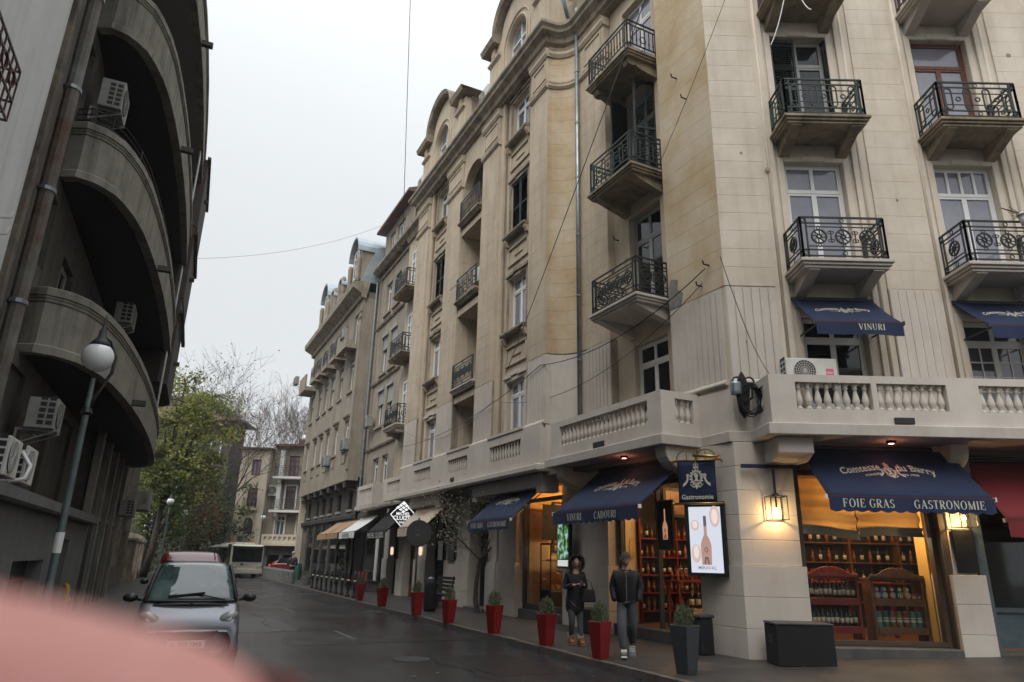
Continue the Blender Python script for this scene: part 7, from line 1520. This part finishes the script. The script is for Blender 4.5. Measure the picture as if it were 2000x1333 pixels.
for s_ in (-1, 1): g.tube([(s_*.665, -.83, .965), (s_*.60, -.5, 1.27), (s_*.545, -.22, 1.49)], .03, 6)
part('windscreen_frame', g, dkp, t, smooth=True)
part('cowl_panel', patch(lambda u, v: ((u*2-1)*.62, -1.0+.11*v+.05*(u*2-1)**2, .905+.05*v+.015-.04*abs(u*2-1)**3), 12, 3), dkp, t, smooth=True)
for x0, x1, y0, y1, z0, z1 in ((-.02, .02, -.99, -.97, .93, .96),): part('washer_jet', MB().box(x0, x1, y0, y1, z0, z1), dkp, t)
part('wiper', MB().bar((.5, -.95, .975), (.1, -.86, 1.06), .018).bar((-.35, -.87, 1.01), (.18, -.83, 1.07), .014).bar((-.35, -.88, 1.03), (.18, -.85, 1.085), .02), dkp, t)
for s_ in (-1, 1):
    g = MB().sphere((0, 0, 0), 1, 20, 12); Mh_ = Matrix.Translation((s_*.545, -1.135, .725)) @ Matrix.Rotation(-s_*R(26), 4, 'Y') @ Matrix.Rotation(R(-20), 4, 'X') @ Matrix.Diagonal((.165, .12, .085, 1)); g.v = [tuple(Mh_ @ Vector(v)) for v in g.v]
    o = part('headlight', g, mat('headlight_lens', (.36, .37, .34), .12, coat=1), t, smooth=True); part('reflector', MB().lathe([(.035, -.008), (.045, 0)], (s_*.56, -1.235, .73), 12, 'y'), K['globe'], o)
    m_ = thing; o = part('mirror', MB().sphere((s_*.88, -.62, 1.0), .11, 14, 8, .62), dkp, t, smooth=True); part('mirror_arm', MB().bar((s_*.72, -.6, .96), (s_*.82, -.62, .98), .04), dkp, o)
    part('side_window', patch(lambda u, v, s_=s_: (s_*(.725-.135*v-.0*u), -.45+(.15*v)+(1.25-.2*v)*u, .99+.44*v), 8, 4), K['paned'], t, smooth=True); part('wheel_arch', MB().lathe([(.33, 0), (.34, .02)], n=16), dkp, t, x=0, y=0, z=-5)
    for y in (-.87, .88): wheel(t, s_*.665, y)
    part('sill', MB().box(s_*.70, s_*.762, -.55, .55, .2, .3), dkp, t, bevel=.02)
part('lower_grille', MB().face_xz([(-.44, .56), (-.36, .46), (-.2, .43), (.2, .43), (.36, .46), (.44, .56), (.2, .545), (-.2, .545)], -1.285, -1.15), dkp, t, bevel=.012)
for z in (.475, .51): part('grille_slat', MB().box(-.36, .36, -1.292, -1.28, z, z+.012), K['dgrey'], t)
part('bumper_groove', MB().box(-.6, .6, -1.245, -1.2, .585, .60), dkp, t); part('air_intake', MB().box(-.35, .35, -1.27, -1.2, .22, .29), dkp, t, bevel=.01)
pl = part('number_plate', MB().box(-.26, .26, -1.30, -1.285, .315, .425), K['white'], t, bevel=.004)
f = script('B  705 SMB', .012); part('lettering', f.to(MB(), lambda x, z: ((x-f.w/2)*.092, -1.3015, .340+z*.088)), K['blackm'], pl)
# red car behind
redp = mat('dark_red_car_paint', (.16, .008, .012), .25, coat=.8)
t = thing('parked_car', 'dark red taller car parked behind the small silver-blue one', 'car', sideF, .84, 18.9, 0)
loft([(-2.0, .3, .7, .6, .66, .6), (-1.9, .25, .85, .74, .78, .7), (-1.2, .25, 1.02, .9, .85, .76), (-.9, .25, 1.1, .95, .86, .74), (-.3, .25, 1.62, 1.0, .86, .66), (.2, .25, 1.74, 1.0, .86, .64), (1.4, .25, 1.74, 1.0, .86, .64), (1.8, .25, 1.5, 1.0, .84, .62), (1.95, .3, .9, .8, .78, .6)], m=redp, parent=t)
o = part('windscreen', patch(lambda u, v: ((u*2-1)*(.72-.12*v), -.98+.5*v+.06*(u*2-1)**2, 1.1+.40*v), 10, 6), K['paned'], t, smooth=True)
for s_ in (-1, 1):
    part('roof_rail', MB().tube([(s_*.55, -.2, 1.74), (s_*.55, .2, 1.79), (s_*.55, 1.3, 1.79)], .02, 6), dkp, t)
    for y in (-1.25, 1.25): wheel(t, s_*.76, y, .31)
    part('mirror', MB().sphere((s_*.93, -.75, 1.05), .09, 12, 8, .7), dkp, t, smooth=True); part('headlight', MB().sphere((s_*.6, -1.86, .76), .13, 12, 8, .5), K['globe'], t, smooth=True)
# bus
yawb = R(31); t = thing('city_bus', 'cream city bus with a large dark windscreen turning at the end of the street', 'bus', RF, -18.75, 51.8, 0, yaw=yawb)
cb = mat('cream_bus_paint', (.62, .58, .48), .35, coat=.3); bw, bh = 1.12, 2.3; dgl = mat('dark_bus_glass', (.012, .013, .013), .06)
part('body', MB().box(-bw, bw, 0, 11, .3, bh), cb, t, bevel=.12)
part('windscreen', MB().face_xz([(-bw+.1, 1.08), (bw-.1, 1.08), (bw-.07, 2.18), (-bw+.07, 2.18)], -.03, .02), dgl, t, bevel=.04); part('destination_panel', MB().box(-.8, .8, -.045, -.03, 1.98, 2.14), K['blackm'], t)
part('side_glazing', MB().box(-bw-.02, -bw+.03, .3, 10.6, 1.0, 2.1), dgl, t); part('side_glazing', MB().box(bw-.03, bw+.02, .3, 10.6, 1.0, 2.1), dgl, t)
for i in range(7): part('window_post', MB().box(-bw-.03, -bw-.02, .9+i*1.4, .96+i*1.4, 1.0, 2.1), K['black'], t)
part('door', MB().box(-bw-.03, -bw+.03, .35, 1.5, .35, 2.3), dgl, t); part('bumper', MB().box(-bw-.01, bw+.01, -.07, .2, .28, .62), cb, t, bevel=.03); part('number_plate', MB().box(-.26, .26, -.085, -.07, .40, .51), K['white'], t)
for s_ in (-1, 1):
    part('headlight', MB().box(s_*.68, s_*1.0, -.085, -.06, .68, .84), mat('bus_headlight', (.5, .5, .45), .2, coat=1), t, bevel=.02); part('indicator', MB().box(s_*1.0, s_*1.08, -.075, -.05, .68, .84), mat('amber_lens', (.5, .15, .02), .3), t)
    part('mirror', MB().box(s_*1.22, s_*1.36, -.25, -.15, 1.5, 2.0), K['blackm'], t, bevel=.03); part('mirror_arm', MB().bar((s_*1.0, 0, 2.2), (s_*1.29, -.2, 2.0), .03), K['black'], t)
    for y in (2.4, 8.4): wheel(t, s_*1.02, y, .45)
part('roof_unit', MB().box(-.7, .7, 1.5, 3.5, bh, bh+.13).box(-.6, .6, 6, 8, bh, bh+.1), cb, t, bevel=.03)
part('emblem', MB().ring((0, -.035, .9), .07, .015, n=14), K['zinc'], t); part('fleet_logo', MB().box(-.42, -.2, -.016, -.004, .86, .98), K['green'], t); part('wiper', MB().bar((-.7, -.045, 1.1), (-.1, -.05, 1.5), .02).bar((.7, -.045, 1.1), (.15, -.05, 1.45), .02), K['black'], t)
t = thing('parked_car', 'dark red car half hidden behind the far concrete bollards', 'car', RF, -17.3, 58.6, 0, yaw=R(95))
loft([(-1.9, .3, .7, .6, .66, .6), (-1.8, .25, .85, .74, .78, .7), (-1.0, .25, 1.0, .9, .83, .74), (-.3, .25, 1.38, .95, .83, .64), (.9, .25, 1.42, .95, .83, .62), (1.6, .25, 1.1, .95, .82, .62), (1.85, .3, .8, .7, .75, .6)], m=redp, parent=t, sub=1)
for s_ in (-1, 1):
    part('side_window', patch(lambda u, v, s_=s_: (s_*(.80-.12*v), -.6+.2*v+(1.9-.5*v)*u, 1.0+.36*v), 6, 3), K['paned'], t)
    for y in (-1.2, 1.15): wheel(t, s_*.74, y, .3)
part('tail_light', MB().box(-.75, -.55, 1.8, 1.87, .75, .9), mat('tail_lens', (.5, .01, .01), .3, emit=(1, .05, .02), es=.6), t)
# ================= people =================
def skin(name, joints, edges, m, parent, sub=2, root=0):
    me = bpy.data.meshes.new(name); me.from_pydata([j[0] for j in joints], edges, []); me.materials.append(m)
    o = bpy.data.objects.new(name, me); place(o, parent, WM[parent.name])
    if not me.skin_vertices: me.attributes.new; 
    mod = o.modifiers.new('skin', 'SKIN'); mod.use_smooth_shade = True
    bpy.context.view_layer.update()
    if not me.skin_vertices:
        bpy.context.view_layer.objects.active = o
    sv = me.skin_vertices
    if sv:
        for i, j in enumerate(joints):
            r_ = j[1]; sv[0].data[i].radius = r_ if isinstance(r_, tuple) else (r_, r_)
            sv[0].data[i].use_root = (i == root)
    s_ = o.modifiers.new('sub', 'SUBSURF'); s_.levels = sub; s_.render_levels = sub; return o
def head(t, c, yaw, pitch, hairm='hair', hair='short', r=.098):
    """face looks towards local -y before yaw/pitch"""
    Mh = Matrix.Translation(c) @ Matrix.Rotation(yaw, 4, 'Z') @ Matrix.Rotation(pitch, 4, 'X')
    def hv(u, v):
        a = 2*pi*u; b = pi*v; x = sin(b)*cos(a); y = sin(b)*sin(a); z = -cos(b); X_, Y_, Z_ = x*.78, y*.95, z*1.22
        if z < 0: X_ *= 1-.28*z*z*1.0; Y_ *= 1-.12*z*z
        f = max(0, -y)
        if f > 0:
            nose = math.exp(-((x/.16)**2)-(((z+.10)/.22)**2)); Y_ -= .20*nose*f; eye = math.exp(-(((abs(x)-.32)/.16)**2)-(((z-.10)/.12)**2)); Y_ += .09*eye*f
            lips = math.exp(-((x/.24)**2)-(((z+.47)/.07)**2)); Y_ -= .05*lips*f; chin = math.exp(-((x/.25)**2)-(((z+.82)/.15)**2)); Y_ -= .09*chin*f; brow = math.exp(-((x/.6)**2)-(((z-.26)/.08)**2)); Y_ -= .05*brow*f
        return Vector((X_*r, Y_*r, Z_*r))
    g = MB(); g.grid(lambda u, v: tuple(Mh @ hv(u, .001+.998*v)), 28, 22); hd = part('head', g, K['skin'], t, smooth=True)
    g = MB()
    for s_ in (-1, 1): g.sphere(tuple(Mh @ Vector((s_*.79*r, .05*r, .02*r))), .022, 8, 6, 1.5)
    part('ear', g, K['skin'], hd, smooth=True)
    g = MB()
    for s_ in (-1, 1): g.sphere(tuple(Mh @ Vector((s_*.32*r, -.80*r, .11*r))), .011, 8, 6)
    part('eyes', g, K['white'], hd, smooth=True)
    g = MB()
    for s_ in (-1, 1): g.bar(tuple(Mh @ Vector((s_*.16*r, -.94*r, .29*r))), tuple(Mh @ Vector((s_*.5*r, -.84*r, .31*r))), .008)
    part('eyebrows', g, K[hairm], hd); part('mouth', MB().bar(tuple(Mh @ Vector((-.2*r, -.93*r, -.56*r))), tuple(Mh @ Vector((.2*r, -.93*r, -.56*r))), .009), mat('lips', (.3, .1, .08), .6), hd)
    rr = random.Random(3)
    if hair == 'short':
        g = MB()
        def hh(u, v):
            a = 2*pi*u; b = pi*(.52+.47*v); x = sin(b)*cos(a); y = sin(b)*sin(a); z = -cos(b); k = 1.09+.03*sin(a*9+b*7); y_ = y*.98*k+.05; zc = z*1.28*k
            if y < -.3: zc = max(zc, .52+.1*sin(a*5))
            return tuple(Mh @ Vector((x*.85*k*r, y_*r, zc*r)))
        g.grid(hh, 28, 10); part('hair', g, K[hairm], hd, smooth=True)
        g = MB(); g.grid(lambda u, v: tuple(Mh @ (hv(.5+.5*u if 0 else (.5+.5*u), .12+.20*v)*1.03)), 14, 5); part('beard', g, K[hairm], hd, smooth=True)
    return Mh
def hand(t, wr, d, up_, m='skin', curl=.6, L_=.17, s=1):
    """palm, four fingers and a thumb from the wrist along d"""
    d = Vector(d).normalized(); up_ = Vector(up_).normalized(); sd_ = d.cross(up_).normalized()*s; w = Vector(wr); J = [(tuple(w), (.022, .016)), (tuple(w+d*.05), (.034, .015)), (tuple(w+d*.085), (.036, .014))]
    h = skin('hand', J, [(0, 1), (1, 2)], K[m], t, 1); g = MB()
    for i, l in enumerate((.066, .075, .07, .055)):
        b = w+d*.088+sd_*(-.027+i*.018); p1 = b+d*l*.5*cos(curl*.5)-up_*l*.5*sin(curl*.5); p2 = p1+d*l*.5*cos(curl*1.6)-up_*l*.5*sin(curl*1.6); g.tube([b, p1, p2], [.0095, .0085, .006], 7)
    b = w+d*.03-sd_*.028; g.tube([b, b+d*.03-sd_*.02-up_*.01, b+d*.06-sd_*.018-up_*.025], [.012, .010, .007], 7); part('fingers', g, K[m], h, smooth=True); return h
jk = mat('dark_navy_puffer', (.0035, .004, .006), .7); tg = mat('grey_jogging_cloth', (.075, .08, .09), .95, (.055, .06, .068), 8, .3); blk = mat('black_coat_cloth', (.004, .004, .005), .8)
# --- man: walks towards the camera with his hands in his pockets, looking down ---
mx_, my_ = 2.13, 12.9
man = thing('person', 'man in dark padded jacket and grey joggers walking, head down, hands in pockets', 'person', RF, mx_, my_, .12, yaw=R(-8))
hip, che, nk, hd_ = (0, 0, .93), (0, -.03, 1.28), (0, -.07, 1.47), (0, -.12, 1.56)
J = [((0, 0, .93), (.14, .10)), ((0, -.01, 1.1), (.13, .095)), ((0, -.03, 1.3), (.15, .105)), ((0, -.05, 1.42), (.08, .07)), ((0, -.09, 1.52), (.052, .055)),
     ((-.17, -.03, 1.38), .055), ((-.25, .02, 1.12), .045), ((-.17, -.02, .90), .03), ((.17, -.03, 1.38), .055), ((.25, .02, 1.12), .045), ((.17, -.02, .90), .03),
     ((-.09, 0, .86), .085), ((-.10, -.16, .49), .05), ((-.075, -.22, .10), .038), ((.09, 0, .86), .085), ((.10, .04, .48), .05), ((.085, .27, .13), .038)]
ed_ = [(0, 1), (1, 2), (2, 3), (3, 4), (2, 5), (5, 6), (6, 7), (2, 8), (8, 9), (9, 10), (0, 11), (11, 12), (12, 13), (0, 14), (14, 15), (15, 16)]
skin('body', J, ed_, K['skin'], man)
J2 = [((0, 0, .76), (.215, .16)), ((0, -.01, 1.08), (.185, .14)), ((0, -.03, 1.28), (.19, .14)), ((0, -.04, 1.41), (.12, .095)), ((0, -.06, 1.48), (.078, .075)), ((-.19, -.03, 1.37), .078), ((-.245, .03, 1.13), .068), ((-.205, -.08, .90), .055), ((.19, -.03, 1.37), .078), ((.245, .03, 1.13), .068), ((.205, -.08, .90), .055)]
jo_ = skin('jacket', J2, [(0, 1), (1, 2), (2, 3), (3, 4), (2, 5), (5, 6), (6, 7), (2, 8), (8, 9), (9, 10)], jk, man)
g = MB()
for i in range(7): z = .96+i*.06; g.ring((0, -.015, z), .19-.0*i, .008, (1, 0, 0), (0, 1, 0), 18, rz=.145)
part('quilting_seams', g, mat('seam', (.004, .004, .006), .7), jo_); part('zip', MB().bar((0, -.165, .88), (0, -.17, 1.4), .01), K['zinc'], jo_)
J3 = [((0, 0, 1.04), (.15, .12)), ((-.085, 0, .83), .10), ((-.10, -.17, .50), .088), ((-.075, -.22, .13), .066), ((.085, 0, .83), .10), ((.10, .04, .49), .088), ((.085, .27, .18), .066)]
skin('trousers', J3, [(0, 1), (1, 2), (2, 3), (0, 4), (4, 5), (5, 6)], tg, man)
head(man, Vector((0, -.13, 1.615)), 0, R(24)); hand(man, (-.15, .0, .86), (.1, .1, -1), (0, -1, 0)); hand(man, (.15, .0, .86), (-.1, .1, -1), (0, -1, 0), s=-1)
def shoe(t, x, y, z, m, sole, pitch=0, yaw=0, L_=.28):
    Ms = Matrix.Translation((x, y, z)) @ Matrix.Rotation(yaw, 4, 'Z') @ Matrix.Rotation(pitch, 4, 'X'); g = MB()
    pr_ = [(-L_*.68, .02), (-L_*.66, .05), (-L_*.45, .07), (-L_*.15, .10), (L_*.1, .13), (L_*.28, .12), (L_*.33, .05), (L_*.33, .0), (-L_*.6, .0)]
    g.xsec(pr_, -.045, .045); g.v = [tuple(Ms @ Vector(v)) for v in g.v]; o = part('shoe', g, m, t, bevel=.018); g = MB().box(-.05, .05, -L_*.7, L_*.35, -.025, .005); g.v = [tuple(Ms @ Vector(v)) for v in g.v]; part('sole', g, sole, o, bevel=.008)
    g = MB()
    for k in range(3): g.box(-.047, .047, -L_*(.4-.12*k), -L_*(.36-.12*k), .07+.015*k, .085+.018*k)
    g.v = [tuple(Ms @ Vector(v)) for v in g.v]; part('laces', g, sole, o)
shoe(man, -.075, -.22, .03, K['lgrey'], K['white'], R(-8), 0); shoe(man, .085, .27, .08, K['lgrey'], K['white'], R(35), 0)
# --- woman: hooded black coat, looking at a phone ---
wom = thing('person', 'woman in black fur-hooded coat looking at her phone, handbag on her arm', 'person', RF, 1.37, 14.5, .12, yaw=R(10))
J = [((0, 0, .88), (.13, .10)), ((0, 0, 1.1), (.11, .09)), ((0, -.01, 1.26), (.13, .10)), ((0, -.03, 1.36), (.07, .06)), ((0, -.05, 1.45), (.045, .045)), ((-.15, 0, 1.31), .045), ((-.2, .0, 1.06), .038), ((-.06, -.26, 1.12), .03), ((.15, 0, 1.31), .045), ((.2, 0, 1.06), .038), ((.10, -.25, 1.13), .03), ((-.08, 0, .82), .08), ((-.08, -.06, .45), .052), ((-.07, .06, .1), .038), ((.08, 0, .82), .08), ((.08, -.03, .45), .052), ((.08, -.12, .1), .038)]
skin('body', J, ed_, K['skin'], wom)
J2 = [((0, .02, .50), (.235, .19)), ((0, .01, .88), (.2, .155)), ((0, 0, 1.08), (.155, .13)), ((0, -.01, 1.26), (.165, .13)), ((0, -.02, 1.38), (.10, .09)), ((-.16, 0, 1.31), .07), ((-.215, .0, 1.06), .064), ((-.085, -.22, 1.115), .05), ((.16, 0, 1.31), .07), ((.215, 0, 1.06), .064), ((.12, -.21, 1.125), .05)]
skin('coat', J2, [(0, 1), (1, 2), (2, 3), (3, 4), (3, 5), (5, 6), (6, 7), (3, 8), (8, 9), (9, 10)], blk, wom)
J3 = [((0, 0, .85), (.14, .11)), ((-.085, 0, .76), .095), ((-.085, -.07, .45), .066), ((-.075, .05, .16), .05), ((.085, 0, .76), .095), ((.085, -.04, .45), .066), ((.08, -.12, .16), .05)]
skin('trousers', J3, [(0, 1), (1, 2), (2, 3), (0, 4), (4, 5), (5, 6)], mat('grey_leggings', (.05, .055, .062), .95), wom)
Mw = head(wom, Vector((0, -.07, 1.53)), 0, R(20), hair=None, r=.09)
g = MB(); g.grid(lambda u, v: tuple(Mw @ Vector((.135*cos(pi*(-.28+1.56*u))*(1-.35*v*v), -.035+.14*v, .005+.155*sin(pi*(-.28+1.56*u))*(1-.25*v*v)+.0))), 24, 6); g.grid(lambda u, v: tuple(Mw @ Vector((.135*.65*cos(pi*(-.28+1.56*u))*(1-v), .105+.03*v, .005+.155*.75*sin(pi*(-.28+1.56*u))*(1-v)))), 24, 3); o = part('hood', g, blk, wom, smooth=True); o.modifiers.new('th', 'SOLIDIFY').thickness = .02
g = MB(); rr = random.Random(9)
for i in range(900):
    a = pi*(-.3+1.6*rr.random()); p = Mw @ Vector((.14*cos(a), -.05+rr.gauss(0, .015), .005+.16*sin(a))); d = Vector((cos(a)+rr.gauss(0, .5), -.3+rr.gauss(0, .6), sin(a)+rr.gauss(0, .5))).normalized(); q = d.orthogonal().normalized()*.004; g.add([p-q, p+q, p+d*.055], [(0, 1, 2)])
part('fur_trim', g, mat('black_fur', (.012, .010, .009), .9), o)
part('hair', MB().tube([tuple(Mw @ Vector((-.07, -.06, .06))), tuple(Mw @ Vector((-.085, -.07, -.06))), tuple(Mw @ Vector((-.08, -.06, -.16)))], [.02, .03, .015], 8).tube([tuple(Mw @ Vector((.07, -.06, .06))), tuple(Mw @ Vector((.085, -.07, -.06))), tuple(Mw @ Vector((.08, -.06, -.16)))], [.02, .03, .015], 8), K['hair'], wom, smooth=True)
hand(wom, (-.055, -.26, 1.12), (.5, -.75, .25), (0, .2, 1), curl=1.0); hand(wom, (.10, -.25, 1.13), (-.6, -.7, .3), (0, .2, 1), curl=1.0, s=-1)
o = part('phone', MB().box(-.037, .037, -.07, .07, 0, .009), K['black'], None, RF); WMp = WM[wom.name] @ Matrix.Translation((.03, -.36, 1.17)) @ Matrix.Rotation(R(35), 4, 'X'); o.matrix_basis = WMp; WM[o.name] = WMp; tag(o, 'dark mobile phone held in the hooded woman\'s hands', 'phone')
o = thing('handbag', 'black handbag hanging from the hooded woman\'s arm', 'handbag', RF, 1.62, 14.36, .92, yaw=R(15)); part('bag', MB().face_xz([(-.15, 0), (.15, 0), (.12, .24), (-.12, .24)], -.05, .05), K['blackm'], o, bevel=.02); part('strap', MB().tube([(-.09, 0, .23), (-.06, 0, .36), (0, 0, .42), (.06, 0, .36), (.09, 0, .23)], .008, 6), K['black'], o, smooth=True)
bt_ = mat('tan_boot', (.22, .09, .035), .7)
shoe(wom, -.075, .06, .03, bt_, bt_, 0, 0, .24); shoe(wom, .08, -.12, .03, bt_, bt_, 0, 0, .24)
for x, y in ((-.075, .06), (.08, -.12)): part('boot_cuff', MB().lathe([(.055, .12), (.062, .2), (.058, .21)], (x, y+.04, 0), 12), K['cream'], wom)
# --- distant man seen from behind ---
fm_ = thing('person', 'distant grey-haired man in a dark jacket seen from behind near the bollards', 'person', sideF, 7.9, 46.5, .12, yaw=R(180))
skin('body', [((0, 0, .9), (.12, .1)), ((0, 0, 1.25), (.13, .1)), ((0, 0, 1.42), .05), ((0, -.02, 1.6), (.085, .1)), ((-.2, 0, 1.32), .05), ((-.27, 0, 1.05), .04), ((-.24, -.1, .85), .035), ((.2, 0, 1.32), .05), ((.27, 0, 1.05), .04), ((.24, -.1, .85), .035), ((-.1, 0, .8), .08), ((-.1, -.1, .45), .05), ((-.1, .05, .08), .04), ((.1, 0, .8), .08), ((.1, .06, .45), .05), ((.1, .15, .1), .04)], [(0, 1), (1, 2), (2, 3), (1, 4), (4, 5), (5, 6), (1, 7), (7, 8), (8, 9), (0, 10), (10, 11), (11, 12), (0, 13), (13, 14), (14, 15)], K['skin'], fm_, 1)
skin('jacket', [((0, 0, .88), (.18, .14)), ((0, 0, 1.25), (.19, .14)), ((0, 0, 1.42), .08), ((-.2, 0, 1.32), .08), ((-.27, 0, 1.05), .07), ((-.24, -.1, .88), .055), ((.2, 0, 1.32), .08), ((.27, 0, 1.05), .07), ((.24, -.1, .88), .055)], [(0, 1), (1, 2), (1, 3), (3, 4), (4, 5), (1, 6), (6, 7), (7, 8)], mat('slate_jacket', (.03, .034, .04), .9), fm_, 1)
skin('trousers', [((0, 0, .9), (.14, .11)), ((-.1, 0, .8), .1), ((-.1, -.1, .45), .075), ((-.1, .05, .12), .06), ((.1, 0, .8), .1), ((.1, .06, .45), .075), ((.1, .15, .14), .06)], [(0, 1), (1, 2), (2, 3), (0, 4), (4, 5), (5, 6)], blk, fm_, 1)
part('hair', MB().sphere((0, .01, 1.66), .1, 12, 8), mat('grey_hair', (.35, .34, .32), .9), fm_, smooth=True); shoe(fm_, -.1, .05, .03, blk, blk); shoe(fm_, .1, .15, .05, blk, blk, R(15))
# --- the photographer's fingertip, real size, close to the lens ---
def ray(px, py): return (fw+rt*((px-1000)/1333)-up*((py-666.5)/1333))
sk = mat('pink_fingertip_skin', (.66, .31, .27), .6, (.58, .25, .21), 300); 
t = thing('finger', 'out-of-focus pink fingertip reaching over the lens at the lower left', 'finger', RF, 0, 0, 0)
d0 = .034; A_ = EYE+ray(215, 1590)*d0; B_ = EYE+ray(-330, 1470)*d0*1.02; C_ = EYE+ray(-1500, 1800)*d0*1.1
for o_, v in ((t, A_),): o_.matrix_basis = Matrix.Translation(v); WM[o_.name] = Matrix.Translation(v)
ax = (A_-B_).normalized(); pts = []; rs = []
for i in range(7): a = pi/2*(1-i/6.0); pts.append(A_+ax*.0085*sin(a)); rs.append(max(.0004, .0085*cos(a)))
pts += [A_.lerp(B_, .5), B_, B_.lerp(C_, .5), C_]; rs += [.0088, .0092, .0088, .0095]
o = part('fingertip', MB().tube([p-A_ for p in pts], rs, 28), sk, t, smooth=True)
nc = A_+ax*.001+fw*.0078; g = MB(); u_ = ax; v_ = ax.cross(fw).normalized()
g.grid(lambda a, b: tuple(nc-A_+u_*(.006-.012*a)+v_*(.005*(b*2-1))+fw*(.0008-.0022*(b*2-1)**2)), 8, 8); part('fingernail', g, mat('fingernail', (.7, .42, .36), .3), t, smooth=True)

# ================= damp November air =================
hz = MB().box(-130, 130, -45, 160, -1.6, 36); o = part('haze', hz, mat('haze_air', (1, 1, 1)), None, RF); tag(o, 'thin damp haze filling the street', 'haze', kind='stuff')
hm = MATS['haze_air']; n_ = hm.node_tree; n_.nodes.clear(); pv_ = n_.nodes.new('ShaderNodeVolumePrincipled'); pv_.inputs['Density'].default_value = .0007; pv_.inputs['Color'].default_value = (.92, .95, 1, 1); pv_.inputs['Anisotropy'].default_value = .2
oo = n_.nodes.new('ShaderNodeOutputMaterial'); n_.links.new(pv_.outputs[0], oo.inputs['Volume'])
